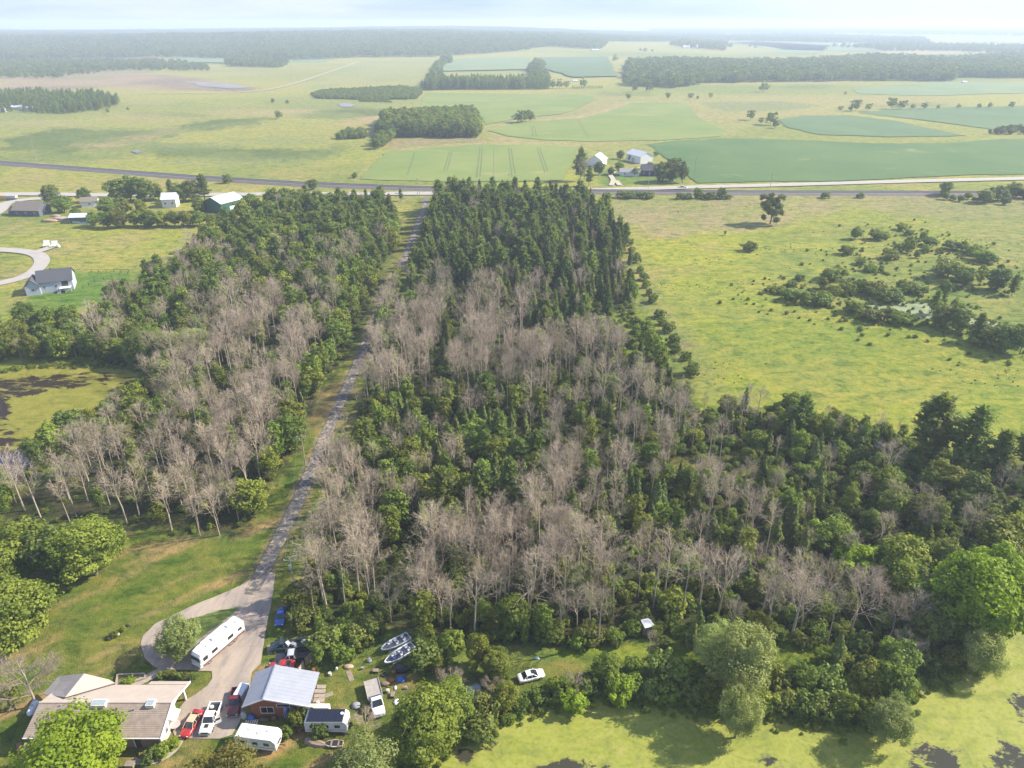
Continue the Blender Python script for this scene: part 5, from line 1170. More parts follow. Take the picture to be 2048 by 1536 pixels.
    # roof lights on the ridge
    def light_box(px0, px1, name):
        a = at(px0, 1417, 5.3); b = at(px1, 1417, 5.3)
        MB().box(a[0], b[0], a[1] - .15, a[1] + 1.0, 4.4, 5.75).build(name, M_TRIM, root)
        return a, b
    for px0, px1 in ((181, 211), (291, 308)):
        a = at(px0, 1413, 5.2); b = at(px1, 1413, 5.2)
        q = MB().box(a[0], b[0], a[1] - .1, a[1] + 1.1, 4.3, 5.55).build('skylight', M_TRIM, root)
        MB().box(a[0] + .15, b[0] - .15, a[1] + .05, a[1] + .95, 5.553, 5.62).build('pane', plain('skylight_glass', (.30, .36, .38), .1, 0, .2), q)
    for px, py in ((122, 1412), (268, 1418)): a = at(px, py, 5.); MB().cyl((a[0], a[1], 4.6), (a[0], a[1], 5.35), .09).build('vent_pipe', STEEL, root)
    return x0, x1, yf, yb
HX0, HX1, HYF, HYB = build_long_house()
# walled flower bed and things about the house
bed = thing('flower_bed', 'small walled flower bed in the corner behind the long house', 'flower bed')
pb = wp([(232, 1376), (236, 1352), (290, 1350), (292, 1358), (262, 1368), (255, 1376)])
for i in range(len(pb)):
    a, b = Vector(pb[i]), Vector(pb[(i + 1) % len(pb)]); d = (b - a).normalized(); n_ = Vector((-d.y, d.x)) * .12
    MB().prism([tuple(a - n_), tuple(b - n_), tuple(b + n_), tuple(a + n_)], 0, .45 + .004 * i).build('low_wall', M_CONC, bed)
sheet('soil', pb, .12, plain('bed_soil', (.16, .15, .05), .95, 0, .5, 3), parent=bed)
for px, py, s_ in ((270, 1500, 1.0),):
    x, y, _ = at(262, 1535); tb = thing('garden_box', 'small grey wooden box standing at the front garden path', 'box', (x, y, 0)); MB().box(-.6, .6, -.4, .4, 0, .9).build('crate', WOOD, tb); MB().box(-.66, .66, -.46, .46, .902, .98).build('lid', WOOD, tb)
x, y, _ = at(352, 1455); tb = thing('patio_table', 'round glass patio table beside the cream gable end', 'table', (x, y, 0)); MB().cyl((0, 0, .70), (0, 0, .74), .8, 20).build('tabletop', plain('pale_glass', (.45, .40, .38), .15), tb); MB().cyl((0, 0, 0), (0, 0, .70), .05).build('leg', STEEL, tb)
# propane tank
a = at(71, 1404, 1.1); b = at(60, 1426, 1.1); pt = thing('propane_tank', 'white rounded propane tank on the lawn beside the long house', 'tank'); A = Vector((a[0], a[1], 1.0)); B = Vector((b[0], b[1], 1.0)); d = (B - A).normalized()
MB().tube([A - d * .35, A - d * .28, A - d * .1, A + d * .1, B - d * .1, B + d * .1, B + d * .28, B + d * .35], [.05, .3, .5, .58, .58, .5, .3, .05], 16).build('tank_shell', plain('tank_white', (.66, .70, .74), .3), pt, True)
MB().cyl((A + B) / 2 + Vector((0, 0, .5)), (A + B) / 2 + Vector((0, 0, .8)), .15).build('valve_dome', STEEL, pt)
for q in (.2, .8): c = A.lerp(B, q); MB().box(c.x - .4, c.x + .4, c.y - .1, c.y + .1, 0, .5).build('leg', M_CONC, pt)
# terrace furniture
for px, py, lab in ((50, 1497, 'dark round barbecue grill on the red terrace'),):
    x, y, _ = at(px, py); gq = thing('grill', lab, 'grill', (x, y, 0)); MB().tube([(0, 0, .6), (0, 0, .75), (0, 0, 1.0), (0, 0, 1.1)], [.2, .38, .33, .1], 12).build('bowl', BLACKP, gq)
    for k in range(3): MB().cyl((.3 * math.cos(k * 2.1), .3 * math.sin(k * 2.1), 0), (0, 0, .7), .025, 5).build('leg', BLACKP, gq)
x, y, _ = at(53, 1503); ch = thing('patio_chair', 'pale patio chair on the red terrace', 'chair', (x, y, 0)); MB().box(-.3, .3, -.3, .3, .4, .46).build('seat', WHITE, ch); MB().box(-.3, .3, .24, .3, .462, .95).build('backrest', WHITE, ch); [MB().box(sx * .25 - .03, sx * .25 + .03, sy * .22 - .03, sy * .22 + .03, 0, .398).build('leg', WHITE, ch) for sx in (-1, 1) for sy in (-1, 1)]

# ------------------------------------------------------------------ the garage
def build_garage():
    root = thing('garage', 'red brown garage with a pale grey metal roof and wide eaves', 'garage')
    E_, RG = 3.4, 5.2
    fl = at(483, 1412, E_); fp = at(529, 1399, RG); frr = at(621, 1413, E_); br = at(637, 1347, E_); bp = at(548, 1330, RG); bl = at(513, 1342, E_)
    xl = (fl[0] + bl[0]) / 2; xr = (frr[0] + br[0]) / 2; xm = (fp[0] + bp[0]) / 2; y0 = (fl[1] + fp[1] + frr[1]) / 3; y1 = (br[1] + bp[1] + bl[1]) / 3
    mr = plain('metal_roof_grey', (.36, .375, .42), .5, .25, .16, .5); n = 10
    for i in range(n):
        ya = y0 + (y1 - y0) * i / n + .012; yb_ = y0 + (y1 - y0) * (i + 1) / n
        for xe, nm in ((xl, 0), (xr, 1)):
            q = [(xe, ya, E_), (xm, ya, RG), (xm, yb_, RG), (xe, yb_, E_)]
            if nm == 0: q = [q[1], q[0], q[3], q[2]][::1]
            o = MB().slab(q if nm else q, .05); o.box(min(xm, xe), max(xm, xe), 0, 0, 0, 0) if False else None
            o.build('roof_panel', mr, root)
    seam = MB().box(xm - .12, xm + .12, y0 - .05, y1 + .05, RG - .02, RG + .09).build('ridge_cap', plain('ridge_metal', (.42, .44, .46), .4, .4), root)
    for q_ in (((xl - .03, y0 - .03), (xm, y0 - .03)), ((xm, y0 - .03), (xr + .03, y0 - .03))):
        (a, ya), (b, _) = q_; za = E_ if a != xm else RG; zb = E_ if b != xm else RG
        MB().add([(a, y0 - .09, za - .22), (b, y0 - .09, zb - .22), (b, y0 - .09, zb + .06), (a, y0 - .09, za + .06), (a, y0 - .02, za - .22), (b, y0 - .02, zb - .22), (b, y0 - .02, zb + .06), (a, y0 - .02, za + .06)],
                 [(0, 1, 2, 3), (7, 6, 5, 4), (0, 4, 5, 1), (1, 5, 6, 2), (2, 6, 7, 3), (3, 7, 4, 0)]).build('verge_board', M_TRIM, root)
    wx0, wx1, wy0, wy1 = xl + .75, xr - 2.6, y0 + .9, y1 - .4
    mw = plain('red_brown_siding', (.27, .085, .045), .8, 0, .2, 3, streak=(1, 1, .25))
    zz = lambda x: (E_ + (RG - E_) * ((x - xl) / (xm - xl)) if x < xm else E_ + (RG - E_) * ((xr - x) / (xr - xm))) - .12
    MB().add([(wx0, wy0, 0), (wx1, wy0, 0), (wx1, wy0, zz(wx1)), (xm, wy0, zz(xm)), (wx0, wy0, zz(wx0)), (wx0, wy0 + .2, 0), (wx1, wy0 + .2, 0), (wx1, wy0 + .2, zz(wx1)), (xm, wy0 + .2, zz(xm)), (wx0, wy0 + .2, zz(wx0))],
             [(0, 1, 2, 3, 4), (9, 8, 7, 6, 5), (0, 5, 6, 1), (1, 6, 7, 2), (2, 7, 8, 3), (3, 8, 9, 4), (4, 9, 5, 0)]).build('gable_wall', mw, root)
    MB().box(wx0, wx0 + .2, wy0 + .2, wy1, 0, zz(wx0)).build('side_wall', mw, root); MB().box(wx1 - .2, wx1, wy0 + .2, wy1, 0, zz(wx1) - .1).build('side_wall', mw, root); MB().box(wx0 + .2, wx1 - .2, wy1 - .2, wy1, 0, 3.0).build('rear_wall', mw, root)
    window(root, wx0 + 1.6, wy0, .75, 2.2, 1.5); window(root, wx0 + 4.3, wy0, 2.2, 2.2, .75, bars=0)
    # carport posts on the open right side
    for yy in (y0 + .6, (y0 + y1) / 2, y1 - .5): MB().box(xr - .9, xr - .72, yy, yy + .18, 0, E_ + .05).build('post', WOOD, root)
    return xl, xr, y0, y1, wx0, wx1, wy0
GX0, GX1, GY0, GY1, GWX0, GWX1, GWY = build_garage()
def lab_thing(name, lab, cat, loc=(0, 0, 0), rz=0, group=None): return thing(name, lab, cat, loc, rz, group)
# blue plastic kayaks leaning on the garage wall
for i, lab in ((0, 'lilac blue plastic boat standing against the garage wall, beside the window'), (1, 'lilac blue plastic boat standing against the garage wall, beside the green sheet')):
    x = GWX1 - .9 + i * .95 - .7; o = thing('standing_boat', lab, 'boat', (x, GWY - .55, 0))
    MB().loft([[(dx * s_, dy * s_ * .6 + z * .16, z) for dx, dy in ((-.42, 0), (-.3, -.3), (0, -.4), (.3, -.3), (.42, 0), (0, .1))] for z, s_ in ((0, .35), (.3, .85), (1.2, 1), (2.0, .9), (2.4, .3))]).build('hull', plain('lilac_plastic', (.22, .26, .62), .4), o)
    MB().box(-.05, .05, -.30, -.24, .5, 1.9).build('keel', plain('dark_blue', (.04, .05, .2), .5), o)
tp = thing('green_tarpaulin', 'dark green tarpaulin hanging under the garage eave', 'tarpaulin'); n = 14; mb = MB()
vs = []; 
for i in range(n + 1):
    for j in range(5): vs.append((GWX1 + .15 + i * .24, GWY - .45 - .12 * math.sin(i * 1.3 + j) - (4 - j) * .1, .3 + j * .55 - .1 * math.cos(i * .9)))
mb.add(vs, [(i * 5 + j, (i + 1) * 5 + j, (i + 1) * 5 + j + 1, i * 5 + j + 1) for i in range(n) for j in range(4)]); o = mb.build('cloth', plain('tarp_green', (.012, .10, .055), .5, 0, .3, 2), tp, True); sm = o.modifiers.new('thick', 'SOLIDIFY'); sm.thickness = .03
def lump(name, label, cat, px, py, sx, sy, sz, mat, seed=0, rz=0.):
    rs = np.random.RandomState(seed); x, y, _ = at(px, py); mb = MB(); rings = []
    for k, (z, s_) in enumerate(((0, 1.), (.35, 1.05), (.7, .8), (.95, .35))):
        rings.append([(sx / 2 * s_ * math.cos(a) * rs.uniform(.8, 1.1), sy / 2 * s_ * math.sin(a) * rs.uniform(.8, 1.1), z * sz * rs.uniform(.85, 1.1) if k else -.02) for a in np.arange(9) * 2 * math.pi / 9])
    o = mb.loft(rings).build(name, mat, None, True, label=label, cat=cat, loc=(x, y, 0), rz=rz); return o
BLUE = plain('tarp_blue', (.03, .12, .42), .5, 0, .3, 3)
lump('blue_tarpaulin', 'bundled blue tarpaulin against the garage wall under the window', 'tarpaulin', 503, 1437, 1.4, .9, .9, BLUE, 1)
lump('junk_bin', 'pale grey bin liner heap at the left corner of the garage', 'bin', 489, 1436, 1.0, .9, 1.6, plain('pale_plastic', (.4, .42, .42), .5), 2)
lump('junk_heap', 'dark heap of odds and ends before the garage window', 'junk', 530, 1442, 1.8, .7, .7, plain('dark_junk', (.08, .075, .07), .7, 0, .5, 4), 3)
lump('junk_heap', 'brown heap beside the standing blue boats', 'junk', 549, 1438, 1.2, .7, .8, plain('brown_junk', (.14, .09, .06), .7, 0, .5, 4), 4)
x, y, _ = at(503, 1446); pl = thing('pallet', 'pale wooden pallet lying on the grass before the garage', 'pallet', (x, y, 0), .05)
for i in range(6): MB().box(-1 + i * .36, -.8 + i * .36, -.5, .5, .12, .15).build('slat', M_SIDE, pl)
for yy in (-.45, 0, .4): MB().box(-1, 1.02, yy, yy + .08, 0, .118).build('bearer', WOOD, pl)
# wooden fence behind the garage
def fence(name, label, pts, h_, post_h, board_w, mat, rails=2, cat='fence'):
    root = thing(name, label, cat); P = [Vector(p) for p in pts]
    for a, b in zip(P[:-1], P[1:]):
        d = (b - a); n = max(1, int(d.length / board_w)); d.normalize(); nn = Vector((-d.y, d.x))
        for i in range(n):
            c0 = a + d * (i * board_w + .01); c1 = a + d * ((i + .92) * board_w); q = [c0 - nn * .02, c1 - nn * .02, c1 + nn * .02, c0 + nn * .02]
            MB().prism([tuple(v) for v in q], .05, h_ + .04 * ((i * 7) % 3 - 1)).build('board', mat, root)
        for c in (a, b): MB().prism([(c.x - .07, c.y + .03), (c.x + .07, c.y + .03), (c.x + .07, c.y + .17), (c.x - .07, c.y + .17)], 0, post_h).build('post', mat, root)
    return root
fence('board_fence', 'weathered tall board fence slanting behind the garage', wp([(600, 1352), (612, 1333), (628, 1316)]), 1.9, 2.0, .42, plain('pale_boards', (.50, .42, .32), .85, 0, .3, 2))
# slabs and yard junk to the right of the garage
sl_ = thing('slab_row', 'row of pale concrete slabs lying beside the garage', 'slabs')
for i in range(5):
    x, y, _ = at(641 - i * 1.0, 1374 + i * 9); MB().box(x - .9, x + .9, y - .38, y + .38, 0, .1 + .02 * (i % 2)).build('slab', M_CONC, sl_)
x, y, _ = at(640, 1424); cr = thing('white_freezer', 'long white chest standing behind the solar roofed trailer', 'chest', (x, y, 0)); MB().rbox(-1.7, 1.7, -.45, .45, 0, 1.5, .08).build('body', plain('cream_paint', (.75, .68, .58), .4), cr)

# ------------------------------------------------------------------ vehicles
def wheel(parent, x, y, r=.34, w_=.22):
    s = 1 if y > 0 else -1
    t_ = MB().tube([(x, y - s * w_, r), (x, y - s * w_ * .9, r), (x, y - s * .03, r), (x, y, r)], [r * .9, r, r, r * .88], 16).build('wheel', TYRE, parent)
    MB().cyl((x, y - s * .02, r), (x, y + s * .015, r), r * .58, 12).build('rim', RIM, t_)
def section(x, hw, z0, z1, r=.12, top=None):
    tw = top if top is not None else hw
    return [(x, -hw, z0 + r), (x, -hw + r, z0), (x, hw - r, z0), (x, hw, z0 + r), (x, hw, (z0 + z1) / 2), (x, tw, z1 - r * .5), (x, tw - r, z1), (x, -tw + r, z1), (x, -tw, z1 - r * .5), (x, -hw, (z0 + z1) / 2)]
def greenhouse(root, st, hw, roof_mat, rails=True):
    """glass cabin between stations (x, z0, z1, halfwidth at top), painted roof and pillars"""
    MB().loft([[(x, -hw + .02, z0), (x, hw - .02, z0), (x, tw, z1), (x, -tw, z1)] for x, z0, z1, tw in st]).build('windows', GLASS, root)
    top = [(x, z1, tw) for x, z0, z1, tw in st if z1 - z0 > .35]
    MB().loft([[(x, -tw - .02, z - .05), (x, tw + .02, z - .05), (x, tw - .04, z + .05), (x, -tw + .04, z + .05)] for x, z, tw in top]).build('roof', roof_mat, root)
    for i, (x, z0, z1, tw) in enumerate(st):
        nx = min(i + 1, len(st) - 1)
        if i in (0, len(st) - 2) or (rails and 0 < i < len(st) - 2):
            a = st[i]; b = st[i + 1] if i == 0 else (st[i + 1] if i == len(st) - 2 else st[i])
            for s in (-1, 1):
                if i == 0: p, q = (a[0], s * (hw - .01), a[1]), (b[0], s * b[3], b[2])
                elif i == len(st) - 2: p, q = (b[0], s * (hw - .01), b[1]), (a[0], s * a[3], a[2])
                else: p, q = (x, s * (hw - .0), z0), (x, s * tw, z1)
                MB().tube([p, q], [.05, .05], 5).build('pillar', roof_mat, root)
def lights(root, x, hw, z, xr, zr=None):
    hl = plain('headlight', (.7, .7, .68), .15); tl = plain('taillight', (.4, .02, .02), .2)
    for s in (-1, 1):
        MB().box(x - .06, x + .02, s * hw - .2, s * hw + .02 * 0 + .1 if s < 0 else s * hw + .08, z, z + .16).build('headlight', hl, root)
        MB().box(xr - .02, xr + .05, s * hw - .1, s * hw + .1, (zr or z), (zr or z) + .16).build('taillight', tl, root)
def car(label, px0, py0, px1, py1, paint, roof=None, L_=4.6, W_=1.8, hood=None, kindname='parked_car', cat='car', z=.7, sunroof=False):
    loc, rz, ln = near(px0, py0, px1, py1, z); root = thing(kindname, label, cat, loc, rz); h2 = L_ / 2; hw = W_ / 2
    MB().loft([section(-h2, hw * .80, .42, .82, .1), section(-h2 + .12, hw * .95, .28, .93, .12), section(-h2 + .9, hw, .22, .95), section(0, hw, .2, .93), section(h2 - 1.4, hw, .22, .90), section(h2 - .5, hw * .97, .24, .80), section(h2 - .1, hw * .88, .30, .70, .1), section(h2, hw * .72, .38, .60, .08)]).build('body', paint, root, True)
    greenhouse(root, [(-h2 + .75, .90, .95, hw * .72), (-h2 + 1.45, .88, 1.40, hw * .68), (-.1, .88, 1.45, hw * .70), (h2 - 2.05, .88, 1.40, hw * .68), (h2 - 1.25, .86, .90, hw * .74)], hw * .93, roof or paint)
    if sunroof: MB().box(-.05, .55, -.4, .4, 1.505, 1.52).build('sunroof', GLASS, root)
    if hood: MB().box(h2 - 1.2, h2 - .5, -.3, .3, .85, .93).build('hood_scoop', hood, root)
    for s in (-1, 1):
        wheel(root, -h2 + .95, s * (hw + .01)); wheel(root, h2 - .95, s * (hw + .01)); MB().box(h2 - 1.75, h2 - 1.6, s * (hw + .10) - .08, s * (hw + .10) + .08, .9, 1.05).build('mirror', paint, root)
    lights(root, h2 - .03, hw * .7, .55, -h2, .62); return root
def pickup(label, px0, py0, px1, py1, paint, cab=None, bedm=None, L_=5.6, W_=1.95, z=.9, scoop=None, door=False, load=None, suv=False):
    loc, rz, ln = near(px0, py0, px1, py1, z); root = thing('pickup_truck' if not suv else 'parked_car', label, 'pickup' if not suv else 'car', loc, rz); h2 = L_ / 2; hw = W_ / 2; bx = -h2 + 2.05 if not suv else -h2 + .2
    MB().loft([section(bx, hw, .4, 1.12), section(h2 - 1.7, hw, .4, 1.12), section(h2 - .5, hw * .98, .42, 1.06), section(h2 - .08, hw * .92, .46, .98), section(h2, hw * .8, .52, .85, .1)]).build('body', paint, root, True)
    if not suv:
        bed = MB().box(-h2, bx - .02, -hw, hw, .45, .72).box(-h2, bx - .02, -hw, -hw + .1, .72, 1.15).box(-h2, bx - .02, hw - .1, hw, .72, 1.15).box(bx - .12, bx - .02, -hw + .1, hw - .1, .72, 1.15).build('bed', paint, root)
        MB().box(-h2 - .02, -h2 + .07, -hw + .1, hw - .1, .722, 1.14).build('tailgate', paint, bed)
        MB().box(-h2 + .08, bx - .13, -hw + .11, hw - .11, .722, .76).build('bed_liner', bedm or BLACKP, bed)
    s0 = bx + .05
    greenhouse(root, [(s0, 1.08, 1.12, hw * .8), (s0 + .18, 1.08, 1.78, hw * .78), (s0 + 1.0, 1.08, 1.82, hw * .80), (h2 - 2.2, 1.08, 1.76, hw * .78), (h2 - 1.55, 1.06, 1.10, hw * .84)], hw * .94, cab or paint)
    for s in (-1, 1):
        for xx in (-h2 + 1.0, h2 - 1.0): wheel(root, xx, s * (hw + .02), .39, .26)
        MB().box(h2 - 1.85, h2 - 1.7, s * (hw + .14) - .1, s * (hw + .14) + .1, 1.05, 1.3).build('mirror', BLACKP, root)
    MB().box(h2 - .02, h2 + .12, -hw * .92, hw * .92, .42, .62).build('bumper', plain('bumper_metal', (.5, .5, .5), .3, .7), root)
    MB().box(h2 - .05, h2 + .02, -hw * .55, hw * .55, .66, .9).build('grille', BLACKP, root)
    if scoop: MB().box(h2 - 1.4, h2 - .75, -.32, .32, 1.06, 1.14).build('hood_scoop', scoop, root)
    if door:
        d = MB().box(0, 1.05, -.04, .04, .5, 1.1).build('door', paint, root, loc=(h2 - 1.75, hw + .02, 0)); d.rotation_euler[2] = R(118)
        MB().tube([(0, 0, 1.1), (.25, 0, 1.7), (.95, 0, 1.7), (1.05, 0, 1.1)], .035, 5).build('window_frame', paint, d); MB().box(.2, .95, -.01, .01, 1.12, 1.66).build('pane', GLASS, d)
    lights(root, h2, hw * .75, .72, -h2, .8); return root
RED = mat_paint('red_paint', (.36, .02, .02)); MAROON = mat_paint('maroon_paint', (.13, .012, .014)); WPAINT = mat_paint('white_car_paint', (.78, .78, .77)); BLKP = mat_paint('black_car_paint', (.02, .021, .024)); SILV = mat_paint('silver_car_paint', (.42, .46, .52)); TEAL = mat_paint('dark_teal_paint', (.012, .04, .05)); BLUEP = mat_paint('blue_car_paint', (.015, .09, .36))
car('red car with a beige top parked by the cream gable end', 371, 1466, 395, 1426, RED, plain('beige_top', (.60, .42, .28), .7), L_=4.9)
pickup('white pickup with its door open and a dark hood scoop', 410, 1462, 431, 1408, WPAINT, scoop=BLACKP, door=True)
pickup('maroon pickup parked in the shade of the garage', 465, 1424, 475, 1380, MAROON, L_=5.3)
x, y, _ = at(483, 1383, 1.0); tq = thing('cargo_trailer', 'small pale trailer behind the maroon pickup', 'trailer', (x, y, 0), R(80)); MB().rbox(-1.3, 1.3, -.8, .8, .45, 1.6, .12).build('body', plain('pale_trailer', (.62, .66, .70), .4), tq); [wheel(tq, 0, s * .9, .3) for s in (-1, 1)]; MB().box(1.3, 2.0, -.04, .04, .4, .48).build('drawbar', STEEL, tq)
lump('bed_load', 'white drum lying in the bed of the white pickup', 'drum', 425.5, 1421, .7, .7, .4, WHITE, 3).location[2] = .77
car('blue car half hidden under the shrubs at the wood edge', 558, 1250, 566, 1214, BLUEP, L_=4.5)
pickup('silver and black pickup parked in the grass beside the fence', 556, 1315, 611, 1308, BLKP, cab=SILV)
car('red car mostly hidden behind the garage roof', 545, 1332, 582, 1330, RED, L_=4.5)
# teal truck with a loaded flatbed
def loaded_truck():
    loc, rz, ln = near(547, 1292, 622, 1282, 1.); root = thing('flatbed_truck', 'dark teal truck with junk loaded on its long flatbed', 'truck', loc, rz); h2 = 3.9
    MB().loft([section(h2 - 2.6, .98, .5, 1.25), section(h2 - 1.4, .98, .5, 1.25), section(h2 - .1, .9, .5, 1.05), section(h2, .8, .55, .95)]).build('body', TEAL, root, True)
    greenhouse(root, [(h2 - 2.55, 1.2, 1.25, .8), (h2 - 2.4, 1.2, 1.95, .78), (h2 - 1.9, 1.2, 1.95, .78), (h2 - 1.3, 1.2, 1.25, .8)], .92, TEAL)
    bed = MB().box(-h2, h2 - 2.7, -1.15, 1.15, .85, 1.0).build('flatbed', BLACKP, root)
    for i in range(14): MB().box(-h2 + .1 + i * .36, -h2 + .34 + i * .36, -1.17, -1.152, .86, .99).build('marker', WHITE, bed)
    for xx in (h2 - .9, -h2 + 1.1, -h2 + 1.9):
        for s in (-1, 1): wheel(root, xx, s * 1.0, .42, .28)
    lights(root, h2 - .02, .7, .7, -h2, .88)
    rs = random.Random(5)
    for i, (nm, lab, m) in enumerate((('crate', 'white crate on the loaded flatbed nearest the teal cab', WHITE), ('metal_box', 'grey metal box on the loaded flatbed', STEEL), ('crate', 'black crate on the middle of the loaded flatbed', BLACKP), ('cooler', 'pale blue cooler near the end of the loaded flatbed', plain('cooler_blue', (.35, .5, .6), .5)), ('metal_box', 'dark metal box at the tail of the loaded flatbed', plain('dark_metal', (.1, .1, .11), .5)))):
        c = Vector((1.9 - i * .95 - 1.2, rs.uniform(-.5, .5), 0)); c.rotate(Matrix.Rotation(rz, 3, 'Z')); s = rs.uniform(.3, .5)
        o = MB().rbox(-s, s, -s * .7, s * .7, 0, s * 1.1, .04).build(nm, m, None, label=lab, cat='box', loc=(loc[0] + c.x, loc[1] + c.y, 1.003), rz=rs.uniform(0, 3))
loaded_truck()
# white flatbed truck
def white_flatbed():
    loc, rz, ln = near(759, 1428, 742, 1360, 1.); root = thing('flatbed_truck', 'old white truck with a long bare grey flatbed behind the bare shrub', 'truck', loc, rz); h2 = 3.6
    MB().loft([section(h2 - 3.0, 1.0, .5, 1.3), section(h2 - 1.5, 1.0, .5, 1.3), section(h2 - .15, .95, .5, 1.2), section(h2, .85, .55, 1.05)]).build('body', WPAINT, root, True)
    greenhouse(root, [(h2 - 2.9, 1.25, 1.3, .82), (h2 - 2.7, 1.25, 2.0, .8), (h2 - 2.0, 1.25, 2.02, .8), (h2 - 1.3, 1.25, 1.3, .85)], .94, WPAINT)
    b = MB().box(-h2, h2 - 3.1, -1.2, 1.2, .95, 1.08).build('flatbed', plain('grey_deck', (.36, .33, .30), .8, 0, .35, 2), root)
    for s in (-1, 1): MB().box(-h2, h2 - 3.1, s * 1.2 - .04, s * 1.2 + .04, 1.082, 1.25).build('side_rail', plain('rusty_rail', (.42, .40, .38), .7), b)
    MB().box(h2 - 3.15, h2 - 3.05, -1.15, 1.15, 1.08, 1.95).build('headboard', STEEL, b)
    for xx in (h2 - 1.0, -h2 + 1.2):
        for s in (-1, 1): wheel(root, xx, s * 1.02, .42, .28)
    lights(root, h2, .75, .8, -h2, .95); MB().box(h2, h2 + .12, -.9, .9, .5, .7).build('bumper', STEEL, root)
white_flatbed()
car('white sedan with a sunroof parked on the grassy strip', 1087, 1344, 1037, 1357, WPAINT, L_=4.7, sunroof=True)

# motorhome
def motorhome():
    a0 = Vector(at(396, 1302, 3.2)); a1 = Vector(at(470, 1240, 3.2)); d = (a0 - a1); rz = math.atan2(d.y, d.x); m = (a0 + a1) / 2; L_ = 9.7; h2 = L_ / 2; hw = 1.25
    root = thing('motorhome', 'long white motorhome parked on the driveway beside the island tree', 'motorhome', (m.x, m.y, 0), rz)
    def sec(x, w_, z0, z1, r=.18): return [(x, -w_, z0), (x, w_, z0), (x, w_, z1 - r), (x, w_ - r * .4, z1 - r * .3), (x, w_ - r * 1.3, z1), (x, -w_ + r * 1.3, z1), (x, -w_ + r * .4, z1 - r * .3), (x, -w_, z1 - r)]
    mw = plain('rv_white', (.80, .80, .79), .3, 0, .05, 2, coat=.3)
    MB().loft([sec(-h2, hw - .06, .5, 3.02), sec(-h2 + .12, hw, .45, 3.2), sec(h2 - 1.2, hw, .45, 3.2), sec(h2 - .35, hw - .02, .45, 3.05, .25), sec(h2 - .02, hw - .08, .5, 2.7, .3), sec(h2 + .12, hw - .12, .55, 1.5, .1)]).build('body', mw, root)
    MB().box(h2 + .04, h2 + .10, -hw + .16, -.03, 1.42, 2.5).box(h2 + .04, h2 + .10, .03, hw - .16, 1.42, 2.5).build('windscreen', GLASS, root)
    for s in (-1, 1):
        for (xa, xb, za, zb, nm) in ((h2 - 1.5, h2 - .55, 1.5, 2.35, 'window'), (h2 - 3.6, h2 - 2.4, 1.6, 2.3, 'window'), (-h2 + 2.6, -h2 + 3.8, 1.6, 2.3, 'window'), (-h2 + .7, -h2 + 1.5, 1.7, 2.2, 'window')):
            MB().box(xa, xb, s * hw + (0.002 if s > 0 else -.03), s * hw + (.03 if s > 0 else -.002), za, zb).build(nm, GLASS, root)
        MB().box(-h2 + .2, h2 - .3, s * hw + (.002 if s > 0 else -.02), s * hw + (.02 if s > 0 else -.002), .5, .95).build('skirt_stripe', plain('brown_stripe', (.18, .09, .08), .5), root)
        MB().box(-h2 + .2, h2 - .3, s * hw + (.002 if s > 0 else -.02), s * hw + (.02 if s > 0 else -.002), 1.1, 1.2).build('skirt_stripe', plain('grey_stripe', (.35, .33, .33), .5), root)
        for xx in (h2 - 1.6, -h2 + 2.4, -h2 + 3.3): wheel(root, xx, s * (hw - .02), .46, .3)
    for xx in (h2 - 2.3, -h2 + 2.0): MB().box(xx - .07, xx + .07, -hw - .16, -hw - .022, .55, 3.0).build('awning_arm', plain('bronze', (.25, .13, .10), .5), root)
    MB().cyl((h2 - 2.3, -hw - .1, 2.95), (-h2 + 2.0, -hw - .1, 2.95), .11, 8).build('awning_roll', WHITE, root)
    for xx, yy in ((.8, .1), (-2.6, .0)): MB().rbox(xx - .5, xx + .5, yy - .38, yy + .38, 3.2, 3.48, .1).build('air_conditioner', plain('rv_cream', (.70, .69, .66), .4), root)
    for xx, yy in ((2.6, .4), (-.9, -.5), (-3.8, .4)): MB().rbox(xx - .2, xx + .2, yy - .2, yy + .2, 3.2, 3.3, .03).build('roof_vent', plain('vent_grey', (.5, .5, .5), .4), root)
    ld = MB()
    for s in (-.2, .2): ld.cyl((-h2 - .12, .7 + s, .8), (-h2 - .12, .7 + s, 3.3), .025, 6)
    for k in range(7): ld.cyl((-h2 - .12, .5, 1. + k * .33), (-h2 - .12, .9, 1. + k * .33), .02, 6)
    ld.build('ladder', STEEL, root, kind=None)
    MB().box(h2 + .11, h2 + .25, -hw + .1, hw - .1, .5, .72).build('bumper', WHITE, root); lights(root, h2 + .16, .95, .8, -h2, .9)
    for s in (-1, 1): MB().tube([(h2 - .1, s * hw, 2.3), (h2 + .2, s * (hw + .25), 2.2), (h2 + .2, s * (hw + .25), 1.9)], .04, 5).build('mirror', BLACKP, root)
motorhome()
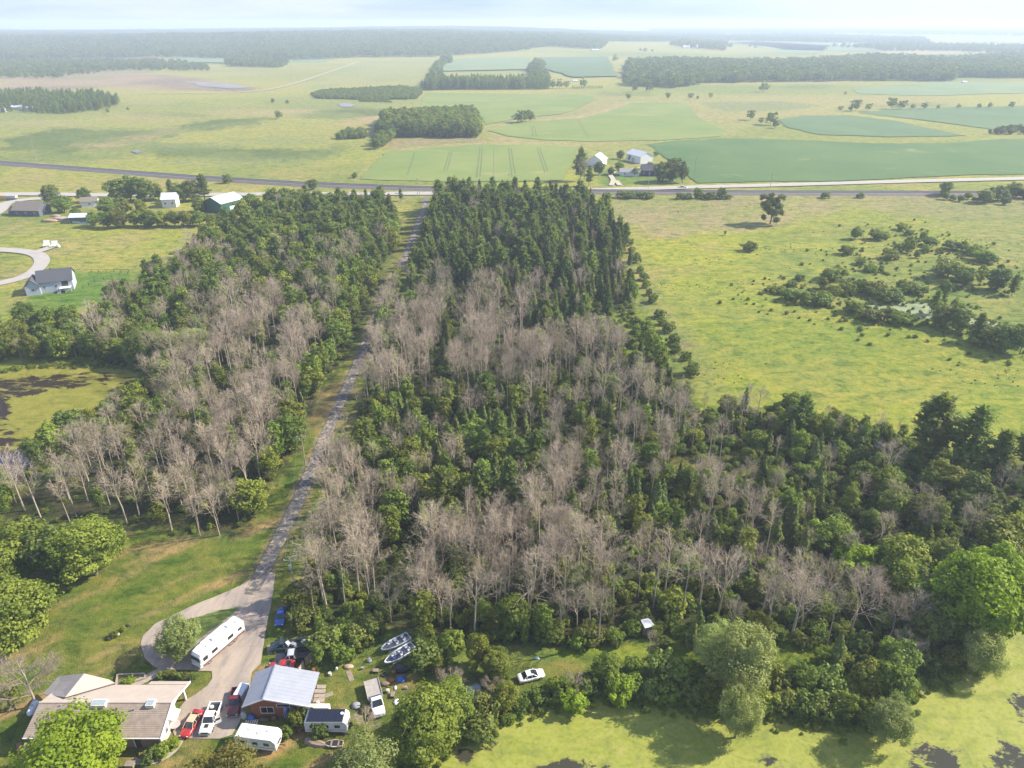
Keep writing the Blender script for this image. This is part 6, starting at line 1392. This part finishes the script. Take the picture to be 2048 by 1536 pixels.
def trailer(label, px0, py0, px1, py1, ztop, L_, roofm, hw=1.2, panels=False):
    a0 = Vector(at(px0, py0, ztop)); a1 = Vector(at(px1, py1, ztop)); d = a0 - a1; rz = math.atan2(d.y, d.x); m = (a0 + a1) / 2; h2 = L_ / 2
    root = thing('travel_trailer', label, 'trailer', (m.x, m.y, 0), rz); mw = plain('trailer_white', (.74, .75, .76), .4, 0, .12, 2)
    MB().loft([[(x, -hw, z0), (x, hw, z0), (x, hw, z1), (x, -hw, z1)] for x, z0, z1 in ((-h2, .6, ztop - .25), (-h2 + .25, .5, ztop - .03), (h2 - .5, .5, ztop - .03), (h2 - .05, .6, ztop - .5), (h2, 1.0, ztop - .9))]).build('body', mw, root)
    MB().box(-h2 + .3, h2 - .55, -hw + .04, hw - .04, ztop - .028, ztop + .04).build('roof', roofm, root)
    for s in (-1, 1):
        for xa in (-h2 + .8, -.4, h2 - 1.9): MB().box(xa, xa + .85, s * hw + (.002 if s > 0 else -.03), s * hw + (.03 if s > 0 else -.002), 1.45, 2.05).build('window', GLASS, root)
        MB().box(-h2 + .3, h2 - .3, s * hw + (.002 if s > 0 else -.018), s * hw + (.018 if s > 0 else -.002), .95, 1.08).build('stripe', plain('grey_stripe', (.35, .33, .33), .5), root)
        wheel(root, -.3, s * (hw - .03), .34, .25)
    MB().box(h2 + .002, h2 + .05, -.55, .55, 1.2, 1.6).build('window', GLASS, root); MB().box(h2, h2 + .9, -.06, .06, .45, .57).build('drawbar', BLACKP, root)
    if panels:
        for i in range(7):
            for j in range(2): MB().box(-h2 + .5 + i * .78, -h2 + 1.2 + i * .78, -hw + .14 + j * 1.12, -hw + 1.18 + j * 1.12, ztop + .06, ztop + .10).build('solar_panel', plain('solar_blue_black', (.012, .016, .035), .25), root)
        x = h2 - .9; MB().cyl((x, .3, ztop + .04), (x, .3, ztop + .2), .25, 12).build('roof_vent', WHITE, root)
    else:
        MB().cyl((.4, 0, ztop + .04), (.4, 0, ztop + .13), .42, 14).build('roof_vent', plain('vent_grey', (.5, .5, .5), .4), root)
        for xx in (-1.4, 1.6): MB().rbox(xx - .2, xx + .2, .2, .6, ztop + .04, ztop + .2, .04).build('roof_vent', WHITE, root)
    return root
trailer('white travel trailer with a round roof vent in front of the garage', 562, 1470, 467, 1458, 2.8, 6.6, plain('rv_white', (.8, .8, .79), .3))
trailer('white travel trailer with black solar panels covering its roof', 694, 1431, 612, 1431, 2.8, 6.6, plain('dark_roof', (.05, .05, .06), .4), panels=True)

# boats
def motorboat(label, px0, py0, px1, py1, hullm, innerm, L_=5.6, W_=2.0, onz=.55):
    loc, rz, ln = near(px0, py0, px1, py1, 1.1); root = thing('motorboat', label, 'boat', loc, rz, 'motorboats stored at the wood edge'); h2 = L_ / 2; hw = W_ / 2
    st = [(-h2, .92, 0.), (-h2 * .4, 1., 0.), (h2 * .2, .96, .03), (h2 * .6, .72, .12), (h2 * .88, .34, .26), (h2, .05, .36)]
    MB().loft([[(x, -hw * w_, onz + .62 + k * .3), (x, -hw * w_ * .86, onz + .18 + k), (x, 0, onz + k), (x, hw * w_ * .86, onz + .18 + k), (x, hw * w_, onz + .62 + k * .3)] for x, w_, k in st]).build('hull', hullm, root)
    mb = MB()
    for s in (-1, 1): mb.tube([(x, s * hw * w_ * .97, onz + .66 + k * .3) for x, w_, k in st], .09, 6)
    mb.build('gunwale', hullm, root)
    inn = [(x, w_ * .80, k) for x, w_, k in st[:5]]
    MB().loft([[(x + (.15 if i == 0 else 0), -hw * w_, onz + .625 + k * .3), (x + (.15 if i == 0 else 0), hw * w_, onz + .625 + k * .3), (x + (.15 if i == 0 else 0), hw * w_, onz + .645 + k * .3), (x + (.15 if i == 0 else 0), -hw * w_, onz + .645 + k * .3)] for i, (x, w_, k) in enumerate(inn)]).build('cockpit', innerm, root)
    for xx in (-h2 * .55, -h2 * .05, h2 * .4):
        for s in (-1, 1):
            if xx > h2 * .3 and s > 0: continue
            q = MB().rbox(xx - .22, xx + .22, s * .42 - .22, s * .42 + .22, onz + .65, onz + .86, .05).build('seat', WHITE, root); MB().rbox(xx - .26, xx - .16, s * .42 - .2, s * .42 + .2, onz + .862, onz + 1.15, .03).build('backrest', WHITE, q)
    MB().rbox(-h2 * .02 + .5, .85, -.75, -.2, onz + .65, onz + 1.1, .05).build('console', plain('boat_grey', (.5, .52, .54), .4), root)
    e = MB().rbox(-h2 - .35, -h2 - .02, -.2, .2, onz + .5, onz + 1.15, .08).build('outboard_motor', BLACKP, root); MB().box(-h2 - .28, -h2 - .1, -.06, .06, onz - .3, onz + .498).build('motor_leg', BLACKP, e)
    tr = MB()
    for s in (-1, 1): tr.box(-h2 * .8, h2 * .6, s * .6 - .05, s * .6 + .05, .35, .52)
    t_ = tr.build('trailer_frame', STEEL, root); [wheel(t_ and root, -h2 * .35, s * .95, .3, .18) for s in (-1, 1)]
motorboat('pale blue grey motorboat, the one further up at the wood edge', 768, 1297, 813, 1274, plain('boat_hull_blue', (.45, .52, .60), .3), plain('boat_inside_dark', (.06, .07, .09), .6, 0, .5, 3))
motorboat('white motorboat beside the pale blue one, nearer the yard', 776, 1322, 821, 1294, plain('boat_hull_white', (.72, .74, .76), .3), plain('boat_inside_navy', (.05, .06, .12), .6, 0, .5, 3), 6.0, 2.1)
def rowboat(label, px0, py0, px1, py1, m, up=False, L_=3.8, W_=1.3):
    loc, rz, ln = near(px0, py0, px1, py1, .4); h2 = L_ / 2; hw = W_ / 2; s = -1 if up else 1; z0 = .52 if up else 0
    root = thing('rowing_boat', label, 'boat', loc, rz)
    st = [(-h2, .75), (-h2 * .5, .98), (0, 1), (h2 * .5, .82), (h2 * .9, .3), (h2, .04)]
    MB().loft([[(x, -hw * w_, z0 + s * .5), (x, -hw * w_ * .75, z0 + s * .08), (x, 0, z0), (x, hw * w_ * .75, z0 + s * .08), (x, hw * w_, z0 + s * .5)] for x, w_ in st]).build('hull', m, root)
    if not up:
        MB().loft([[(x, -hw * w_ * .8, .502), (x, hw * w_ * .8, .502), (x, hw * w_ * .8, .51), (x, -hw * w_ * .8, .51)] for x, w_ in st[:5]]).build('inside', BLACKP, root)
        for xx in (-.8, .3): MB().box(xx - .12, xx + .12, -hw * .9, hw * .9, .512, .55).build('thwart', WOOD, root)
    else: MB().box(-h2, h2 * .9, -.03, .03, .52, .56).build('keel', m, root)
rowboat('brown boat lying upside down in the shade below the solar trailer', 651, 1489, 615, 1479, plain('brown_hull', (.30, .22, .17), .7), True)
rowboat('small cream boat lying upright in the shade next to the brown one', 656, 1487, 678, 1487, plain('cream_hull', (.62, .52, .40), .5), L_=2.9)
lump('dark_atv_heap', 'black covered vehicle below the white motorboat', 'vehicle', 803, 1340, 3.0, 1.9, 1.2, plain('black_cover', (.03, .035, .045), .5, 0, .6, 2), 8)
lump('blue_tarpaulin', 'bright blue tarpaulin beside the black covered vehicle', 'tarpaulin', 802, 1360, 1.7, 1.4, .7, BLUE, 9)
lump('rusty_scrap', 'orange rusty scrap pile next to the bright blue tarpaulin', 'scrap', 783, 1362, 1.2, .9, .6, plain('rust', (.35, .12, .03), .8, 0, .5, 5), 10)
lump('scrap_wood', 'brown scrap wood heap between the tarpaulin and the flatbed truck', 'scrap', 770, 1368, 1.8, 1.2, .5, plain('scrap_brown', (.22, .15, .11), .8, 0, .5, 4), 11)
lump('white_bag', 'white bag on the ground right of the flatbed truck', 'bag', 793, 1404, .9, 1.4, .4, WHITE, 12)
lump('white_bag', 'small white bag beside the scrap wood', 'bag', 791, 1376, .5, .9, .3, WHITE, 13)
lump('brush_pile', 'pale brush pile at the yard corner under the wood', 'brush pile', 697, 1334, 1.8, 1.1, .5, plain('pale_junk', (.5, .38, .28), .8, 0, .5, 3), 14)
lump('white_bucket', 'white bucket left of the pale brush pile', 'bucket', 673, 1338, .5, .5, .5, WHITE, 15)
lump('grey_cover', 'blue grey covered thing in the bushes', 'cover', 739, 1322, .9, .9, .7, plain('cover_grey', (.45, .48, .55), .6), 16)
lump('grey_heap', 'grey heap behind the bare shrub', 'junk', 712, 1412, 1.6, 1.4, .6, plain('grey_junk', (.3, .3, .32), .8, 0, .4, 3), 17)
tb = thing('grey_tarpaulin', 'blue grey tarpaulin stretched low between the bare trees', 'tarpaulin'); A = at(903, 1378, .9); Bq = at(962, 1380, .7); mb = MB(); vs = []
for i in range(13):
    for j in range(6):
        u, v_ = i / 12, j / 5; vs.append((A[0] + (Bq[0] - A[0]) * u, A[1] + 1.4 - 3.0 * v_ + .25 * math.sin(u * 9), .25 + .85 * math.exp(-((v_ - .45) * 3) ** 2) * (.7 + .3 * math.sin(u * 7 + 1)) + .08 * math.sin(i * 2.1 + j)))
mb.add(vs, [(i * 6 + j, (i + 1) * 6 + j, (i + 1) * 6 + j + 1, i * 6 + j + 1) for i in range(12) for j in range(5)]); o = mb.build('cloth', plain('tarp_grey', (.30, .36, .43), .5, 0, .3, 2), tb, True); o.modifiers.new('thick', 'SOLIDIFY').thickness = .03
lump('fallen_junk', 'pale blue barrel lying in the green strip near the sedan', 'barrel', 1073, 1318, 1.2, .5, .5, plain('pale_blue', (.3, .42, .55), .5), 18)
lump('blue_white_tarpaulin', 'small white and blue tarpaulin at the clearing in the far corner of the wood', 'tarpaulin', 1617, 1228, 1.7, 1.3, 1.3, plain('white_blue', (.55, .62, .72), .5), 19)
lump('stump', 'dark stump beside the pale rock on the lawn', 'stump', 218, 1279, 1.1, .8, .6, plain('stump_dark', (.05, .045, .03), .9), 20); lump('rock', 'pale rock among weeds in the middle of the lawn', 'rock', 235, 1270, .9, .7, .6, plain('rock_pale', (.45, .38, .28), .9), 21); lump('rock', 'dark rock at the top of the weedy patch on the lawn', 'rock', 256, 1252, 1.0, .6, .5, plain('stump_dark', (.05, .045, .03), .9), 22)
g('bush', 228, 1274, 1.3, 'weed clump beside the pale rock on the lawn'); g('bush', 246, 1262, 1.1, 'weed clump above the pale rock on the lawn')
# small things lying about the yard
CL = [('crate', 'box', 'dark wooden crate', (.10, .08, .06)), ('tyre', 'tyre', 'black tyre', (.02, .02, .02)), ('barrel', 'barrel', 'rusty barrel', (.26, .10, .04)), ('canister', 'canister', 'pale canister', (.55, .55, .52)), ('plank_pile', 'planks', 'weathered plank pile', (.32, .26, .19)), ('cinder_block', 'block', 'grey cinder block', (.35, .34, .32))]
for i, (px, py, wh) in enumerate([(752, 1344, 'near the end of the white flatbed truck'), (768, 1350, 'between the flatbed truck and the boats'), (788, 1350, 'beside the black covered vehicle'), (776, 1384, 'in the gap right of the flatbed truck'), (700, 1352, 'below the pale brush pile'), (725, 1338, 'between the brush pile and the boats'), (786, 1392, 'above the large white bag'), (640, 1462, 'behind the upturned brown boat'),
                                 (600, 1464, 'beside the travel trailers'), (636, 1408, 'right of the garage'), (652, 1392, 'beside the concrete slabs'), (582, 1442, 'under the green tarpaulin'), (690, 1466, 'behind the small cream boat'), (700, 1450, 'right of the solar roofed trailer'), (628, 1345, 'behind the garage fence'), (660, 1350, 'on the grass behind the garage'), (540, 1300, 'at the edge of the driveway'), (812, 1378, 'under the leafy yard tree'), (346, 1442, 'by the cream gable end'), (350, 1428, 'in the open car port')]):
    nm, ct, ds, c = CL[i % 6]; x, y, _ = at(px, py); m_ = plain('clutter_' + nm, c, .7, 0, .4, 3); r_ = thing(nm, ds + ' ' + wh, ct, (x, y, 0), i * 1.3)
    if nm in ('tyre',): MB().tube([(.38 * math.cos(a), .38 * math.sin(a), .13) for a in np.linspace(0, 6.28, 13)], .13, 7).build('tread', m_, r_)
    elif nm in ('barrel', 'canister'):
        s_ = .9 if nm == 'barrel' else .55; MB().tube([(0, 0, 0), (0, 0, .02), (0, 0, s_), (0, 0, s_ + .02)], [.26, .3, .3, .26], 12).build('drum', m_, r_); MB().cyl((.1, 0, s_ + .02), (.1, 0, s_ + .07), .05, 6).build('cap', BLACKP, r_)
    elif nm == 'plank_pile': [MB().box(-1.2 + .1 * (k % 3), 1.1 + .1 * (k % 2), -.4 + .17 * (k % 5), -.26 + .17 * (k % 5), .05 * (k // 5), .045 + .05 * (k // 5)).build('plank', m_, r_) for k in range(10)]
    elif nm == 'crate': MB().box(-.45, .45, -.3, .3, 0, .45).build('body', m_, r_); MB().box(-.48, .48, -.33, .33, .452, .5).build('lid', WOOD, r_)
    else: MB().box(-.3, .3, -.15, .15, 0, .25).build('block', m_, r_); MB().box(-.2, .2, -.25, .1, .252, .5).build('block', m_, r_)
# small sheet roofed shed in the wood
sh = thing('shed', 'small shed with a flat white metal roof among the bare trees', 'shed'); q = [at(1281, 1240, 2.2), at(1298, 1236, 2.2), at(1310, 1252, 2.2), at(1290, 1257, 2.2)]; MB().slab([q[0], q[3], q[2], q[1]], .07).build('roof', plain('white_sheet', (.72, .72, .73), .4), sh)
cx, cy = sum(p[0] for p in q) / 4, sum(p[1] for p in q) / 4; MB().box(cx - .9, cx + .9, cy - .9, cy + .9, 0, 2.1).build('wall', WOOD, sh)
# fallen trunk in the duckweed
a = at(1838, 1385); b = at(1852, 1396); MB().tube([(a[0], a[1], .0), (b[0], b[1], .1)], [.16, .1], 6).build('driftwood', M_BARK, label='dark fallen trunk lying in the duckweed at the shore', cat='log')

# ------------------------------------------------------------------ poles and wires
def pole(label, px, py, h_, group=None, arm=True, trans=False, rz=0.):
    x, y, _ = at(px, py); r = thing('utility_pole', label, 'utility pole', (x, y, 0), rz, group); mp_ = plain('pole_wood', (.34, .30, .26), .9, 0, .3, 1)
    MB().tube([(0, 0, -.2), (0, 0, h_)], [.17, .11], 8).build('shaft', mp_, r)
    if arm:
        MB().box(-1.2, 1.2, -.06, .06, h_ - .7, h_ - .56).build('crossarm', mp_, r)
        for s in (-1.1, 0, 1.1): MB().cyl((s, 0, h_ - .56), (s, 0, h_ - .36), .05, 6).build('insulator', WHITE, r)
    if trans: MB().cyl((.0, -.4, h_ - 2.4), (0, -.4, h_ - 1.4), .26, 10).build('transformer', STEEL, r)
    return Vector((x, y, h_ - .5))
W0 = pole('utility pole with a transformer at the edge of the bare wood by the lane', 594, 1200, 10.5, trans=True)
WPS = [W0] + [pole('slim utility pole on the verge along the lane', px, py, 9, 'slim utility poles along the lane') for px, py in ((611, 930), (700, 668), (773, 520), (840, 405))]
wm = plain('wire', (.12, .12, .12), .6)
for a, b in zip(WPS[:-1], WPS[1:]):
    mb = MB()
    for off in (-.9, .9):
        pts = [(a.x + (b.x - a.x) * t_ + off, a.y + (b.y - a.y) * t_, a.z + (b.z - a.z) * t_ - 1.2 * 4 * t_ * (1 - t_)) for t_ in np.linspace(0, 1, 9)]; mb.tube(pts, .018, 3)
    mb.build('power_line', wm, label='thin pair of power lines along the lane', cat='power line', group='power lines along the lane')
tall = [(75, 328, 21), (446, 349, 22), (988, 362, 22), (1387, 365, 18)]
for (px, py, hh), lab in zip(tall, ('tall thin pole beside the railway at the far left', 'tall thin pole behind the round bush by the railway', 'tall thin pole in front of the light crop field', 'tall thin pole at the border of the dark crop field')): pole(lab, px, py, hh, arm=False)
for (px, py, hh), lab in zip([(835, 391, 11), (1296, 379, 14), (1540, 376, 10), (1018, 373, 9)], ('pole with crossarm at the railway crossing', 'brown pole in front of the dark farmhouse', 'pole between the road and the railway right of the farm', 'small pole by the dark wood at the crossing')): pole(lab, px, py, hh)

# ------------------------------------------------------------------ houses further off
def gable(name, label, cat, px, py, L_, W_, eave, ridge, rz, wall, roof, wins=(3, 1), over=.4, group=None, door=None, z=0.):
    x, y, _ = at(px, py); r = thing(name, label, cat, (x, y, z), rz, group); a, b = L_ / 2, W_ / 2
    MB().box(-a, a, -b, b, -.2, eave).build('wall', wall, r)
    for s in (-1, 1): MB().add([(s * a, -b, eave), (s * a, b, eave), (s * a, 0, ridge), (s * (a - .2), -b, eave), (s * (a - .2), b, eave), (s * (a - .2), 0, ridge)], [(0, 1, 2), (5, 4, 3), (0, 3, 4, 1), (1, 4, 5, 2), (2, 5, 3, 0)]).build('gable_wall', wall, r)
    k = (ridge - eave) / b; e = b + over
    for s in (-1, 1):
        q = [(-a - over, s * e, eave - k * over + .03), (a + over, s * e, eave - k * over + .03), (a + over, 0, ridge + .03), (-a - over, 0, ridge + .03)]
        if s > 0: q = q[::-1]
        MB().slab(q, .15).build('roof', roof, r)
    for i in range(wins[0]):
        c = -a + L_ * (i + .5) / wins[0] - .5; window(r, c, -b, eave * .4, 1.1, 1.2)
    for i in range(wins[1]):
        for s in (1,): window(r, a, -b + W_ * (i + .5) / wins[1] - .5, eave * .4, 1., 1.1, 'x')
    if door: MB().box(door[0], door[1], -b - .05, -b - .002, 0, door[2]).build('door', door[3], r)
    return r
GREYW = plain('grey_blue_siding', (.42, .46, .53), .7, 0, .1, 2); DARKR = plain('dark_shingles', (.075, .08, .095), .85, 0, .25, 2); CREAM = plain('white_siding', (.72, .71, .68), .6, 0, .1, 1)
DKWALL = plain('dark_siding', (.11, .12, .15), .7); GREENW = plain('green_metal', (.03, .12, .085), .5); WROOF = plain('white_metal_roof', (.66, .67, .68), .45, .1, .1, .3); TANR = plain('tan_shingles', (.20, .17, .14), .85, 0, .2, 1)
# grey house with a dark roof by the curved road
A = R(24)
r = gable('grey_house', 'pale grey house with dark shingled roofs beside the curved road', 'house', 118, 576, 12.5, 10.5, 4.6, 8.2, A, GREYW, DARKR, (3, 2))
MB().box(-7.2, -6.8, -5.6, 4.0, -.2, 3.2).build('wing_wall', GREYW, r)
for (ox, oy, L2, W2, e2, r2) in ((-8.2, -2.2, 5.2, 8.2, 3.6, 6.4),):
    MB().box(ox - L2 / 2, ox + L2 / 2, oy - W2 / 2, oy + W2 / 2, -.2, e2).build('wing_wall', GREYW, r)
    for s in (-1, 1):
        q = [(ox + s * (L2 / 2 + .5), oy - W2 / 2 - .5, e2 - .3), (ox + s * (L2 / 2 + .5), oy + W2 / 2 + .5, e2 - .3), (ox, oy + W2 / 2 + .5, r2), (ox, oy - W2 / 2 - .5, r2)]
        MB().slab(q[::-1] if s < 0 else q, .15).build('wing_roof', DARKR, r)
    MB().add([(ox - L2 / 2, oy - W2 / 2, e2), (ox + L2 / 2, oy - W2 / 2, e2), (ox, oy - W2 / 2, r2 - .1), (ox - L2 / 2, oy - W2 / 2 + .2, e2), (ox + L2 / 2, oy - W2 / 2 + .2, e2), (ox, oy - W2 / 2 + .2, r2 - .1)], [(0, 1, 2), (5, 4, 3), (0, 3, 4, 1), (1, 4, 5, 2), (2, 5, 3, 0)]).build('wing_gable', GREYW, r)
    window(r, ox - .6, oy - W2 / 2, 1.6, 1.2, 1.2)
dk = MB().box(1.4, 5.6, -8.2, -5.4, 1.9, 2.05).build('deck', WHITE, r)
for xx in (1.4, 3.4, 5.5): MB().box(xx, xx + .12, -8.2, -8.08, -.1, 2.9).build('post', WHITE, dk)
MB().box(1.4, 5.6, -8.18, -8.1, 2.8, 2.9).build('rail', WHITE, dk)
st_ = MB()
for k in range(8): st_.box(.2, 1.3, -8.2 + k * .3, -7.95 + k * .3, .1 + k * .24, .16 + k * .24)
st_.build('steps', WHITE, dk); MB().box(2.2, 4.6, -5.33, -5.26, 2.1, 4.2).build('patio_door', GLASS, r)
MB().box(-1.5, -1.1, .4, .8, 7.6, 8.8).build('chimney', DARKR, r)
yd = thing('yard_fence', 'thin dark fence around the mown yard of the grey house', 'fence'); yp = wp([(166, 578), (190, 566), (208, 560), (256, 549), (258, 545), (168, 545)])
for a, b in zip(yp[:-1], yp[1:]):
    a = Vector(a); b = Vector(b); n = max(1, int((b - a).length / 3))
    for i in range(n): c = a.lerp(b, i / n); MB().box(c.x - .06, c.x + .06, c.y - .06, c.y + .06, 0, 1.4).build('post', BLACKP, yd)
    MB().tube([(a.x, a.y, 1.3), (b.x, b.y, 1.3)], .04, 4).build('rail', BLACKP, yd); MB().tube([(a.x, a.y, .4), (b.x, b.y, .4)], .03, 4).build('rail', BLACKP, yd)
# two big white chairs on the meadow
for px, py, lab in ((94, 494, 'white oversized garden chair nearer the road end'), (110, 495, 'white oversized garden chair next to the small white bin'),):
    x, y, _ = at(px, py); c = thing('garden_chair', lab, 'chair', (x, y, 0), .3); MB().slab([(-1.2, -1, 1.0), (1.2, -1, 1.0), (1.2, 1, .8), (-1.2, 1, .8)], .15).build('seat', WHITE, c); MB().slab([(-1.2, .9, .9), (1.2, .9, .9), (1.4, 1.7, 3.0), (-1.4, 1.7, 3.0)], .15).build('backrest', WHITE, c)
    for s in (-1.3, 1.15): MB().box(s, s + .15, -1.1, 1.2, 0, 1.5).build('armrest', WHITE, c)
lump('white_bin', 'small white bin beside the oversized chairs', 'bin', 118, 495, 1.4, 1.4, 1.8, WHITE, 30)
# farmstead at the left
gable('dark_house', 'dark blue house with a brown shingled roof at the far left road', 'house', 66, 428, 16, 11, 3.4, 7.2, R(-4), DKWALL, TANR, (3, 1))
gable('dark_house_garage', 'low garage wing left of the dark blue house', 'garage', 38, 428, 6, 8, 2.6, 4.6, R(-4), DKWALL, TANR, (1, 0))
gable('green_shed', 'low dark green shed with a pale roof under the trees', 'shed', 163, 443, 9, 7, 3.2, 4.6, R(6), GREENW, WROOF, (0, 0))
gable('white_house', 'white gabled farmhouse half hidden by the grove', 'house', 343, 412, 8, 9, 5.0, 8.0, R(10), CREAM, WROOF, (2, 1))
gable('green_barn', 'green metal barn with a white roof beside the grove', 'barn', 450, 420, 17, 15, 6.0, 9.0, R(62), GREENW, WROOF, (0, 0), door=(-2.5, 2.5, 3.5, WHITE))
gable('far_shed', 'small grey roofed shed behind the farmstead trees', 'shed', 182, 412, 9, 7, 3.4, 5.5, R(20), CREAM, TANR, (1, 0))
lump('dirt_heap', 'orange dirt heap in the yard by the green shed', 'heap', 100, 443, 10, 4, 1.6, plain('clay', (.42, .26, .17), .9), 31); lump('dirt_heap', 'pale rubble heap beside the green shed', 'heap', 124, 438, 12, 5, 1.4, plain('rubble_pale', (.42, .36, .30), .9, 0, .4, 1), 32)
lump('dirt_heap', 'pinkish dirt heap nearest the dark blue house', 'heap', 112, 433, 6, 3, 1.2, plain('clay', (.42, .26, .17), .9), 33)
fence('garden_fence', 'long pale fence at the edge of the farmstead yard', wp([(140, 446), (165, 448), (190, 449)]), 1.2, 1.3, 2.0, plain('fence_pale', (.45, .47, .48), .8))
# dump truck
x, y, _ = at(18, 400, 0); dt = thing('dump_truck', 'yellow and grey dump truck on the far left road', 'truck', (x, y, 0), R(180)); YEL = plain('truck_yellow', (.62, .36, .02), .4)
MB().rbox(1.8, 4.2, -1.2, 1.2, .9, 2.9, .15).build('cab', YEL, dt); MB().rbox(4.2, 5.6, -1.1, 1.1, .9, 2.0, .15).build('hood', YEL, dt); MB().box(4.19, 4.25, -1., 1., 2.0, 2.7).build('windscreen', GLASS, dt)
MB().add([(-5.2, -1.25, 1.3), (1.5, -1.25, 1.3), (1.5, 1.25, 1.3), (-5.2, 1.25, 1.3), (-5.5, -1.3, 3.0), (1.7, -1.3, 3.0), (1.7, 1.3, 3.0), (-5.5, 1.3, 3.0)], [(0, 3, 2, 1), (4, 5, 6, 7), (0, 1, 5, 4), (1, 2, 6, 5), (2, 3, 7, 6), (3, 0, 4, 7)]).build('tipper', plain('tipper_grey', (.5, .48, .45), .5), dt)
for xx in (4.4, .4, -2.6, -3.9):
    for s in (-1, 1): wheel(dt, xx, s * 1.2, .5, .3)
MB().box(-5, 5, -.6, .6, .6, .88).build('chassis', BLACKP, dt)
# farm right of the crossing
r = gable('hoop_barn', 'white rounded barn behind the tall farm pine', 'barn', 1194, 330, 16, 12, 4.5, 8.5, R(70), CREAM, WROOF, (0, 0))
gable('white_barn', 'white gabled barn on the farm lawn', 'barn', 1278, 323, 19, 12, 5.5, 8.5, R(-62), CREAM, WROOF, (0, 0), door=(-2, 2, 3.5, plain('barn_door', (.4, .42, .42), .6)))
gable('farmhouse', 'dark farmhouse with two white gabled dormers', 'house', 1298, 350, 12, 9, 4.0, 7.5, R(-6), plain('dark_blue_wall', (.04, .045, .09), .7), DARKR, (3, 1))
gable('farm_garage', 'long low grey roofed building beside the dark farmhouse', 'garage', 1258, 350, 14, 9, 2.8, 4.8, R(-4), CREAM, plain('grey_shingles', (.26, .25, .26), .8), (2, 0))
pickup('white pickup driving on the far road by the farm', 1358, 373, 1372, 374.5, WPAINT, L_=6.2, W_=2.2, z=.9)
lump('parked_van', 'white van on the far road by the crossing', 'van', 797, 389, 5, 2.2, 1.8, WHITE, 40)
# mobile homes among the pines
for i, (px, py, L_) in enumerate([(38, 219, 22), (62, 221, 16), (78, 213, 18), (105, 218, 16), (122, 208, 20), (98, 209, 14), (136, 210, 14), (2, 224, 14), (48, 214, 12)]):
    gable('mobile_home', 'pale mobile home among the pointed pine wood', 'mobile home', px, py, L_, 8, 3.2, 5.0, R(8 * (i % 3) - 4), CREAM, (WROOF, plain('grey_shingles', (.26, .25, .26), .8), CREAM)[i % 3], (0, 0), group='mobile homes among the pines')
# farm buildings on the plain
fb = [(98, 76, 60, 22, 12, 'white barn on the hazy plain at the far left'), (116, 76, 30, 20, 14, 'tall white building beside the far left barn'), (1462, 80, 50, 20, 10, 'white barn on the distant plain'), (1472, 80, 20, 15, 9, 'small white building beside the distant barn'), (1518, 58, 30, 16, 9, 'tiny white house near the horizon'), (1372, 101, 22, 16, 9, 'pale barn beside the two silos'), (1190, 108, 24, 12, 6, 'white farm building at the foot of the ridge'), (1680, 92, 30, 16, 8, 'dark farm building on the plain'), (1770, 101, 20, 14, 7, 'pale farm house on the plain'), (1928, 166, 8, 5, 3.4, 'small white shed at the corner of the broad wood'), (1150, 163, 9, 6, 3, 'small white trailer beyond the short pine row'), (1735, 147, 14, 10, 6, 'pale house in the gap of the broad wood'),
      (1830, 96, 40, 20, 9, 'white farm hall on the misty plain'), (560, 60, 60, 30, 12, 'pale hall behind the ridge wood'), (1560, 66, 60, 20, 10, 'long pale hall in the mist')]
for px, py, L_, W_, hh, lab in fb: x, y, _ = at(px, py); gable('farm_building', lab, 'farm building', px, py, L_, W_, hh * .6, hh, R(10), plain('dark_wall', (.15, .1, .1), .7) if 'dark' in lab else CREAM, WROOF, (0, 0), z=float(hill(np.array(x), np.array(y))))
for px in (1366, 1376, 1393): x, y, _ = at(px, 102); s = thing('silo', {1366: 'shorter pale silo at the plain farm', 1376: 'middle pale silo at the plain farm', 1393: 'silo standing apart at the plain farm'}[px], 'silo', (x, y, 0)); MB().cyl((0, 0, 0), (0, 0, 20), 4, 14).build('shaft', CREAM, s); MB().tube([(0, 0, 20), (0, 0, 22), (0, 0, 23)], [4.1, 2.6, .3], 14).build('dome', STEEL, s)
for i, (px, py) in enumerate([(30, 300), (45, 430)]): pass

# ------------------------------------------------------------------ air
hm = bpy.data.materials.new('air'); hm.use_nodes = True; ht = hm.node_tree; ht.nodes.clear(); hо = ht.nodes.new('ShaderNodeOutputMaterial'); pv = ht.nodes.new('ShaderNodeVolumePrincipled')
pv.inputs['Color'].default_value = (.72, .83, 1, 1); pv.inputs['Density'].default_value = HAZE_DENSITY; pv.inputs['Anisotropy'].default_value = .1; ht.links.new(pv.outputs[0], hо.inputs['Volume'])
MB().box(-45000, 45000, -9000, 45000, -5, 135).build('haze', hm, label='thin pale summer haze over the whole plain', kind='stuff')
print('PLANTS', NPL[0], 'OBJECTS', len(bpy.data.objects))
